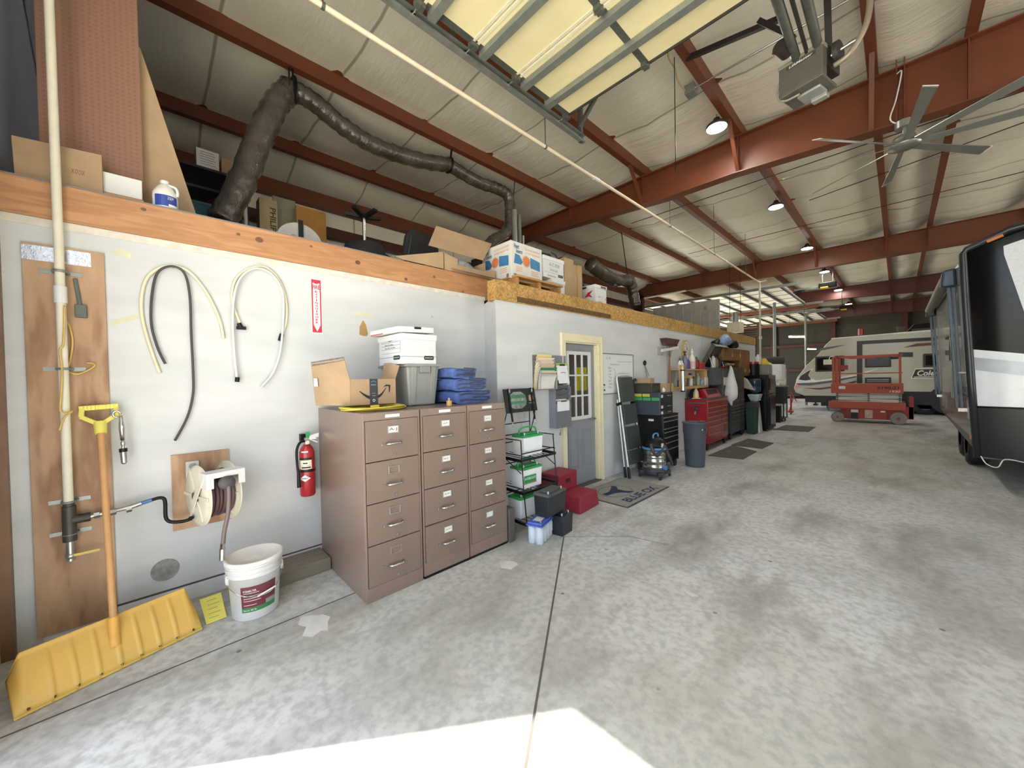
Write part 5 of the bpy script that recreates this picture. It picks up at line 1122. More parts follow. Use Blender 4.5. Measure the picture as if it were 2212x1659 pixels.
# red tool chest with its hutch
redc = M('chest_red', '#9a1420', .28, 0, .05, 3, coat=.3); redd = M('drawer_red', '#851019', .3, 0, .05, 3, coat=.3); pinkp = M('pull_pink', '#c98e80', .3, .5)
t = chest('tool_cabinet', 'big red rolling tool chest behind the grey trash can', .46, .90, 8.02, 9.27, .14, 1.03, (redc, redd), [[0, .16, .27, .38, .49, .62, .80, .98], [0, .16, .27, .38, .49, .62, .98]], pull=pinkp, split=.66)
for x in (.52, .85):
    for y in (8.10, 9.18): caster((x, y, .07), .068, t, black)
obj('work_top', MB().box(.455, 8.015, 1.03, .905, 9.275, 1.05), M('worn_top', '#4f4741', .5, .2, .2, 8), t)
obj('tool_rail', MB().box(.50, 7.99, .955, .86, 8.015, .975).box(.85, 7.985, .95, .865, 8.02, .98), M('rail_grey', '#6b6668', .4, .4), t)
obj('maker_plate', MB().prism([(.903, 8.98, .30), (.903, 9.20, .30), (.903, 9.17, .46), (.903, 9.09, .53), (.903, 9.0, .45)], (.003, 0, 0)), M('plate_bronze', '#6e5d36', .5, .2, .2, 20), t)
t2 = thing('tool_hutch', 'red sloped hutch standing at the back of the red tool chest', 'hutch', (.62, 8.65, 1.051))
obj('shell', MB().prism([(.47, 8.34, 1.051), (.80, 8.34, 1.051), (.70, 8.34, 1.24), (.47, 8.34, 1.255)], (0, .90, 0)), redc, t2, .006); obj('recess', MB().prism([(.768, 8.48, 1.12), (.718, 8.48, 1.215), (.721, 8.48, 1.22), (.771, 8.48, 1.125)], (0, .60, 0)), M('recess_dark', '#241316', .6), t2)

o = thing('impact_tool', 'dark air tool hanging on the side of the red tool chest', 'tool', (.68, 8.0, .75)); obj('body', MB().cyl((.68, 7.985, .80), (.70, 7.985, .90), .025, .03, n=12).bar((.66, 7.985, .81), (.73, 7.985, .86), .03, .04), M('tool_purple', '#3d3a4d', .4), o); obj('chuck', MB().cyl((.68, 7.985, .80), (.67, 7.985, .74), .02, n=10), chrome, o)
o = thing('sign_strip', 'small red and white strip lying on the left edge of the red chest', 'strip', (.62, 8.02, 1.05)); obj('card', MB().box(.60, 7.995, 1.051, .78, 8.07, 1.07), signr, o); obj('print', MB().box(.61, 7.994, 1.054, .77, 7.9949, 1.066), white, o)
m = MB().ball((.56, 8.17, 1.13), (.08, .13, .065)).ball((.56, 8.17, 1.16), (.05, .09, .09)).wob(.012, 22); o = obj('work_jacket', m, M('jacket_black', '#232324', .9, 0, .2, 20)); tag(o, 'black jacket heaped on the left end of the red tool chest', 'jacket')
cg = (.66, 8.07)
o = thing('spray_jug', 'clear plastic bottle with yellow liquid on the red chest', 'bottle', (*cg, 1.051)); obj('body', MB().lathe([(.05, 0), (.055, .01), (.05, .13), (.02, .2), (.015, .22)], (*cg, 1.051), n=14), M('clear_bottle', '#bdbfae', .3, 0, .06), o); obj('liquid', MB().cyl((*cg, 1.055), (*cg, 1.13), .0565, n=14), M('yellow_liquid', '#cdbf57', .35), o)
o = thing('flashlight', 'black and yellow flashlight standing between the slate chest and the red one', 'flashlight', (.80, 6.56, 1.0)); 
obj('body', MB().cyl((.84, 6.40, .906), (.84, 6.40, 1.32), .035, n=14), black, o); obj('yellow_sleeve', MB().box(.82, 6.44, 1.18, .86, 6.475, 1.38), yellow, o, .004)
for i, (y, w_, h_, cl, lb) in enumerate(((8.43, .16, .24, '#8fa7bf', 'pale blue panel leaning on the wall under the pine shelf'), (8.62, .09, .27, '#b9b6a4', 'cream board leaning on the wall right of the blue panel'), (8.74, .05, .26, '#a08d68', 'narrow wooden slat leaning on the wall under the shelf'))):
    o = obj('leaning_panel', MB().hexa([(WB+.0601, y-w_/2, 1.30-.0), (WB+.07, y-w_/2, 1.30), (WB+.07, y+w_/2, 1.30), (WB+.0601, y+w_/2, 1.30)], [(WB+.005, y-w_/2, 1.0501+.0), (WB+.015, y-w_/2, 1.0501), (WB+.015, y+w_/2, 1.0501), (WB+.005, y+w_/2, 1.0501)]), M('panel_%d' % i, cl, .6)); tag(o, lb, 'panel', 'panels leaning behind the red chest')
# floor mats
antif = M('mat_charcoal', '#4f4c48', .85, 0, .1, 30, .3, 150)
for pts, lb in ((((1.05, 7.55), (1.62, 7.62), (1.62, 8.55), (1.07, 8.98)), 'dark rubber mat on the floor in front of the red tool chest'), (((1.04, 9.0), (1.63, 8.92), (1.66, 9.80), (1.10, 10.1)), 'dark rubber mat in front of the grey tool chest'), (((1.2, 12.1), (1.95, 12.2), (1.95, 13.35), (1.25, 13.4)), 'dark rubber mat beyond the fridge, farthest of the three')):
    o = thing('floor_mat', lb, 'mat', (*pts[0], 0), 'dark rubber mats on the floor'); obj('slab', MB().prism([(*p, .001) for p in pts], (0, 0, .011)), antif, o, .003)
    c = V((sum(p[0] for p in pts)/4, sum(p[1] for p in pts)/4, .0125)); obj('print', MB().poly([c+V((-.16, -.05, 0)), c+V((-.10, -.05, 0)), c+V((-.10, .12, 0)), c+V((-.16, .12, 0))]), M('mat_print', '#6b6862', .9), o)
# grey tall tool chest with opened lid box
greyc = M('chest_grey', '#3d3f41', .38, 0, .06, 3); greyd = M('drawer_dark', '#2b2c2a', .35, 0, .08); trimg = M('trim_grey', '#75777a', .35, .2)
t = chest('tool_cabinet', 'dark grey rolling tool cabinet right of the red one', .47, .855, 9.72, 10.78, .15, .93, (greyc, greyd), [[0, .16, .26, .36, .46, .66, .98], [0, .16, .26, .36, .46, .66, .98]], pull=trimg, split=.66)
for x in (.52, .80):
    for y in (9.8, 10.7): caster((x, y, .075), .073, t, black)
t = chest('tool_chest', 'dark drawer chest stacked on the grey rolling cabinet', .50, .85, 9.75, 10.78, .932, 1.70, (greyc, greyd), [[0, .12, .24, .36, .48, .62, .78, .98], [0, .12, .24, .36, .48, .62, .78, .98]], pull=None, split=.5)
obj('lid_riser', MB().box(.52, 9.78, 1.70, .60, 10.7, 1.84), greyc, t)
m = MB().ball((.70, 9.95, 1.765), (.08, .16, .05)).ball((.72, 10.2, 1.76), (.07, .15, .045)).wob(.01, 30); o = obj('work_gloves', m, M('glove_olive', '#7b7649', .85, 0, .2, 12)); tag(o, 'pair of olive work gloves on top of the dark drawer chest', 'gloves')
t = thing('tool_box', 'big grey tool box with its lid propped open, behind the red hutch', 'tool box', (.66, 9.4, 1.05))
obj('box', MB().box(.47, 9.30, .14, .80, 9.69, 1.68), greyc, t, .004)
for k in range(6): obj('drawer', MB().box(.80, 9.32, 1.08+.1*k, .806, 9.67, 1.17+.1*k), M('drawer_steel', '#5d6064', .35, .3), t)
LY0, LY1 = 8.05, 9.66
obj('side_panel', MB().box(.47, 8.76, 1.31, .78, 9.29, 1.69), M('side_slate', '#43474b', .4, 0, .08), t)
def lp2(y, u, o=0): return V((.48+.34*(1-u)*0+u*.42+o, y, 1.70+.0*u))
lid = MB(); y0l, y1l = 8.80, 9.0
dv, nv = V((.27, 0, .49)), V((-.876, 0, .48))*.05
lid.prism([V((.50, 8.80, 1.715)), V((.50, 8.80, 1.715))+dv, V((.50, 8.80, 1.715))+dv+nv*.6, V((.50, 8.80, 1.715))+nv*.6], (0, .92, 0))
for y in (8.80, 9.70): lid.prism([V((.50, y, 1.715)), V((.50, y, 1.715))+dv, V((.56, y, 1.705))+dv*.93, V((.56, y, 1.705))], (0, .02, 0))
lid.prism([V((.50, 8.80, 1.715))+dv, V((.57, 8.80, 1.70))+dv*.93, V((.57, 8.80, 1.69))+dv*.93, V((.50, 8.80, 1.70))+dv], (0, .92, 0))
obj('lid', lid, M('lid_olive', '#43443a', .45, 0, .08), t)
for y in (8.86, 9.62): obj('gas_strut', MB().cyl((.74, y, 1.69), (.66, y, 1.97), .008, n=6), chrome, t)
o = thing('hanging_pliers', 'cluster of hand tools hanging inside the propped lid', 'tools', (.7, y1l, 1.75))
bpy.data.objects.remove(o)
for i, (dy, z, cl, lb) in enumerate(((.25, 1.88, '#c9c9c4', 'white spray can standing in the open tool box'), (.60, 1.82, '#26262a', 'dark drill standing in the open tool box'), (.42, 1.84, '#8b7b44', 'tan bottle standing in the open tool box'))):
    bottle(lb, y1l+dy-.25, 1.692, .05, z-1.55, cl, '#7a2d2d' if i == 0 else '#333335', 'spray_can', x=.70, group='things in the open tool box')
o = obj('red_dish', MB().lathe([(.03, 0), (.09, .0), (.12, .03), (.11, .03), (.08, .008)], (.70, 9.55, 1.692), n=18), redp); tag(o, 'red magnetic dish on the grey tool box edge', 'dish')
# white plastic bag hanging on the chest corner
bgy = 9.42
m = MB(); prof = [(.02, 1.74), (.05, 1.66), (.11, 1.45), (.16, 1.25), (.19, 1.08), (.16, .99), (.07, .94), (.02, .84)]
m.lathe([(r, z-.84) for r, z in prof[::-1]], (.93, bgy, .84), n=18, sx=.4, sy=.75).wob(.012, 17)
o = obj('plastic_bag', m, M('bag_white', '#cfd1ce', .4, 0, .06, 10)); tag(o, 'white plastic bag hanging on the front corner of the grey tool chests', 'bag')
o = obj('clip_sheet', MB().box(.807, 9.34, 1.29, .812, 9.62, 1.47), paper); tag(o, 'white note sheet stuck on the grey tool box above the red hutch', 'note')
# wall cabinets with bags on top
oak = wood('oak_cabinet', '#8f6233', '#6d4722', (1, 1, .3), 3, .45)
ky = [9.55, 10.2, 10.85, 11.28, 11.70]
for i, (a, b_) in enumerate(zip(ky[:-1], ky[1:])):
    t = thing('oak_cabinet', ('oak wall cabinet beside the propped tool box lid', 'oak wall cabinet second from the propped lid', 'oak wall cabinet third from the propped lid', 'oak wall cabinet nearest the black fridge')[i], 'cabinet', (WB, a, 1.48), 'row of oak wall cabinets')
    zk = 1.86 if i < 2 else 1.48
    obj('carcass', MB().box(WB, a, zk, .74, b_, 2.17), oak, t, .003)
    d = obj('door', MB().box(.74, a+.02, zk+.02, .758, b_-.02, 2.15).box(.758, a+.02, zk+.02, .764, a+.09, 2.15).box(.758, b_-.09, zk+.02, .764, b_-.02, 2.15).box(.758, a+.02, 2.08, .764, b_-.02, 2.15).box(.758, a+.02, zk+.02, .764, b_-.02, zk+.09), oak, t, .002)
    obj('knob', MB().box(.764, b_-.07, zk+.10, .776, b_-.055, zk+.18), M('pull_pale', '#c8ab72', .4), d, .002)
m = MB().ball((.66, 9.95, 2.345), (.13, .22, .15)).wob(.02, 15); o = obj('plastic_bag', m, M('bag_blue', '#8aa4c8', .3, 0, .25, 14)); tag(o, 'blue and clear plastic bag on top of the oak wall cabinets', 'bag')
m = MB().ball((.64, 10.56, 2.29), (.12, .35, .11)).wob(.02, 13); o = obj('black_bag', m, black); tag(o, 'black bag beside the blue plastic bag on the oak cabinets', 'bag')
m = MB().ball((.58, 9.58, 2.28), (.09, .11, .09)).wob(.02, 19); o = obj('black_bag', m, black); tag(o, 'small black bag behind the blue plastic bag on the oak cabinets', 'bag')
# cooler, bin bag, fridge and what stands on it
t = thing('water_cooler', 'white water cooler with a blue bottle beside the black fridge', 'water cooler', (1.0, 11.42, 0)); cw = M('cooler_white', '#c4d0cf', .4, 0, .04)
obj('cabinet', MB().hexa([(.82, 11.25, 0), (1.08, 11.25, 0), (1.08, 11.55, 0), (.82, 11.55, 0)], [(.86, 11.28, .80), (1.02, 11.28, .80), (1.02, 11.53, .80), (.86, 11.53, .80)]), cw, t, .02)
obj('head', MB().hexa([(.86, 11.28, .82), (1.03, 11.28, .82), (1.03, 11.54, .82), (.86, 11.54, .82)], [(.80, 11.22, 1.0), (1.08, 11.22, 1.0), (1.08, 11.58, 1.0), (.80, 11.58, 1.0)]), cw, t, .02)
obj('bottle', MB().lathe([(.03, 0), (.05, .03), (.13, .07), (.138, .10), (.138, .19), (.130, .20), (.138, .21), (.138, .36), (.12, .40), (.02, .41)], (.94, 11.40, 1.0), n=26), M('bottle_blue', '#34475c', .15, 0, .1, 6, trans=.3), t)
obj('tap', MB().cyl((1.03, 11.42, .86), (1.07, 11.42, .85), .012, n=8), white, t)
m = MB().hexa([(.85, 10.95, 0), (1.05, 10.95, 0), (1.05, 11.2, 0), (.85, 11.2, 0)], [(.82, 10.9, .80), (1.08, 10.9, .80), (1.08, 11.19, .80), (.82, 11.19, .80)]); t = thing('waste_bin', 'dark green waste bin lined with a bag beside the water cooler', 'bin', (.95, 11.05, 0)); obj('tub', m, M('bin_green', '#1d3b30', .5, 0, .2, 8), t, .02); obj('liner', MB().hexa([(.81, 10.89, .66), (1.09, 10.89, .66), (1.09, 11.2, .66), (.81, 11.2, .66)], [(.81, 10.89, .815), (1.09, 10.89, .815), (1.09, 11.2, .815), (.81, 11.2, .815)]), M('liner_dark', '#22302b', .3), t, .01)
o = obj('tarp_roll', MB().box(.60, 10.80, 0, .78, 10.98, 1.45).wob(.004, 20), M('tarp_blue', '#1c1d3d', .6, 0, .15)); tag(o, 'dark blue upright roll between the grey tool cabinet and the green bin', 'roll')
m = MB().hexa([(.80, 10.9, 1.18), (.99, 10.9, 1.14), (1.02, 11.1, 1.10), (.84, 11.1, 1.14)], [(.79, 10.82, 1.47), (.85, 10.82, 1.45), (.89, 10.95, 1.40), (.83, 10.95, 1.42)]); o = obj('folded_bag', m, M('bag_pale', '#b8b3a6', .6, 0, .1)); tag(o, 'pale folded shoulder bag hanging beside the grey tool cabinet', 'bag')
fridge = M('fridge_black', '#08090b', .22, 0, .1, 4, coat=.15)
t = thing('refrigerator', 'tall black refrigerator at the far end of the white wall', 'refrigerator', (.85, 12.15, 0))
obj('cabinet', MB().box(.47, 11.72, 0, 1.13, 12.55, 1.50), fridge, t, .01); 
for z0, z1 in ((.05, .98), (1.0, 1.49)): d = obj('door', MB().box(1.13, 11.73, z0, 1.18, 12.54, z1), fridge, t, .012); obj('handle', MB().box(1.18, 11.78, z0+.1, 1.21, 11.81, z1-.08), black, d, .004)
o = thing('canister', 'black canister with a red lid on the refrigerator', 'canister', (.80, 11.9, 1.501)); obj('body', MB().cyl((.80, 11.88, 1.501), (.80, 11.88, 1.80), .14, n=18), black, o); obj('lid', MB().cyl((.80, 11.88, 1.80), (.80, 11.88, 1.86), .13, n=18), redp, o)
t = thing('microwave', 'grey microwave on the black refrigerator', 'microwave', (.95, 12.28, 1.501)); obj('case', MB().box(.62, 12.06, 1.501, 1.10, 12.52, 1.78), M('micro_grey', '#77776f', .4), t, .006); obj('door', MB().box(1.10, 12.07, 1.52, 1.115, 12.42, 1.76), M('micro_door', '#9c9d8c', .3, 0, .3, 12), t); obj('control_panel', MB().box(1.10, 12.43, 1.52, 1.113, 12.51, 1.76), white, t)
o = thing('white_jug', 'white jug standing on the microwave', 'jug', (.85, 12.2, 1.781)); obj('body', MB().lathe([(.07, 0), (.08, .02), (.08, .2), (.03, .26), (.03, .29)], (.85, 12.15, 1.781), n=16), white, o); obj('handle', MB().tube(spline([(.88, 12.2, 1.99), (.88, 12.26, 2.0), (.88, 12.25, 1.9), (.88, 12.22, 1.87)], 4), .012, 6), white, o)
m = MB().hexa([(.75, 12.30, 1.781), (1.10, 12.30, 1.781), (1.10, 12.65, 1.80), (.75, 12.65, 1.80)], [(.80, 12.33, 1.96), (1.0, 12.33, 1.96), (1.0, 12.55, 1.87), (.80, 12.55, 1.87)]); o = obj('yellow_pouch', m, yellow); tag(o, 'yellow pouch lying on the microwave', 'pouch')
t = thing('oven_rack_sign', 'x', 'x', (0, 0, 0)); bpy.data.objects.remove(t)
o = obj('switch_box', MB().box(WB, 12.75, 1.65, WB+.05, 13.0, 1.85), M('box_olive', '#5d5a45', .5)); tag(o, 'small dark electrical box on the wall above the refrigerator', 'electrical box')
# beyond the wall end: bright white door panel, black cart, bin
t = thing('white_appliance', 'white enamelled appliance standing beyond the end of the wall', 'appliance', (.9, 14.6, 0)); obj('body', MB().box(.30, 14.2, 0, 1.02, 14.9, 1.84), M('appliance_white', '#e9ecee', .35, 0, .03), t, .012); obj('door', MB().box(1.02, 14.2, .1, 1.06, 14.9, 1.82), M('appliance_white', '#e9ecee', .35), t, .01); obj('handle', MB().cyl((1.085, 14.84, .9), (1.085, 14.84, 1.7), .012, n=8), galv, t); obj('stain', MB().box(.55, 14.196, 1.22, 1.0, 14.1995, 1.32), M('grey_band', '#c0c4c8', .5), t)
o = obj('rolled_cover', MB().cyl((.4, 14.3, 1.985), (1.0, 14.75, 1.985), .13, n=16), M('cover_dark', '#37362f', .7)); tag(o, 'dark rolled cover lying on the white appliance', 'roll')
t = thing('tool_cart', 'black rolling cart with a box on it, beyond the refrigerator', 'cart', (1.55, 13.6, 0))
obj('body', MB().box(1.20, 13.3, .62, 1.75, 13.9, 1.22), M('cart_black', '#131315', .5), t, .006); obj('shelf', MB().box(1.20, 13.3, .10, 1.75, 13.9, .13).box(1.72, 13.84, .1, 1.75, 13.9, .7).box(1.72, 13.3, .1, 1.75, 13.36, .7).box(1.20, 13.84, .1, 1.23, 13.9, .7), M('cart_black', '#26272a', .5), t); obj('opening', MB().box(1.75, 13.45, .75, 1.752, 13.8, 1.12), ink, t); obj('top_tray', MB().box(1.18, 13.28, 1.22, 1.80, 13.92, 1.25), greyp, t)
for x in (1.27, 1.68):
    for y in (13.38, 13.82): caster((x, y, .05), .05, t, black)
o = thing('lidded_tub', 'cream plastic tub on the black cart', 'tub', (1.62, 13.75, 1.251)); obj('body', MB().lathe([(.09, 0), (.10, .01), (.11, .22)], (1.62, 13.75, 1.251), n=16), offwhite, o); obj('lid', MB().cyl((1.62, 13.75, 1.471), (1.62, 13.75, 1.495), .12, n=16), offwhite, o)
m = MB().cyl((1.32, 13.5, 1.251), (1.32, 13.5, 1.40), .12, n=12).bar((1.3, 13.4, 1.4), (1.4, 13.7, 1.27), .04, .03); o = obj('power_tool', m, black); tag(o, 'black power tool on the left of the black cart', 'power tool')
t = thing('step_bin', 'small black bin with a pale lid in front of the cart', 'bin', (1.42, 13.0, 0)); obj('tub', MB().box(1.25, 12.85, 0, 1.58, 13.22, .60), black, t, .015); obj('lid', MB().box(1.24, 12.84, .60, 1.59, 13.23, .66), M('lid_pale', '#a4a7a6', .4), t, .01)
t = thing('red_jack', 'red shop jack standing between the cart and the camper', 'jack', (1.2, 17.0, 0)); obj('frame', MB().box(.75, 16.8, .1, 1.05, 17.2, .2).box(.85, 16.95, .2, .95, 17.05, 1.2).bar((.8, 16.9, .2), (1.05, 17.0, .9), .05, .05), redp, t, .005); obj('arm', MB().bar((.9, 17, 1.1), (1.25, 17, .7), .06, .06), redp, t)
for y in (16.85, 17.15): caster((.9, y, .06), .06, t)
for nm, d, sc3 in (('tool_cart', (-.66, 1.0, 0), (.8, 1, .9)), ('lidded_tub', (-.674, 1.0, -.125), (.9, .9, .9)), ('power_tool', (-.614, 1.0, -.125), (.9, .9, .9)), ('step_bin', (-.51, 1.08, 0), (.66, .6, .87)), ('white_appliance', (-.22, 1.0, 0), (1, 1, 1)), ('rolled_cover', (-.22, 1.0, 0), (1, 1, 1)), ('red_jack', (-.25, 0, 0), (.5, .5, .7))):
    o = bpy.data.objects[nm]; o.location += V(d); o.scale = sc3
# ================================================================== UP ON THE LOFT
ZA, ZB = 2.701, 2.601          # deck of the near and of the far loft
ZBM = 2.787                    # top of the fir beam
def carton(label, x0, y0, z0, x1, y1, z1, mat=None, tape=True, group=None, name='carton'):
    t = thing(name, label, 'carton', ((x0+x1)/2, (y0+y1)/2, z0), group)
    obj('box_body', MB().box(x0, y0, z0, x1, y1, z1), mat or cardb, t, .004)
    if tape: obj('tape', MB().box(x0-.0008, (y0+y1)/2-.03, z0+(z1-z0)*.75, x1+.0008, (y0+y1)/2+.03, z1+.0008), M('clear_tape', '#a98a5f', .3), t)
    return t
t = thing('carton', 'large plain brown carton on the loft edge at far left behind the white pipe', 'carton', (-.25, -.37, ZA))
obj('box_body', MB().hexa([(-.40, -.545, ZA), (-.045, -.545, ZA), (-.045, -.195, ZA), (-.40, -.195, ZA)], [(-.40, -.56, 3.03), (-.045, -.555, 3.035), (-.045, -.195, 3.06), (-.40, -.195, 3.06)]), cardb, t, .004)
text(t, 'xoox', (-.044, -.30, 2.91), EYV, EZ, .03, M('print_brown', '#8a6038', .8), width=.06, shear=.3)
obj('top_seam', MB().box(-.39, -.38, 3.045, -.05, -.372, 3.0605), M('seam_brown', '#7e5a35', .8), t)
pegm = bpy.data.materials.new('pegboard'); t_, N_, L_ = nt(pegm); b_ = N_['Principled BSDF']; b_.inputs['Roughness'].default_value = .7
vo = N_.new('ShaderNodeTexVoronoi'); vo.feature = 'F1'; vo.inputs['Randomness'].default_value = 0; vo.inputs['Scale'].default_value = 34
L_.new(coords(N_, L_), vo.inputs['Vector']); L_.new(ramp(N_, L_, vo.outputs['Distance'], [(0, lin('#4a3228')), (.16, lin('#4a3228')), (.2, lin('#84604f')), (1, lin('#8f6b5a'))]), b_.inputs['Base Color'])
o = obj('pegboard', MB().box(-.215, -.47, ZA, -.205, -.005, 4.75), pegm); tag(o, 'tall brown pegboard standing on the loft behind the plain carton', 'pegboard')
t = thing('white_board', 'white foam board strip at the foot of the pegboard', 'board', (-.1, -.1, ZA)); obj('panel', MB().box(-.10, -.20, 2.84, -.085, -.012, 2.972), white, t, .003); obj('wood_base', MB().box(-.13, -.20, ZA, -.08, -.005, 2.839), pine, t, .003)
P_ = [W(a, c, -.30) for a, c in ((298, 100), (303, 105), (423, 470), (395, 470), (322, 412), (303, 300))]
o = obj('cardboard_sheet', MB().prism([P_[0], P_[1], W(425, 468, -.30), V((-.30, P_[3].y, ZA)), V((-.30, W(300, 400, -.3).y, ZA))], (.008, 0, 0)), cardb); tag(o, 'tall cardboard sheet leaning right of the pegboard', 'cardboard')
jc = V((-.065, .105, ZBM+.006))
t = thing('cleaner_jug', 'white gallon jug with a blue label standing on the fir beam', 'jug', jc)
obj('body', MB().lathe([(.060, 0), (.068, .008), (.070, .09), (.068, .115), (.05, .15), (.026, .178), (.022, .185)], jc, n=24), M('jug_white', '#d8d7d0', .4, 0, .05), t)
obj('cap', MB().cyl(jc+EZ*.183, jc+EZ*.205, .026, n=18), white, t)
obj('handle', MB().tube(spline([jc+V((.015, .018, .178)), jc+V((.03, .055, .165)), jc+V((.035, .065, .13)), jc+V((.03, .062, .105))], 5), .009, 8), white, t)
obj('label', wrap(.0712, jc.z+.012, jc.z+.088, -.9, .95, (jc.x, jc.y)), M('label_blue', '#2c3f8f', .4), t); obj('label_foot', wrap(.0716, jc.z+.012, jc.z+.028, .2, .95, (jc.x, jc.y)), white, t)
text(t, 'ZEP', jc+V((.0715*math.cos(.35), .0715*math.sin(.35), .068)), (-math.sin(.35), math.cos(.35), 0), EZ, .018, white, width=.035)
# insulated flexible duct hung from the second purlin
t = thing('flexible_duct', 'long wrinkled dark insulated duct hung under the roof, rising from the loft', 'duct', W(480, 470, -1.5))
dp = [W(478, 478, -1.75), W(520, 400, -1.75), W(560, 300, -1.75), W(597, 225, -1.75), W(628, 192, -1.75)]
dp2 = [W(632, 194, -1.75), W(680, 222, -1.75), W(740, 272, -1.8), W(810, 315, -1.8), W(900, 345, -1.8), W(968, 356, -1.8)]
dp3 = [W(972, 358, -1.8), W(1030, 392, -1.8), W(1075, 408, -1.8), W(1098, 425, -1.8), W(1102, 465, -1.8)]
def wr(pts, r, k=10):
    P = spline(pts, k); m = MB(); m.tube(P, r, 22, rs=[r*(1+.05*math.sin(i*1.9)+random.uniform(-.035, .035)) for i in range(len(P))])
    for p in m.v: p += V((random.uniform(-.003, .003), random.uniform(-.003, .003), random.uniform(-.003, .003)))
    return m
for d_, r in ((dp, .138), (dp2, .118), (dp3, .105)): obj('duct_run', wr(d_, r), duct, t)
hb = W(628, 150, -1.60); obj('hanging_strap', MB().bar(hb+V((0, -.02, .2)), W(625, 185, -1.62), .05, .008, 0, (0, 1, 0)).bar(hb+V((0, 0, .2)), W(640, 225, -1.60), .05, .008, 0, (0, 1, 0)).tube([W(632, 194, -1.75)+V((.142*math.cos(a), .0, .142*math.sin(a))) for a in [2*math.pi*i/20 for i in range(20)]], .02, 6, closed=True), black, t)
obj('hanging_strap', MB().bar(V((-1.62, W(970, 335, -1.7).y, ZP)), W(972, 352, -1.8), .03, .006).tube([W(970, 357, -1.8)+V((.122*math.cos(a), 0, .122*math.sin(a))) for a in [2*math.pi*i/20 for i in range(20)]], .014, 6, closed=True), black, t)
obj('hanging_strap', MB().bar(V((-1.62, W(1106, 400, -1.7).y, ZP)), W(1108, 440, -1.75), .02, .006), black, t)
t = thing('duct_elbow', 'dark metal duct elbow on the loft at the end of the long duct', 'duct', W(1100, 520, -1.8)); obj('elbow', wr([W(1102, 458, -1.8), W(1101, 485, -1.8), W(1090, 505, -1.8), W(1065, 520, -1.8), W(1050, 540, -1.8)], .11), duct, t); obj('plenum', MB().box(-2.3, 4.6, ZB+.01, -1.5, 5.3, 3.9), M('plenum_dark', '#3b3834', .5, .3), t, .01)
for i, (px, w_, lb) in enumerate(((1112, .05, 'pale grey metal flue standing behind the white printed box'), (1122, .04, 'narrower grey flue right of the pale one behind the printed box'), (1130, .02, 'thin white pipe right of the two grey flues on the loft'))):
    p = W(px, 500, -1.2); o = obj('flue_pipe', MB().cyl((-1.2, p.y, ZB+.003), (-1.2, p.y, (4.55, 4.5, 4.15)[i]), w_, n=16), M('flue_%d' % i, ('#8d8f86', '#77796f', '#aeb0a8')[i], .4, .4), None); tag(o, lb, 'flue')
# dark shelving with oddments at the back left of the loft
t = thing('storage_shelving', 'dark metal shelving in the back left corner of the loft', 'shelving', (-2.6, .5, ZA)); dk = M('shelving_dark', '#2f333a', .6)
for y in (-.1, .95):
    for x in (-3.0, -2.5): obj('post', MB().box(x, y, ZA, x+.04, y+.04, 4.24), dk, t)
for z in (2.9, 3.5, 4.02, 4.27): obj('shelf_board', MB().box(-3.0, -.1, z-.03, -2.46, .99, z), dk, t)
o = obj('notice_box', MB().box(-2.8, .47, 4.271, -2.5, .70, 4.51).box(-2.5, .475, 4.28, -2.498, .695, 4.505, 1), [cardb, paper]); tag(o, 'box with a white printed sheet on top of the dark shelving', 'box')
m = MB(); 
for k in range(6): m.box(-2.4975, .51, 4.32+.03*k, -2.497, .51+.15*(1-.1*(k % 2)), 4.327+.03*k)
p_ = obj('print', m, M('print_grey', '#8f9094', .6), o)
carton('brown carton beside the printed box on top of the dark shelving', -2.85, .72, 4.271, -2.5, .985, 4.48, tape=False)
o = obj('teal_bin', MB().box(-2.9, .42, 3.51, -2.48, .80, 3.80).box(-2.91, .41, 3.80, -2.47, .81, 3.83), M('teal', '#3f6f80', .5)); tag(o, 'teal plastic bin on the dark shelving', 'bin')
o = obj('red_bag', MB().ball((-2.6, .72, 3.90), (.12, .14, .06)).wob(.01, 20), M('red_cloth', '#7b3038', .7)); tag(o, 'red item lying on top of the teal bin', 'bag')
# row of things in front of the side wall
t = carton('tall cream carton with PHILIPS printed upright, at the back of the loft', -2.7, 1.12, ZA, -2.5, 1.335, 4.10, M('carton_cream', '#ac9a72', .75), False)
text(t, 'PHILIPS', (-2.499, 1.28, 3.80), (0, 0, -1), EYV, .075, M('print_dark', '#3d3a33', .7), width=.38, bold=.02)
o = obj('white_bag', MB().box(-2.7, .98, 3.4, -2.5, 1.10, 3.95).wob(.01, 30), M('bag_paper', '#9b958c', .7, 0, .2, 14)); o.location.z = ZA+.001
for x, y, z1, lb in ((-2.3, .93, 4.05, 'white upright pole on the loft, left of the cream carton'),): o = obj('pole', MB().cyl((x, y, ZA+.001), (x, y, z1), .022, n=10), white); tag(o, lb, 'pole')
bpy.data.objects.remove(bpy.data.objects['white_bag'])
o = obj('grey_panel', MB().box(-2.9, 1.36, ZA+.001, -2.87, 1.66, 4.33), M('panel_grey', '#8c8673', .6)); tag(o, 'tall grey panel leaning at the back of the loft right of the cream carton', 'panel')
o = obj('cardboard_sheet', MB().box(-2.75, 1.63, ZA+.001, -2.72, 2.05, 4.22), M('card_orange', '#a5763a', .75)); tag(o, 'tall orange-brown cardboard panel behind the grey round top', 'panel')
dc = V((-.42, 1.06, 2.83))
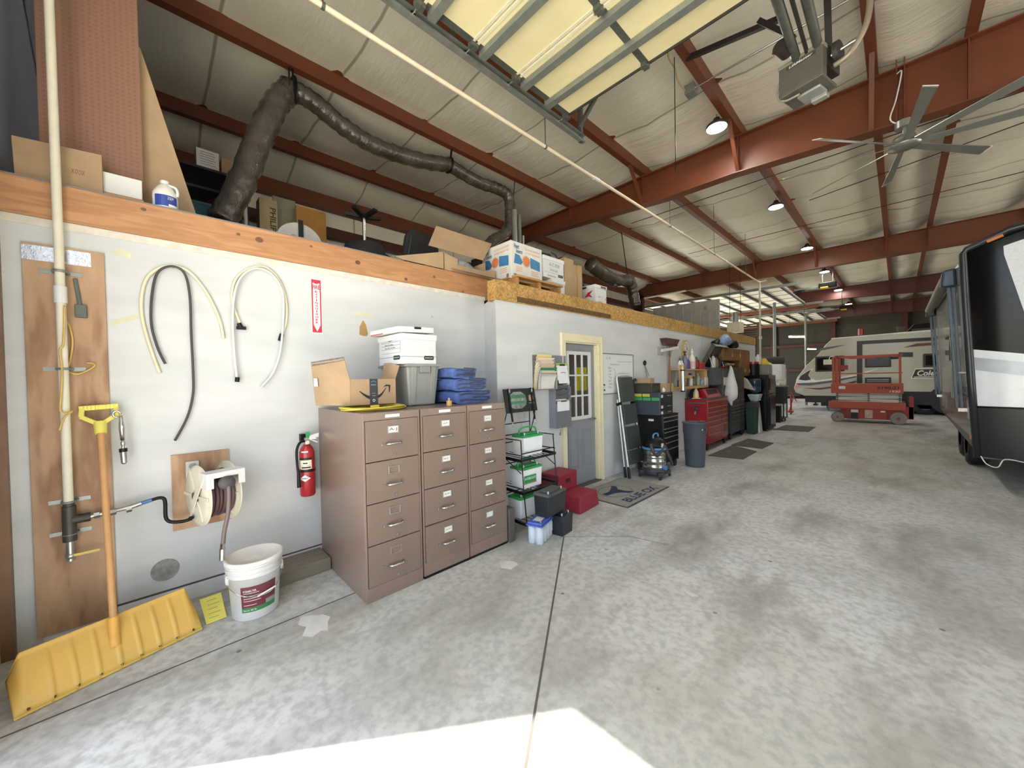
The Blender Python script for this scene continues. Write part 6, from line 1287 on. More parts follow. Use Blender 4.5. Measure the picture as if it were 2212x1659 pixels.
t = thing('round_table_top', 'grey round table top standing on edge on the loft', 'table top', (-.42, 1.06, ZA)); obj('disc', MB().cyl(dc+V((-.02, 0, .04)), dc+V((.0, 0, .04)), .205, n=48, sm=False), M('table_grey', '#a6a29d', .55), t); obj('support_bar', MB().box(-.415, 1.045, ZA+.02, -.40, 1.085, 3.10), black, t); obj('short_stick', MB().box(-.415, .99, ZA+.02, -.405, 1.015, 2.95), M('stick', '#857b70', .6), t)
# upturned stool and the black chair
fab = M('chair_fabric', '#1d1d20', .85, 0, .1, 30)
t = thing('office_stool', 'dark upturned office chair base on the loft, left of the black chair', 'chair', (-.9, 1.85, ZA)); sc_ = V((-.55, 1.74, ZA))
obj('seat', MB().lathe([(.15, .11), (.21, .13), (.23, .22), (.21, .33), (.05, .36)], sc_+EZ*.001, n=20).wob(.012, 12), fab, t); obj('post', MB().cyl(sc_+EZ*.35, sc_+EZ*.66, .018, n=10), chrome, t)
m = MB()
for k in range(5): a = 2*math.pi*k/5+.3; m.bar(sc_+EZ*.66, sc_+V((.19*math.cos(a), .19*math.sin(a), .70)), .05, .03)
obj('star_base', m, black, t); obj('arm', MB().tube(spline([sc_+V((.1, -.1, .02)), sc_+V((.1, .14, .02)), sc_+V((.1, .25, .12)), sc_+V((.1, .26, .22)), sc_+V((.1, .18, .26))], 5), .02, 6), black, t)
t = thing('office_chair', 'black office chair back behind the open brown carton on the loft', 'chair', (-.6, 2.5, ZA)); cb_ = V((-.45, 2.35, ZA))
obj('backrest', MB().prism([cb_+V((0, y, z)) for y, z in ((-.20, .02), (-.19, .30), (-.14, .58), (-.06, .66), (.22, .62), (.30, .50), (.28, .02))], (-.09, 0, 0)), fab, t, .03, 3); obj('seat', MB().box(-.95, 2.1, ZA+.002, -.5, 2.5, ZA+.11), fab, t, .03, 3)
obj('trim_line', MB().tube([cb_+V((.003, -.15, .04)), cb_+V((.003, -.14, .30)), cb_+V((.003, -.09, .56))], .006, 6), M('piping', '#4a4a4d', .6), t)
o = obj('cable_heap', MB().tube(spline([V((-.5, 1.25, ZA+.06)), V((-.5, 1.4, ZA+.2)), V((-.5, 1.6, ZA+.12)), V((-.5, 1.8, ZA+.03))], 6), .02, 8), M('cord_tan', '#6b5545', .7)); tag(o, 'brown cord lying on the loft right of the round table top', 'cord')
# open carton at the end of the beam
t = thing('open_carton', 'open brown carton with raised flap on the loft, above the filing cabinets', 'carton', (-.25, 2.7, ZBM+.006))
zc0 = ZBM+.007; yL, yR = 2.42, 3.02; xF, xB = .0, -.42
m = MB(); hh = .195
for (x0, y0, x1, y1) in ((xF-.006, yL, xF, yR), (xB, yL, xB+.006, yR), (xB, yL, xF, yL+.006), (xB, yR-.006, xF, yR)): m.box(x0, y0, zc0, x1, y1, zc0+(hh*.45 if x0 == xF-.006 else hh))
m.box(xB, yL, zc0, xF, yR, zc0+.006); obj('box_body', m, cardb, t)
zf = zc0+.005
fp_ = lambda a, c, x: W(a, c, x)
sheet(MB().poly([fp_(925, 530, -.05), fp_(942, 488, -.16), fp_(1062, 527, -.16), fp_(1043, 563, -.05)]), 'raised_flap', t, cardb)
sheet(MB().poly([V((xF, 1.82, zf+.02)), V((xF, 2.40, zf+.19)), V((xF, 2.40, zf)),  V((xF, 1.9, zf))]), 'side_flap', t, cardb)
sheet(MB().poly([V((xF-.002, yL, zf+.185)), V((xF-.002, 2.60, zf+.15)), V((xF-.002, 2.60, zf)), V((xF-.002, yL, zf))]), 'corner_flap', t, cardb)
sheet(MB().poly([V((xF, 2.5, zf+.03)), V((xF, 3.15, zf+.015)), V((xF+.17, 3.19, zf-.035)), V((xF+.17, 2.55, zf-.03))]), 'front_flap', t, cardb)
sheet(MB().poly([V((xF-.02, 3.03, zf+.10)), V((xF-.02, 3.20, zf+.13)), V((xF-.02, 3.21, zf+.0)), V((xF-.02, 3.03, zf))]), 'side_flap', t, cardb)
m = MB().ball((-.16, 2.72, zc0+.10), (.15, .22, .09)).wob(.012, 14); o = obj('wrapped_part', m, M('wrap_grey', '#7f8484', .5, 0, .3, 14)); tag(o, 'grey wrapped part inside the open brown carton', 'part')
# pallet and printed box
t = thing('pallet', 'short wooden pallet piece under the printed white box on the loft edge', 'pallet', (.1, 3.55, ZB+.055)); zq = 2.657
for y in (3.16, 3.56, 3.96): obj('stringer', MB().box(-.45, y, zq, .40, y+.045, zq+.10), pine, t, .003)
for x in (-.40, -.12, .16, .33): obj('deck_board', MB().box(x, 3.15, zq+.10, x+.10, 4.02, zq+.125), pine, t, .002)
vx0, vx1, vy0, vy1, vz0, vz1 = -.30, .25, 3.225, 3.80, zq+.126, 3.255
pwm = M('print_white', '#d2d2ce', .6, 0, .03); pb_ = M('print_blue', '#3d78a8', .5, 0, .12, 14); po = M('print_orange', '#d07a4d', .5); psal = M('print_salmon', '#d8a184', .6)
t = thing('printed_box', 'large white printed box with blue pictures and orange bursts on the pallet', 'box', ((vx0+vx1)/2, (vy0+vy1)/2, vz0))
obj('box_body', MB().box(vx0, vy0, vz0, vx1, vy1, vz1), pwm, t, .004)
def panel(o0, r):
    r = V(r); n = r.cross(EZ); h = vz1-vz0; w_ = (vy1-vy0) if abs(r.y) > .5 else (vx1-vx0)
    P = lambda u, v, k=.002: o0+r*(u*w_)+EZ*(v*h)+n*k
    obj('blue_picture', MB().poly([P(.08, .42), P(.30, .42), P(.36, .5), P(.26, .66), P(.12, .68)]), pb_, t); obj('blue_picture', MB().poly([P(.60, .40), P(.92, .36), P(.92, .62), P(.60, .68)]), pb_, t)
    m = MB(); pts = []
    for i in range(32): a = 2*math.pi*i/32; q = .145 if i % 2 else .10; pts.append(P(.47+q*math.cos(a), .54+q*.98*w_/h*math.sin(a), .003))
    m.poly(pts); obj('burst', m, po, t)
    for k, (s, u, v, h_, w2) in enumerate((('Life boat air conditioner', .68, .88, .04, .5), ('at water weather wit', .68, .78, .04, .48))): text(t, s, P(u, v, .002), r, EZ, h_*.9, psal, width=w2*w_)
    m = MB()
    for k in range(3): m.poly([P(.14, .33-.05*k), P(.34, .33-.05*k), P(.34, .35-.05*k), P(.14, .35-.05*k)]).poly([P(.62, .30-.05*k), P(.86, .30-.05*k), P(.86, .32-.05*k), P(.62, .32-.05*k)])
    obj('printed_lines', m, psal, t)
    obj('bar_code', MB().poly([P(.07, .06), P(.16, .06), P(.16, .15), P(.07, .15)]).poly([P(.84, .06), P(.92, .06), P(.92, .15), P(.84, .15)]), M('bar_grey', '#77777a', .6, 0, .6, 60), t)
    text(t, 'Vent', P(.17, .88, .0025), r, EZ, .06, M('print_navy', '#33566e', .6), width=.16*w_, shear=.3, bold=.02); text(t, 'Inserts', P(.25, .76, .0025), r, EZ, .05, _M['print_navy'], width=.2*w_, shear=.3, bold=.02)
panel(V((vx1, vy0, vz0)), (0, 1, 0)); panel(V((vx0, vy0, vz0)), (1, 0, 0))
# record boxes and cartons
t = record_box('white record box beneath the A-Z one on the loft edge', -.12, 3.985, 2.657, .26, 4.27, .245, 'white file boxes on the loft')
text(t, 'S 2019', (.262, 4.04, 2.76), (0, 0, 1), (0, -1, 0), .025, ink, width=.09)
t = record_box('white record box marked A-Z 2020 Invoices, on top of another', -.10, 3.83, 2.912, .25, 4.265, .285, 'white file boxes on the loft')
text(t, 'A-Z 2020', (.251, 4.06, 3.10), EYV, EZ, .042, ink, width=.22, shear=.1, bold=-.01); text(t, 'Invoices', (.251, 4.05, 3.03), EYV, EZ, .036, ink, width=.16, shear=.1, bold=-.01); text(t, 'Exhibitions', (.251, 4.0, 2.945), EYV, EZ, .022, ink, width=.17)
obj('print_line', MB().box(.2505, 3.83, 2.985, .2515, 4.265, 2.989), M('print_grey', '#8f9094', .6), t); badge(t, (.25, 4.19, 2.965), (0, 1, 0), .11, .034, 'BANKERS BOX')
carton('tall open brown carton right of the A-Z record box', -.15, 4.30, 2.657, .24, 4.52, 3.27, M('carton_tan', '#a48a66', .8), False)
carton('tall narrow brown carton right of the open one on the loft edge', -.15, 4.525, 2.657, .22, 4.62, 3.22, M('carton_tan', '#a48a66', .8), False)
carton('tall narrow taped carton, rightmost of the three tall ones on the loft', -.15, 4.625, 2.657, .24, 4.73, 3.22, M('carton_tan', '#a48a66', .8), True)
t = record_box('small white lidded box with a red arrow on the loft edge', -.05, 4.985, 2.657, .30, 5.30, .32, 'white file boxes on the loft')
badge(t, (.308, 5.20, 2.955), (0, 1, 0), .15, .03, 'BANKERS BOX', ink); badge(t, (.07, 4.977, 2.955), (1, 0, 0), .15, .03, None, ink)
m = MB().poly([(.10, 4.984, 2.80), (.16, 4.984, 2.87), (.26, 4.984, 2.90), (.20, 4.984, 2.84), (.25, 4.984, 2.78), (.18, 4.984, 2.81)]); obj('red_arrow', m, signr, t)
text(t, 'SHRED', (.301, 5.12, 2.72), EYV, EZ, .02, signr, width=.1); obj('red_mark', MB().poly([(.301, 5.25, 2.78), (.301, 5.285, 2.81), (.301, 5.27, 2.78), (.301, 5.285, 2.75)]), signr, t); text(t, 'BOX 12', (.301, 5.12, 2.80), EYV, EZ, .02, M('pen_grey', '#85868a', .8), width=.1)
# dark chair, sack and duct behind them
t = thing('folding_chair', 'black chair back behind the record boxes on the loft', 'chair', (-.5, 4.5, ZB)); P0 = W(1207, 560, -.55)
obj('backrest', MB().prism([V((-.55, 4.55+y, ZB+z)) for y, z in ((.08, .35), (.02, .80), (.08, 1.03), (.40, 1.06), (.52, .92), (.55, .35))], (-.05, 0, 0)), M('chair_black', '#26282c', .5), t, .03, 3); obj('seat', MB().box(-1.0, 4.6, ZB+.42, -.56, 5.1, ZB+.47), fab, t, .02)
for x in (-.95, -.62):
    for y in (4.64, 5.05): obj('leg', MB().cyl((x, y, ZB+.001), (x, y, ZB+.42), .014, n=8), blackm, t)
obj('frame_tube', MB().tube(spline([V((-.53, 4.95, ZB+1.08)), V((-.53, 5.10, ZB+1.02)), V((-.53, 5.14, ZB+.8)), V((-.53, 5.12, ZB+.5))], 5), .013, 6), M('tube_grey', '#5e6063', .4, .4), t)
m = MB().ball((-.95, 5.75, ZB+.62), (.32, .62, .60)).ball((-.85, 6.0, ZB+.35), (.3, .5, .35)).wob(.035, 8); o = obj('black_sack', m, M('sack_black', '#1d211e', .5, 0, .2, 8, .4, 12)); tag(o, 'bulky black plastic sack on the loft behind the small white box', 'sack')
t = thing('flexible_duct', 'smaller dark duct sagging from the roof behind the small white box', 'duct', W(1300, 590, -1.4)); obj('duct_run', wr([W(1275, 570, -1.4), W(1300, 590, -1.4), W(1330, 606, -1.4), W(1358, 607, -1.4)], .16), duct, t); obj('duct_run', wr([W(1358, 604, -1.4), W(1366, 625, -1.4), W(1372, 660, -1.4)], .15), duct, t)
obj('hanging_strap', MB().bar(V((-1.58, W(1357, 595, -1.4).y, ZP)), W(1357, 606, -1.4), .03, .01), black, t)
t = thing('ribbed_panel', 'large pale grey ribbed panel standing at the far end of the loft', 'panel', (-1.5, 13.2, ZB))
zt1, zt0 = 3.98, ZB+.005
pg = MB().hexa([(-2.62, 13.18, zt0), (-.42, 13.18, zt0), (-.42, 13.21, zt0), (-2.62, 13.21, zt0)], [(-2.62, 13.18, zt1), (-.42, 13.18, zt1-.02), (-.42, 13.21, zt1-.02), (-2.62, 13.21, zt1)])
obj('sheet', pg, M('panel_pale', '#b9bab3', .5), t)
for k in range(8): x = -2.4+.28*k; obj('rib', MB().box(x-.006, 13.172, zt0, x+.006, 13.181, zt1-.03), M('rib_pale', '#cbccc6', .5), t)
text(t, 'JE', (-.85, 13.17, 3.72), EX, EZ, .10, M('rib_print', '#5f6462', .6), width=.11); obj('edge_strip', MB().box(-2.62, 13.175, 3.05, -.42, 13.182, 3.07), _M['rib_pale'], t)
t = thing('unit_heater', 'cream suspended heater box beyond the end of the loft', 'heater', (0, 14.6, 3.1)); a, b_ = HY(1570, 697, 14.6), HY(1598, 716, 14.6)
obj('case', MB().box(a.x, 14.6, b_.z, b_.x, 15.1, a.z), M('heater_cream', '#cfc6ac', .5), t, .01); obj('flue', MB().cyl(((a.x+b_.x)/2, 14.85, a.z), ((a.x+b_.x)/2, 14.85, a.z+.35), .09, n=14), galv, t)
for x in (a.x+.03, b_.x-.03): obj('hanger', MB().cyl((x, 14.85, a.z), (x, 14.85, ZP), .008, n=6), black, t)
# ================================================================== OVERHEAD
foam = M('door_foam', '#dcd2a6', .6, 0, .06, 2.5, .15, 14)
ZD = 4.50; dx0, dx1, dy0, dy1 = .955, 5.25, -.5, 3.44
t = thing('overhead_door', 'open overhead door hanging flat under the roof, cream foam underside with steel struts', 'garage door', (dx0, dy0, ZD))
secs = [dy0, .0, .53, 1.06, 1.59, 2.12, 2.65, 3.44]
for a, c in zip(secs[:-1], secs[1:]): obj('section', MB().box(dx0, a+.003, ZD, dx1, c-.003, ZD+.05), foam, t)
seams = M('seam_white', '#cfcab6', .5)
for y in secs[1:-1]: obj('seam_rail', MB().box(dx0, y-.035, ZD-.006, dx1, y-.012, ZD).box(dx0, y+.012, ZD-.006, dx1, y+.035, ZD), seams, t)
for x in (dx0, 1.88, 2.86, 3.84, 5.19):
    obj('stile', MB().box(x, dy0, ZD-.004, x+.06, dy1, ZD), galv_dark, t)
for y in [s+.11 for s in secs[1:-1]]+[3.13]:
    obj('strut', MB().box(dx0-.01, y-.035, ZD-.055, dx1, y-.03, ZD-.004).box(dx0-.01, y+.03, ZD-.055, dx1, y+.035, ZD-.004).box(dx0-.01, y-.035, ZD-.058, dx1, y+.035, ZD-.053), galv, t)
for y in secs[1:]:
    for x in (dx0-.01, 1.88, 2.86): obj('hinge', MB().box(x, y-.05, ZD-.045, x+.055, y+.03, ZD-.004).cyl((x-.01, y-.01, ZD-.035), (x+.065, y-.01, ZD-.035), .012, n=8), galv_dark, t, .003)
obj('edge_angle', MB().box(dx0-.02, dy1, ZD-.02, dx1, dy1+.012, ZD+.06), M('angle_dark', '#3a3833', .5, .3), t)
for y in secs[1:]: obj('roller', MB().cyl((.87, y-.01, ZD-.02), (dx0, y-.01, ZD-.02), .009, n=8).cyl((.855, y-.01, ZD-.02), (.875, y-.01, ZD-.02), .024, n=12), chrome, t)
t = thing('door_track', 'galvanized horizontal track beside the open overhead door', 'track', (.86, 0, ZD-.05)); obj('channel', MB().box(.835, dy0, ZD-.055, .84, 3.93, ZD+.025).box(.835, dy0, ZD-.058, .885, 3.93, ZD-.053).box(.835, dy0, ZD+.022, .885, 3.93, ZD+.027).box(.88, dy0, ZD-.058, .884, 3.93, ZD-.035), galv, t)
obj('hanger_angle', MB().bar((.85, 3.88, ZD-.06), (.85, 3.88, ZP+.1), .045, .045), galv_dark, t); obj('brace_angle', MB().bar((.85, 3.86, ZD+.12), (1.62, 3.88, ZP), .04, .04), galv_dark, t)
for y in (.6, 2.0): obj('hanger_angle', MB().bar((.82, y, ZD), (.82, y, ZC-.12), .03, .03), galv_dark, t)
# white pipe under the roof with its drop at the end of the wall
t = thing('ceiling_pipe', 'long white pipe hung under the roof, dropping at the end of the white wall', 'pipe', (.56, 7, 4.38)); PX_ = .56
obj('run', MB().cyl((PX_, YE+.02, 4.38), (PX_, 13.70, 4.38), .022, n=12), M('pipe_cream', '#d5cab0', .4, 0, .05), t); obj('drop', MB().tube([(PX_, 13.70, 4.38), (PX_, 13.74, 4.30), (PX_, 13.78, .3)], .026, 10), offwhite, t)
for y in (4.6, 7.6, 10.4): obj('coupling', MB().cyl((PX_, y, 4.38), (PX_, y+.12, 4.38), .028, n=12), white, t)
for y in (1.0, 3.55, 7.15, 9.6, 12.2): obj('hanger', MB().cyl((PX_, y, 4.40), (PX_, y, ZC-.10), .006, n=6).cyl((PX_, y-.012, 4.38), (PX_, y+.012, 4.38), .027, n=10), galv_dark, t)
obj('elbow', MB().ball((PX_, 13.70, 4.38), .04).cyl((PX_, 13.78, 2.62), (PX_, 13.78, 2.7), .04, n=10).cyl((PX_, 13.7, 4.38), (.75, 13.72, 4.40), .02, n=8), offwhite, t)
# door operator
oc = V((3.0, 4.42, 4.28))
opg = M('operator_grey', '#5c5a52', .45, .2); opd = M('operator_dark', '#2e2c29', .5, .2)
t = thing('door_operator', 'dark grey electric door operator hung from two rails, red pull handle above it', 'door operator', oc)
X = Matrix.Translation(oc) @ Matrix.Rotation(math.radians(-14), 4, 'Z')
obj('housing', MB().box(-.17, -.10, -.06, .17, .16, .12).xf(X), opd, t, .006)
obj('cover', MB().box(-.165, -.19, -.17, .17, -.10, .10).box(-.165, -.19, -.185, .17, .10, -.16).xf(X), opg, t, .008)
obj('cover_lip', MB().box(-.17, -.195, .075, .175, -.10, .105).xf(X), M('operator_light', '#8a887d', .4, .2), t, .004)
obj('badge', MB().box(-.10, -.194, .03, .12, -.19, .06).xf(X), M('badge_dark', '#3c3a35', .5), t)
text(t, 'LiftMaster', X @ V((.01, -.1945, .045)), X.to_3x3() @ EX, EZ, .02, white, width=.18, bold=.02, shear=.2)
obj('terminal_plate', MB().box(-.06, -.10, -.215, .12, .05, -.186).box(.0, .02, -.25, .12, .09, -.21).xf(X), M('tape_grey', '#9c9c98', .4, .4), t, .01)
obj('pulley', MB().cyl((.20, -.02, .04), (.235, -.02, .04), .085, n=24).xf(X), opd, t); obj('pulley_shaft', MB().cyl((.15, -.02, .04), (.30, -.0, .06), .014, n=10).cyl((.28, 0, .06), (.33, .02, .07), .02, n=10).xf(X), brushed, t)
for x in (-.08, .08): obj('rail', MB().cyl(X @ V((x, .03, .10)), X @ V((x, .03, .10))+V((0, -4.8, .0)), .035, n=12), galv_dark, t)
obj('drawbar', MB().bar(X @ V((.0, .03, .10)), X @ V((0, .03, .10))+V((0, -4.8, .0)), .02, .05), opd, t)
obj('bracket', MB().bar(X @ V((.13, .05, .05)), V((3.14, 4.2, ZP+.05)), .05, .01), opd, t); obj('motor_end', MB().cyl(X @ V((-.05, -.3, .12)), X @ V((-.05, -.42, .12)), .06, n=16), opd, t)
obj('pull_handle', MB().bar(X @ V((-.20, -.22, .24)), X @ V((-.06, -.22, .29)), .03, .025), redp, t, .004)
obj('conduit', MB().tube(spline([X @ V((.19, -.02, -.06)), X @ V((.30, -.02, -.03)), X @ V((.40, .0, .15)), X @ V((.42, .0, .45)), X @ V((.40, -.1, 1.0))], 7), .022, 10), M('conduit_tan', '#8c8372', .4, .3), t); obj('cable_loop', MB().tube(spline([X @ V((-.17, -.15, .0)), X @ V((-.19, -.16, -.12)), X @ V((-.14, -.15, -.20)), X @ V((-.02, -.14, -.21))], 6), .010, 6), M('cable_grey', '#8a8578', .5), t)
for a, c in (((1.75, 5.0, ZP+.02), (3.06, 4.45, 4.52)), ((1.75, 5.75, ZP-.03), (3.40, 4.60, 5.10))): pass
t = thing('support_angle', 'dark steel angle running from the roof purlin to the door operator', 'angle bar', (1.75, 4.9, 5.3)); obj('bar', MB().bar(W(1480, 128, 1.75), HZ(1690, 38, 5.1), .05, .05), opd, t); obj('diagonal', MB().bar(HZ(1640, 45, 5.15), HZ(1715, 82, 4.75), .045, .045), opd, t)
a, b_ = W(1530, 185, 1.70), HZ(1868, -4, 5.4)
t = thing('conduit_run', 'thin shiny conduit running from the purlin junction box past the operator', 'conduit', a); a.z = 5.37; b_ = V((3.9, 5.1, 5.38)); obj('tube', MB().cyl(V((1.72, 5.25, 5.33)), V((6.0, 5.15, 5.36)), .012, n=8), chrome, t); obj('junction_box', MB().box(1.60, 5.18, 5.26, 1.72, 5.32, 5.38), galv, t, .004)
obj('loose_cable', MB().tube(spline([V((1.62, 5.3, 5.3)), V((1.60, 5.0, 5.33)), V((1.63, 4.8, 5.38)), V((1.66, 4.55, 5.36)), V((1.70, 4.45, 5.45))], 6), .010, 6), M('cable_tan', '#a9906a', .6), t)
o = obj('pull_rope', MB().cyl((1.66, 4.72, 4.09), (1.66, 4.72, ZP+.05), .005, n=6).ball((1.66, 4.72, 4.08), .014, 8), black); tag(o, 'thin black pull cord hanging from the purlin near the round lamp', 'cord')
# big fan
fc = V((3.62, 6.86, 4.38)); fs = M('fan_silver', '#9a9c96', .35, .7, .06)
t = thing('ceiling_fan', 'large silver eight-blade ceiling fan hung from the first steel beam', 'fan', fc)
obj('canopy', MB().cyl((fc.x, fc.y, 4.58), (fc.x, fc.y, 4.665), .085, n=24), fs, t, .006); obj('down_rod', MB().cyl(fc+EZ*.05, fc+EZ*.22, .018, n=10), fs, t)
obj('motor', MB().lathe([(.06, .10), (.10, .09), (.115, .05), (.115, .0), (.15, -.01), (.155, -.03), (.05, -.04)], fc, n=28), fs, t)
for k in range(8):
    a = math.radians(8+45*k); e = V((math.cos(a), math.sin(a), 0)); n = V((-e.y, e.x, 0)); tl = n*.05-EZ*.022
    q = lambda d, w_: [fc+e*d-tl*w_+EZ*-.012, fc+e*d+tl*w_+EZ*-.012, fc+e*d+tl*w_+EZ*-.004, fc+e*d-tl*w_+EZ*-.004]
    b = obj('blade', MB().hexa(q(.13, .62), q(1.22, 1.05)), fs, t); obj('tip', MB().hexa(q(1.205, 1.06), q(1.235, 1.1)), M('tip_white', '#d0d0cb', .4), b)
obj('supply_cable', MB().tube(spline([V((3.56, 6.88, 5.30)), V((3.60, 6.85, 5.28)), V((3.55, 6.82, 4.95)), V((3.50, 6.80, 4.72)), V((3.60, 6.84, 4.63))], 6), .008, 6), white, t)
# lamps under the third purlin
led = M('led_glow', '#fffaf0', .5, emit=110)
for i, y in enumerate((6.16, 10.05, 14.1, 17.9, 22.4, 27.5)):
    ord_ = ('nearest', 'second', 'third', 'fourth', 'fifth', 'farthest')[i]
    lb = 'round bright lamp hung by the first steel beam, nearest of the roof lamps' if i == 0 else 'bright roof lamp under the purlin, %s from the camera' % ord_
    t = thing('roof_lamp', lb, 'lamp', (1.69, y, 5.2), 'round lamps along the roof purlin'); c = V((1.69, y, 5.22))
    obj('housing', MB().lathe([(.14, .0), (.15, .02), (.13, .05), (.06, .09), (.04, .14)], c, n=24), opd, t); obj('lens', MB().cyl(c+EZ*-.004, c+EZ*.002, .135, n=24), led, t); obj('hook', MB().cyl(c+EZ*.13, c+EZ*.2, .008, n=6), galv, t)
tubem = M('tube_glow', '#fffdf5', .5, emit=14)
for (pa_, pb_), yy, lb in ((((1706, 722), (1738, 734)), 21.4, 'lit tube lamp hanging beyond the wall end, the larger one'), (((1745, 752), (1761, 757)), 28.0, 'lit tube lamp farther back against the dark end wall')):
    a, c = HY(*pa_, yy), HY(*pb_, yy+.6); c.z = a.z = (a.z+c.z)/2
    t = thing('tube_lamp', lb, 'lamp', a, 'hanging tube lamps'); obj('housing', MB().bar(a+EZ*.05, c+EZ*.05, .16, .05), white, t); obj('tube', MB().bar(a, c, .10, .04), tubem, t)
    for p in (a, c): obj('chain', MB().cyl(p+EZ*.07, V((p.x, p.y, ZP)), .006, n=6), black, t)
a, c = V((-3.9, 15.1, 4.83)), V((-2.2, 15.1, 4.83)); t = thing('white_conduit', 'unlit white conduit along the underside of the second steel beam', 'lamp', a); obj('tube', MB().cyl(a, c, .03, n=10), white, t); obj('clip', MB().box(-3.0, 15.08, 4.83, -2.95, 15.12, 4.862), galv, t)  # plain white conduit under the beam, gives no light
# two overhead doors of the side wall, run back under the roof
wfo = M('far_door_foam', '#f3eee0', .6, 0, .04, 3)
for (y0, y1), lb in ((DA, 'open white overhead door lying under the roof above the end of the loft'), (DB, 'open white overhead door under the roof, farther from the camera')):
    z = 4.56; x0, x1 = -4.2, .75
    t = thing('overhead_door', lb, 'garage door', (x0, y0, z), 'open doors of the side wall')
    n = 8
    for k in range(n): obj('section', MB().box(x0+(x1-x0)*k/n+.004, y0, z, x0+(x1-x0)*(k+1)/n-.004, y1, z+.05), wfo, t)
    for k in range(n+1):
        x = x0+(x1-x0)*k/n; obj('strut', MB().box(x-.04, y0, z-.06, x+.03, y1, z-.002), opd, t)
    for k in range(6): y = y0+(y1-y0)*k/5; obj('stile', MB().box(x0, y-.02, z-.012, x1, y+.02, z-.001), galv_dark, t)
    for y in (y0-.06, y1+.03): obj('track', MB().box(XE+.3, y, z-.07, 1.35, y+.04, z+.02), galv, t)
    obj('header_tube', MB().box(XE+.3, y1+.12, z-.20, 1.2, y1+.26, z-.02), steel_red, t)
    yc = (y0+y1)/2
    s = thing('door_operator', 'black and yellow door operator at the end of the %s side door' % ('nearer' if y0 < 20 else 'farther'), 'door operator', (1.8, yc, 4.6), 'operators of the side doors')
    obj('case', MB().box(1.5, yc-.15, 4.68, 2.0, yc+.12, 4.86), black, s, .02); obj('yellow_tag', MB().box(1.55, yc-.16, 4.65, 1.78, yc+.05, 4.70), yellow, s, .01); obj('rail', MB().box(x1, yc-.04, 4.72, 1.5, yc+.04, 4.78), galv, s); obj('arm', MB().bar((x1-.2, yc, 4.62), (x1+.35, yc, 4.74), .05, .04), black, s)
    for x in (1.6, 1.9): obj('hanger', MB().cyl((x, yc, 4.85), (x, yc, ZP+.1), .015, n=6), galv_dark, s)
t = thing('louvre_panel', 'brown slatted panel standing beyond the loft end under the farther door', 'panel', (.2, 17, 2.7)); a, c = HY(1600, 700, 17), HY(1640, 722, 17)
o_ = obj('frame', MB().box(a.x, 17, 0, a.x+.08, 17.08, a.z).box(c.x-.08, 17, 0, c.x, 17.08, a.z), M('brown_slat', '#5f4a3a', .6), t)
for k in range(6): obj('slat', MB().box(a.x, 17.01, a.z-.08-.09*k, c.x, 17.06, a.z-.03-.09*k), M('brown_slat', '#5f4a3a', .6), t)
obj('vertical_pipe', MB().cyl((c.x+.5, 17, 0), (c.x+.5, 17, 4.2), .05, n=10), galv, t)
t = thing('conduit_post', 'grey bent conduit running down beyond the wall end', 'conduit', (.9, 20, 0)); obj('tube', MB().tube(spline([V((1.6, 21.8, 4.3)), V((.8, 21.8, 4.28)), V((.62, 21.8, 4.15)), V((.6, 21.8, 3.9)), V((.6, 21.8, .02))], 6), .05, 8), M('conduit_grey', '#7d7f7c', .4, .4), t); obj('clamp', MB().box(.53, 21.78, 2.0, .67, 21.86, 2.06), galv, t)
# ================================================================== VEHICLES
# camper trailer broadside at the back
YC = 19.0
def C_(px, py, o=0): p = HY(px, py, YC); p.y -= o; return p
champ = M('camper_tan', '#a7a595', .4, 0, .03, 1, coat=.3); cblk = M('camper_black', '#08090a', .35, 0, .05)
t = thing('camper_trailer', 'tan camper trailer broadside behind the orange scissor lift, Coleman lettering on it', 'camper', (4, YC+1.2, 0))
outl = [C_(1738, 855), C_(1719, 848), C_(1715, 838), C_(1722, 815), C_(1742, 789), C_(1765, 768), C_(1784, 744), C_(1796, 733), C_(1812, 729)]
zr = outl[-1].z+.02; xend = 7.8
poly = outl+[V((xend, YC, zr+.05)), V((xend, YC, outl[0].z))]
obj('shell', MB().prism(poly, (0, 2.4, 0)), champ, t, .03, 3)
obj('roof_edge', MB().bar(outl[-2]+V((0, -.01, .02)), V((xend, YC-.01, zr+.06)), .06, .05), M('roof_white', '#d4d4cc', .4), t)
obj('underbody', MB().box(outl[0].x+.5, YC+.12, .20, xend, YC+2.3, outl[0].z+.02).box(outl[0].x+.02, YC-.005, .34, xend, YC+.12, outl[0].z+.005).box(3.2, YC-.008, outl[0].z-.05, xend, YC+.0, .80), M('skirt_dark', '#12161a', .45), t)
def decal(name, pts, mat, o=.004, sp=False):
    P = [C_(a, c, o) for a, c in pts]
    if sp: P = spline(P+[P[0]], 4)[:-1]
    return obj(name, MB().poly(P), mat, t)
decal('black_band', [(1851, 737), (1863, 737), (1863, 832), (1851, 832)], cblk, .008); decal('black_band', [(1851, 737), (2100, 724), (2100, 731), (1863, 744)], cblk, .009)
def rwin(name, x0, y0, x1, y1, fr, pane):
    a, c = C_(x0, y1), C_(x1, y0); f = obj(name, MB().box(a.x, YC-.03, a.z, c.x, YC+.01, c.z), fr, t, .06, 4)
    obj('pane', MB().box(a.x+.06, YC-.034, a.z+.06, c.x-.06, YC-.03, c.z-.06), pane, f); return f
glassb = M('dark_glass', '#0d0e10', .08, 0, .05)
rwin('window', 1761, 768, 1824, 803, cblk, glassb); rwin('window', 1994, 763, 2030, 793, cblk, glassb)
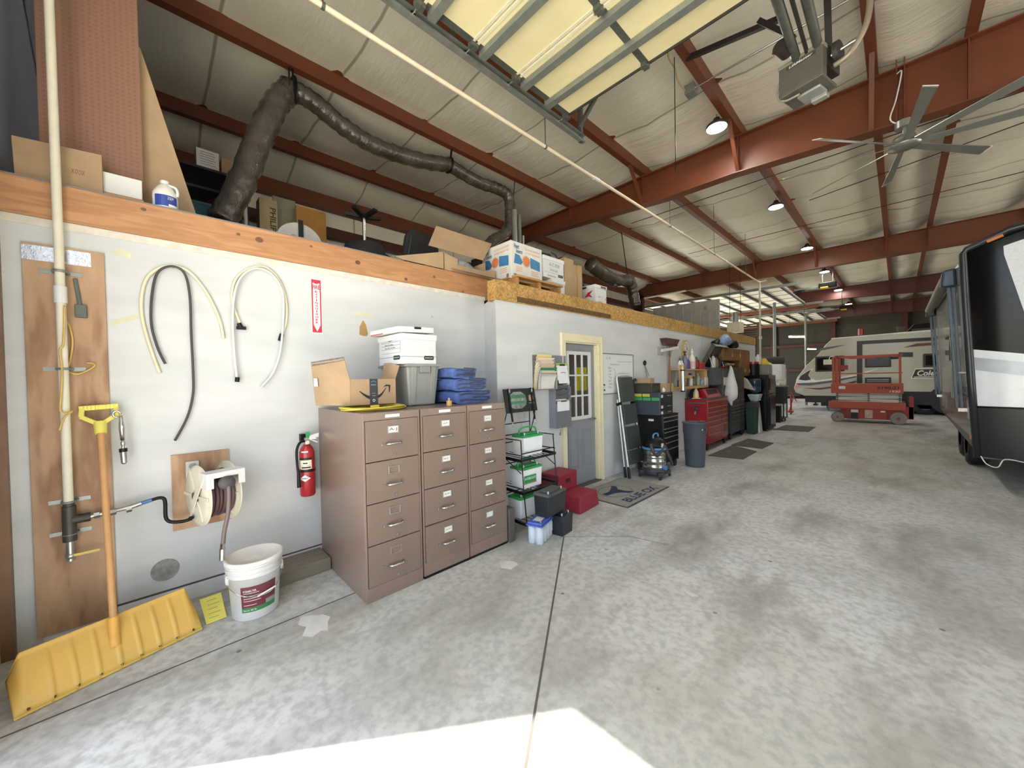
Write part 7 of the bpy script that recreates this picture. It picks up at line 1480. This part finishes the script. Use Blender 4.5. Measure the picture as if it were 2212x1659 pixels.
for (x0, y0, x1, y1, col, nm) in ((1868, 765, 1925, 794, '#3e4347', 'vent_hatch'), (1868, 815, 1925, 830, '#86877a', 'vent_hatch')):
    f = rwin(nm, x0, y0, x1, y1, cblk, M('hatch_'+col, col, .4))
    for k in range(2): a, c = C_(x0+5, y0+(y1-y0)*(.5+.25*k)+1), C_(x1-5, y0+(y1-y0)*(.5+.25*k)-1); obj('slot', MB().box(a.x, YC-.037, a.z, c.x, YC-.033, c.z), ink, f)
decal('vent_plate', [(1941, 761), (1972, 761), (1972, 771), (1941, 771)], cblk, .02)
gr1 = M('swoosh_grey', '#55565a', .4); gr2 = M('swoosh_maroon', '#5c3238', .4); gr3 = M('swoosh_white', '#d5d4cb', .4); gr4 = M('swoosh_dark', '#26272c', .35)
decal('swoosh_stripe', [(1719, 826), (1722, 820), (1760, 822), (1800, 817), (1850, 808), (1900, 795), (1850, 814), (1800, 824), (1750, 831), (1724, 830)], gr3, .004)
decal('swoosh_stripe', [(1720, 828), (1760, 826), (1800, 821), (1850, 812), (1850, 815), (1800, 826), (1750, 833), (1725, 832)], gr1, .006)
decal('swoosh_stripe', [(1719, 822), (1725, 815), (1745, 800), (1757, 796), (1748, 808), (1750, 817), (1765, 822), (1735, 823)], gr3, .008)
decal('swoosh_stripe', [(1725, 820), (1730, 812), (1745, 802), (1752, 799), (1746, 810), (1752, 820), (1740, 822)], gr4, .010)
decal('swoosh_stripe', [(1735, 838), (1770, 838), (1800, 834), (1850, 822), (1850, 826), (1800, 838), (1770, 842)], gr2, .005)
decal('roof_stripe', [(1758, 764), (1775, 752), (1800, 748), (1830, 744), (1800, 752), (1775, 757)], gr1, .005); decal('maroon_wing', [(1950, 751), (1980, 742), (2100, 735), (2100, 740), (1985, 748)], gr2, .006)
o_ = decal('logo_plate', [(1976, 796), (2068, 794), (2060, 818), (1967, 818)], gr3, .012); decal('logo_field', [(1978, 798), (2066, 796), (2058, 816), (1970, 816)], M('logo_maroon', '#2b1b1e', .4), .015)
a, c = C_(1974, 813, .02), C_(2052, 799, .02); text(t, 'Coleman', V(((a.x+c.x)/2+.05, YC-.02, (a.z+c.z)/2+.01)), EX, EZ, .19, gr3, width=(c.x-a.x)*.93, bold=.03, shear=.25)
obj('logo_underline', MB().box(C_(1974, 816).x, YC-.018, C_(1974, 816).z+.015, C_(2052, 814).x, YC-.015, C_(1974, 816).z+.04), gr3, t)
decal('marker_lamp', [(1719, 833), (1727, 833), (1727, 836), (1719, 836)], M('marker_orange', '#b8432a', .3, emit=.4), .02); decal('sticker', [(1723, 838), (1733, 838), (1733, 846), (1723, 846)], M('sticker_grey', '#b3b2a6', .5), .006)
for x in (C_(1995, 890).x+.05, C_(1995, 890).x+.95):
    w_ = obj('wheel', MB().lathe([(.2, -.11), (.33, -.11), (.36, -.07), (.36, .07), (.33, .11), (.2, .11)], (x, YC+.25, .36), (0, 1, 0), 28), rubber, t); obj('rim', MB().cyl((x, YC+.12, .36), (x, YC+.2, .36), .2, n=20), galv_dark, w_)
obj('wheel_arch', MB().cyl((C_(2015, 880).x+.4, YC-.012, .55), (C_(2015, 880).x+.4, YC+.05, .55), .5, n=28), cblk, t)
hx = outl[1].x
obj('hitch', MB().bar((hx+.9, YC+1.2, .5), (hx-.5, YC+1.2, .46), .12, .12).box(hx+.0, YC+.9, .52, hx+.35, YC+1.3, .75), black, t); obj('step', MB().box(C_(1757, 880).x, YC-.05, .22, C_(1766, 880).x, YC+.2, .28).box(C_(1760, 880).x, YC, .28, C_(1763, 880).x, YC+.1, .48), black, t)
obj('stabilizer', MB().bar((hx+.9, YC+.3, .45), (hx+1.0, YC+.3, .02), .06, .06), galv_dark, t)
t2 = thing('roof_air_unit', 'black air conditioner on the roof of the tan camper', 'air conditioner', (4.3, YC+1.2, zr)); obj('cover', MB().hexa([(3.75, YC+.6, zr+.03), (4.9, YC+.6, zr+.03), (4.9, YC+1.6, zr+.03), (3.75, YC+1.6, zr+.03)], [(3.95, YC+.7, zr+.32), (4.8, YC+.7, zr+.32), (4.8, YC+1.5, zr+.32), (3.95, YC+1.5, zr+.32)]), black, t2, .04); obj('grille', MB().box(3.9, YC+.595, zr+.06, 4.7, YC+.61, zr+.14), charc, t2)
p = C_(1858, 724); o = obj('red_can', MB().cyl((p.x, YC+.4, zr+.04), (p.x, YC+.4, zr+.26), .08, n=16).cyl((p.x, YC+.4, zr+.26), (p.x, YC+.4, zr+.28), .07, n=16), redp); tag(o, 'red can standing on the roof of the tan camper', 'can')
p = C_(1937, 715); o = obj('paint_bucket', MB().lathe([(.09, 0), (.12, .2), (.13, .2)], (p.x+.1, YC+.5, zr+.045), n=16), galv); tag(o, 'grey bucket on the camper roof left of the air conditioner', 'bucket')
# scissor lift
YL = 15.2; lor = M('lift_orange', '#a5452c', .5, 0, .1, 6); lrd = M('lift_red', '#94281f', .5, 0, .1, 6); lgr = M('lift_cream', '#cfcdbd', .5, 0, .1, 6)
def S(px, py, y=YL): return HY(px, py, y)
t = thing('scissor_lift', 'orange scissor lift parked in front of the tan camper', 'scissor lift', (2.95, 15.6, 0)); D_ = .76
def sbox(name, x0, y0, x1, y1, mat, ya=0, yb=D_, bev=.006, par=None): a, c = S(x0, y1), S(x1, y0); return obj(name, MB().box(a.x, YL+ya, a.z, c.x, YL+yb, c.z), mat, par or t, bev)
pf = sbox('platform', 1795, 829, 1952, 849, lor)
a = S(1905, 837); text(pf, '0190-21', V((S(1918, 838).x, YL-.001, S(1918, 838).z)), EX, EZ, .085, M('stencil_dark', '#4a1a12', .6), width=.44, bold=.03); text(pf, '1930', V((S(1933, 846).x, YL-.001, S(1933, 846).z)), EX, EZ, .062, M('stencil_cream', '#d8d2b0', .6), width=.22, bold=.02, shear=.2)
sbox('white_label', 1812, 834, 1826, 840, white, -.002, 0, 0, pf)
for x in (1860, 1872, 1889): a = S(x, 835); obj('bolt', MB().cyl((a.x, YL-.006, a.z), (a.x, YL+.0, a.z), .018, n=10), galv_dark, pf)
rzz = S(1800, 772).z; xl, xr = S(1797, 800).x, S(1950, 800).x; zp = S(1800, 830).z; zm = S(1900, 806).z
for y in (YL+.03, YL+D_-.03):
    for x in (xl+.03, xl+.12, xr-.05): obj('guard_post', MB().bar((x, y, zp), (x, y, rzz), .05, .05), lor, t)
    obj('top_rail', MB().bar((xl, y, rzz), (xr, y, rzz-.0), .05, .05), lor, t); obj('mid_rail', MB().bar((xl, y, zm), (xr, y, zm), .03, .03), lor, t)
    obj('rail_sleeve', MB().bar((xl+.35, y-.003, rzz-.03), (xl+.95, y-.003, rzz-.03), .056, .05), lor, t)
for x in (xl+.03, xr-.03): obj('end_rail', MB().bar((x, YL, rzz), (x, YL+D_, rzz), .045, .045).bar((x, YL, zm), (x, YL+D_, zm), .03, .03), lor, t)
obj('control_box', MB().box(xl+.16, YL+.12, zm+.12, xl+.36, YL+.25, zm+.26), lrd, t, .006); obj('horn', MB().box(xr-.25, YL+.02, rzz-.12, xr-.08, YL+.10, rzz-.05), black, t, .006)
obj('manual_box', MB().box(xl-.20, YL-.03, rzz-.22, xl+.0, YL-.005, rzz-.06), offwhite, t, .004); obj('cable', MB().tube(spline([V((xl-.06, YL-.02, rzz-.06)), V((xl-.04, YL-.02, rzz+.02)), V((xl+.06, YL, rzz+.03))], 5), .012, 6), white, t)
zs0, zs1 = S(1900, 872).z, S(1900, 849).z
for k in range(5):
    za = zs0+(zs1-zs0)*k/5+.03
    for y in (YL+.12, YL+D_-.12): obj('scissor_arm', MB().bar((S(1805, 860).x, y, za+(.02 if k % 2 else 0)), (S(1948, 860).x, y, za+(0 if k % 2 else .02)), .05, .055), lgr, t, .006)
    for x in (1808, 1876, 1944): a = S(x, 860); obj('pivot', MB().cyl((a.x, YL+.07, za), (a.x, YL+.10, za), .028, n=12), galv_dark, t)
sbox('chassis_deck', 1792, 871, 1957, 882, lor); sbox('side_tray', 1790, 869, 1905, 880, lor, -.05, .05)
ch = sbox('chassis', 1815, 882, 1950, 903, lrd, .1, D_-.1)
sbox('battery_door', 1828, 884, 1856, 904, M('lift_dark_red', '#7e1d18', .5), .02, .11, .006); sbox('battery_door', 1856, 884, 1916, 904, lrd, .02, .11, .006)
sbox('notice_plate', 1868, 886, 1885, 903, M('notice', '#b89a8a', .5, 0, .3, 20), .012, .02, 0); sbox('label', 1838, 885, 1854, 891, paper, .012, .02, 0); sbox('label', 1902, 888, 1912, 891, paper, .012, .02, 0); sbox('opening', 1838, 891, 1853, 904, ink, .012, .021, 0)
sbox('rear_ladder', 1963, 859, 1974, 906, lrd, .1, D_-.1); sbox('ladder_panel', 1950, 880, 1974, 906, lrd, .1, .3)
for px, rr in ((1809, .155), (1941, .175)):
    for y in (YL+.0, YL+D_-.1):
        x = S(px, 900).x; w_ = obj('wheel', MB().lathe([(rr*.78, 0), (rr*.97, .0), (rr, .02), (rr, .08), (rr*.97, .10), (rr*.78, .10)], (x, y, rr), (0, 1, 0), 28), M('tyre_grey', '#857f76', .7, 0, .1), t); obj('hub', MB().cyl((x, y+.005, rr), (x, y+.095, rr), rr*.79, n=24).cyl((x, y-.012, rr), (x, y+.01, rr), rr*.2, n=12), M('hub_red', '#7c4136', .5), w_)
obj('axle_guard', MB().box(S(1830, 900).x, YL+.06, .05, S(1925, 900).x, YL+.12, .08), galv_dark, t)
# near motorhome at the right edge, nose towards the camera
KX = lambda z: 4.21-.045*(z-1.55)          # the nearer corner leans a little
FY = 7.5
n0 = V((0, 1, 0))
def B_(u, d, z): return V((KX(z)+u, FY, z))+n0*d
t = thing('camper_trailer', 'dark-fronted camper at the right edge with a folded awning on its side', 'camper', (5.4, 10.5, 0))
gloss = M('cap_black', '#060708', .12, 0, .1, 2, spec=.2); sidegel = M('side_grey', '#85887f', .25, 0, .04, 1, coat=.4); capw = M('cap_white', '#d9dce0', .25, 0, .04, 6, coat=.4)
z0, z1 = .62, 3.02; WD = 2.42; LN = 5.9
rings = []
obj('shell', MB().hexa([B_(0, .02, z0), B_(WD, .02, z0), B_(WD, LN, z0), B_(0, LN, z0)], [B_(0, .02, z1), B_(WD, .02, z1), B_(WD, LN, z1+.05), B_(0, LN, z1+.05)]), sidegel, t)
obj('lower_skirt', MB().hexa([B_(.03, .0, .42), B_(WD-.03, .0, .42), B_(WD-.03, LN, .55), B_(.03, LN, .55)], [B_(0, .0, .80), B_(WD, .0, .80), B_(WD, LN, .72), B_(0, LN, .72)]), M('skirt_brown', '#55504c', .4), t)
def bow(u): x = (u-WD/2)/(WD/2); return -.20*(1-x*x)
def capstrip(name, f0, f1, u0, u1, mat, o=0, n=24):
    us = [u0+(u1-u0)*i/n for i in range(n+1)]
    m = MB().add([B_(u, bow(u)-o, f(u)) for u in us for f in (f0, f1)], [(2*i, 2*i+2, 2*i+3, 2*i+1) for i in range(n)], 0, True)
    return obj(name, m, mat, t)
top = lambda u: z1+.30*(1-((u-WD/2)/(WD/2))**2)*.75
mid = lambda u: 1.80-.22*min(u, WD-u)
low = lambda u: 1.07
capstrip('windscreen_cap', mid, top, .0, WD, gloss); capstrip('white_band', low, mid, .0, WD, capw); capstrip('nose_panel', lambda u: .44, low, .0, WD, M('nose_black', '#080a0e', .3, 0, .1, 2, spec=.35))
capstrip('grey_band', lambda u: mid(u)-.26, lambda u: mid(u)-.10, .0, WD, M('band_grey', '#9aa0a8', .3, .3), .004)
capstrip('white_centre', lambda u: max(mid(u)+.05, 2.98-(u-.29)*6.5), lambda u: top(u)-.10, .30, WD-.30, M('cap_speckled', '#cfd3d8', .4, 0, .08, 40), .004, 30)
obj('roof_cap', MB().hexa([B_(0, .02, z1), B_(WD, .02, z1), B_(WD, LN, z1+.05), B_(0, LN, z1+.05)], [B_(WD/2-.6, -.19, z1+.28), B_(WD/2+.6, -.19, z1+.28), B_(WD/2+.6, LN, z1+.2), B_(WD/2-.6, LN, z1+.2)]), cblk, t)
obj('corner_trim', MB().tube([B_(.0, .02, .42), B_(-.01, .0, 1.4), B_(-.01, .0, 2.4), B_(-.005, .01, 3.02), B_(.03, .0, 3.07), B_(.35, bow(.35)-.01, 3.20), B_(.8, bow(.8)-.01, 3.26)], .038, 8), M('trim_dark', '#26262a', .35), t)
obj('roof_lamp', MB().bar(B_(.18, bow(.18)-.05, 3.10), B_(.30, bow(.3)-.05, 3.14), .03, .03), M('amber', '#a8622a', .3, emit=.1), t)
obj('band_edge', MB().tube([B_(u, bow(u)-.008, 1.07) for u in [WD*i/12 for i in range(13)]], .012, 6), black, t)
sd_ = lambda d, z, o=0: B_(-o, d, z)
steelb = M('awning_blue', '#3d4a57', .3, .3, .1, 3)
obj('awning_roller', MB().cyl(sd_(1.0, 2.88, .09), sd_(5.3, 2.90, .09), .07, n=18), M('roller_grey', '#6d7068', .4), t)
for d in (1.0, 5.3):
    obj('roller_head', MB().hexa([sd_(d-.09, 2.76, .16), sd_(d+.09, 2.76, .16), sd_(d+.09, 2.76, .0), sd_(d-.09, 2.76, .0)], [sd_(d-.09, 3.0, .13), sd_(d+.09, 3.0, .13), sd_(d+.09, 3.02, .0), sd_(d-.09, 3.02, .0)]), steelb, t, .03, 3)
    for o in (.03, .075): obj('awning_arm', MB().bar(sd_(d, .98, o), sd_(d, 2.75, o), .05, .035), steelb, t, .004)
    obj('arm_bracket', MB().box(*(sd_(d, .93, .07)-V((.0, .03, 0))), *(sd_(d, .98, .0)+V((.0, .03, 0)))), brushed, t)
w_ = obj('window', MB().box(*sd_(2.6, 1.7, .02), *(sd_(3.4, 2.4, .0)+V((.05, 0, 0)))), glassb, t, .01)
obj('entry_door', MB().box(*sd_(4.2, .75, .02), *(sd_(4.95, 2.65, .0)+V((.1, 0, 0)))), M('door_grey', '#70726c', .3), t, .01); obj('slide_box', MB().box(*sd_(2.2, 1.05, .05), *(sd_(4.0, 1.6, .0)+V((.1, 0, 0)))), sidegel, t, .02)
obj('service_hatch', MB().box(*sd_(.15, .85, .008), *(sd_(.75, 1.38, .0)+V((.06, 0, 0)))), M('hatch_pale', '#a3a49c', .35), t, .01); 
for z in (1.28, 1.22, 1.16): obj('side_stripe', MB().bar(sd_(.05, z, .012), sd_(3.0, z-.02, .012), .004, .03, 0, (0, 0, 1)), gr1, t)
obj('side_stripe', MB().poly([sd_(.15, 2.3, .006), sd_(.6, 2.0, .006), sd_(.15, 1.85, .006)]), gr1, t)
obj('grab_handle', MB().tube([sd_(.3, 1.50, .02), sd_(.3, 1.50, .06), sd_(.6, 1.50, .06), sd_(.6, 1.50, .02)], .012, 6), white, t); obj('amber_lamp', MB().box(*sd_(.40, .60, .02), *(sd_(.52, .64, .0)+V((.05, 0, 0)))), M('amber', '#a8622a', .3, emit=.1), t, .006)
for d in (2.1, 3.0):
    w_ = obj('wheel', MB().lathe([(.2, -.11), (.33, -.11), (.36, -.07), (.36, .07), (.33, .11), (.2, .11)], sd_(d, .36, -.18), (1, 0, 0), 28), rubber, t); obj('rim', MB().cyl(sd_(d, .36, -.07), sd_(d, .36, -.14), .2, n=18), galv_dark, w_)
obj('loose_wire', MB().tube(spline([B_(.02, -.02, .45), B_(.06, -.06, .36), B_(.14, -.08, .34), B_(.2, -.06, .44), B_(.34, -.12, .43)], 6), .006, 6), white, t); obj('chassis_rail', MB().box(4.5, 7.6, .36, 4.6, 14.5, .5).box(6.0, 7.6, .36, 6.1, 14.5, .5), black, t)
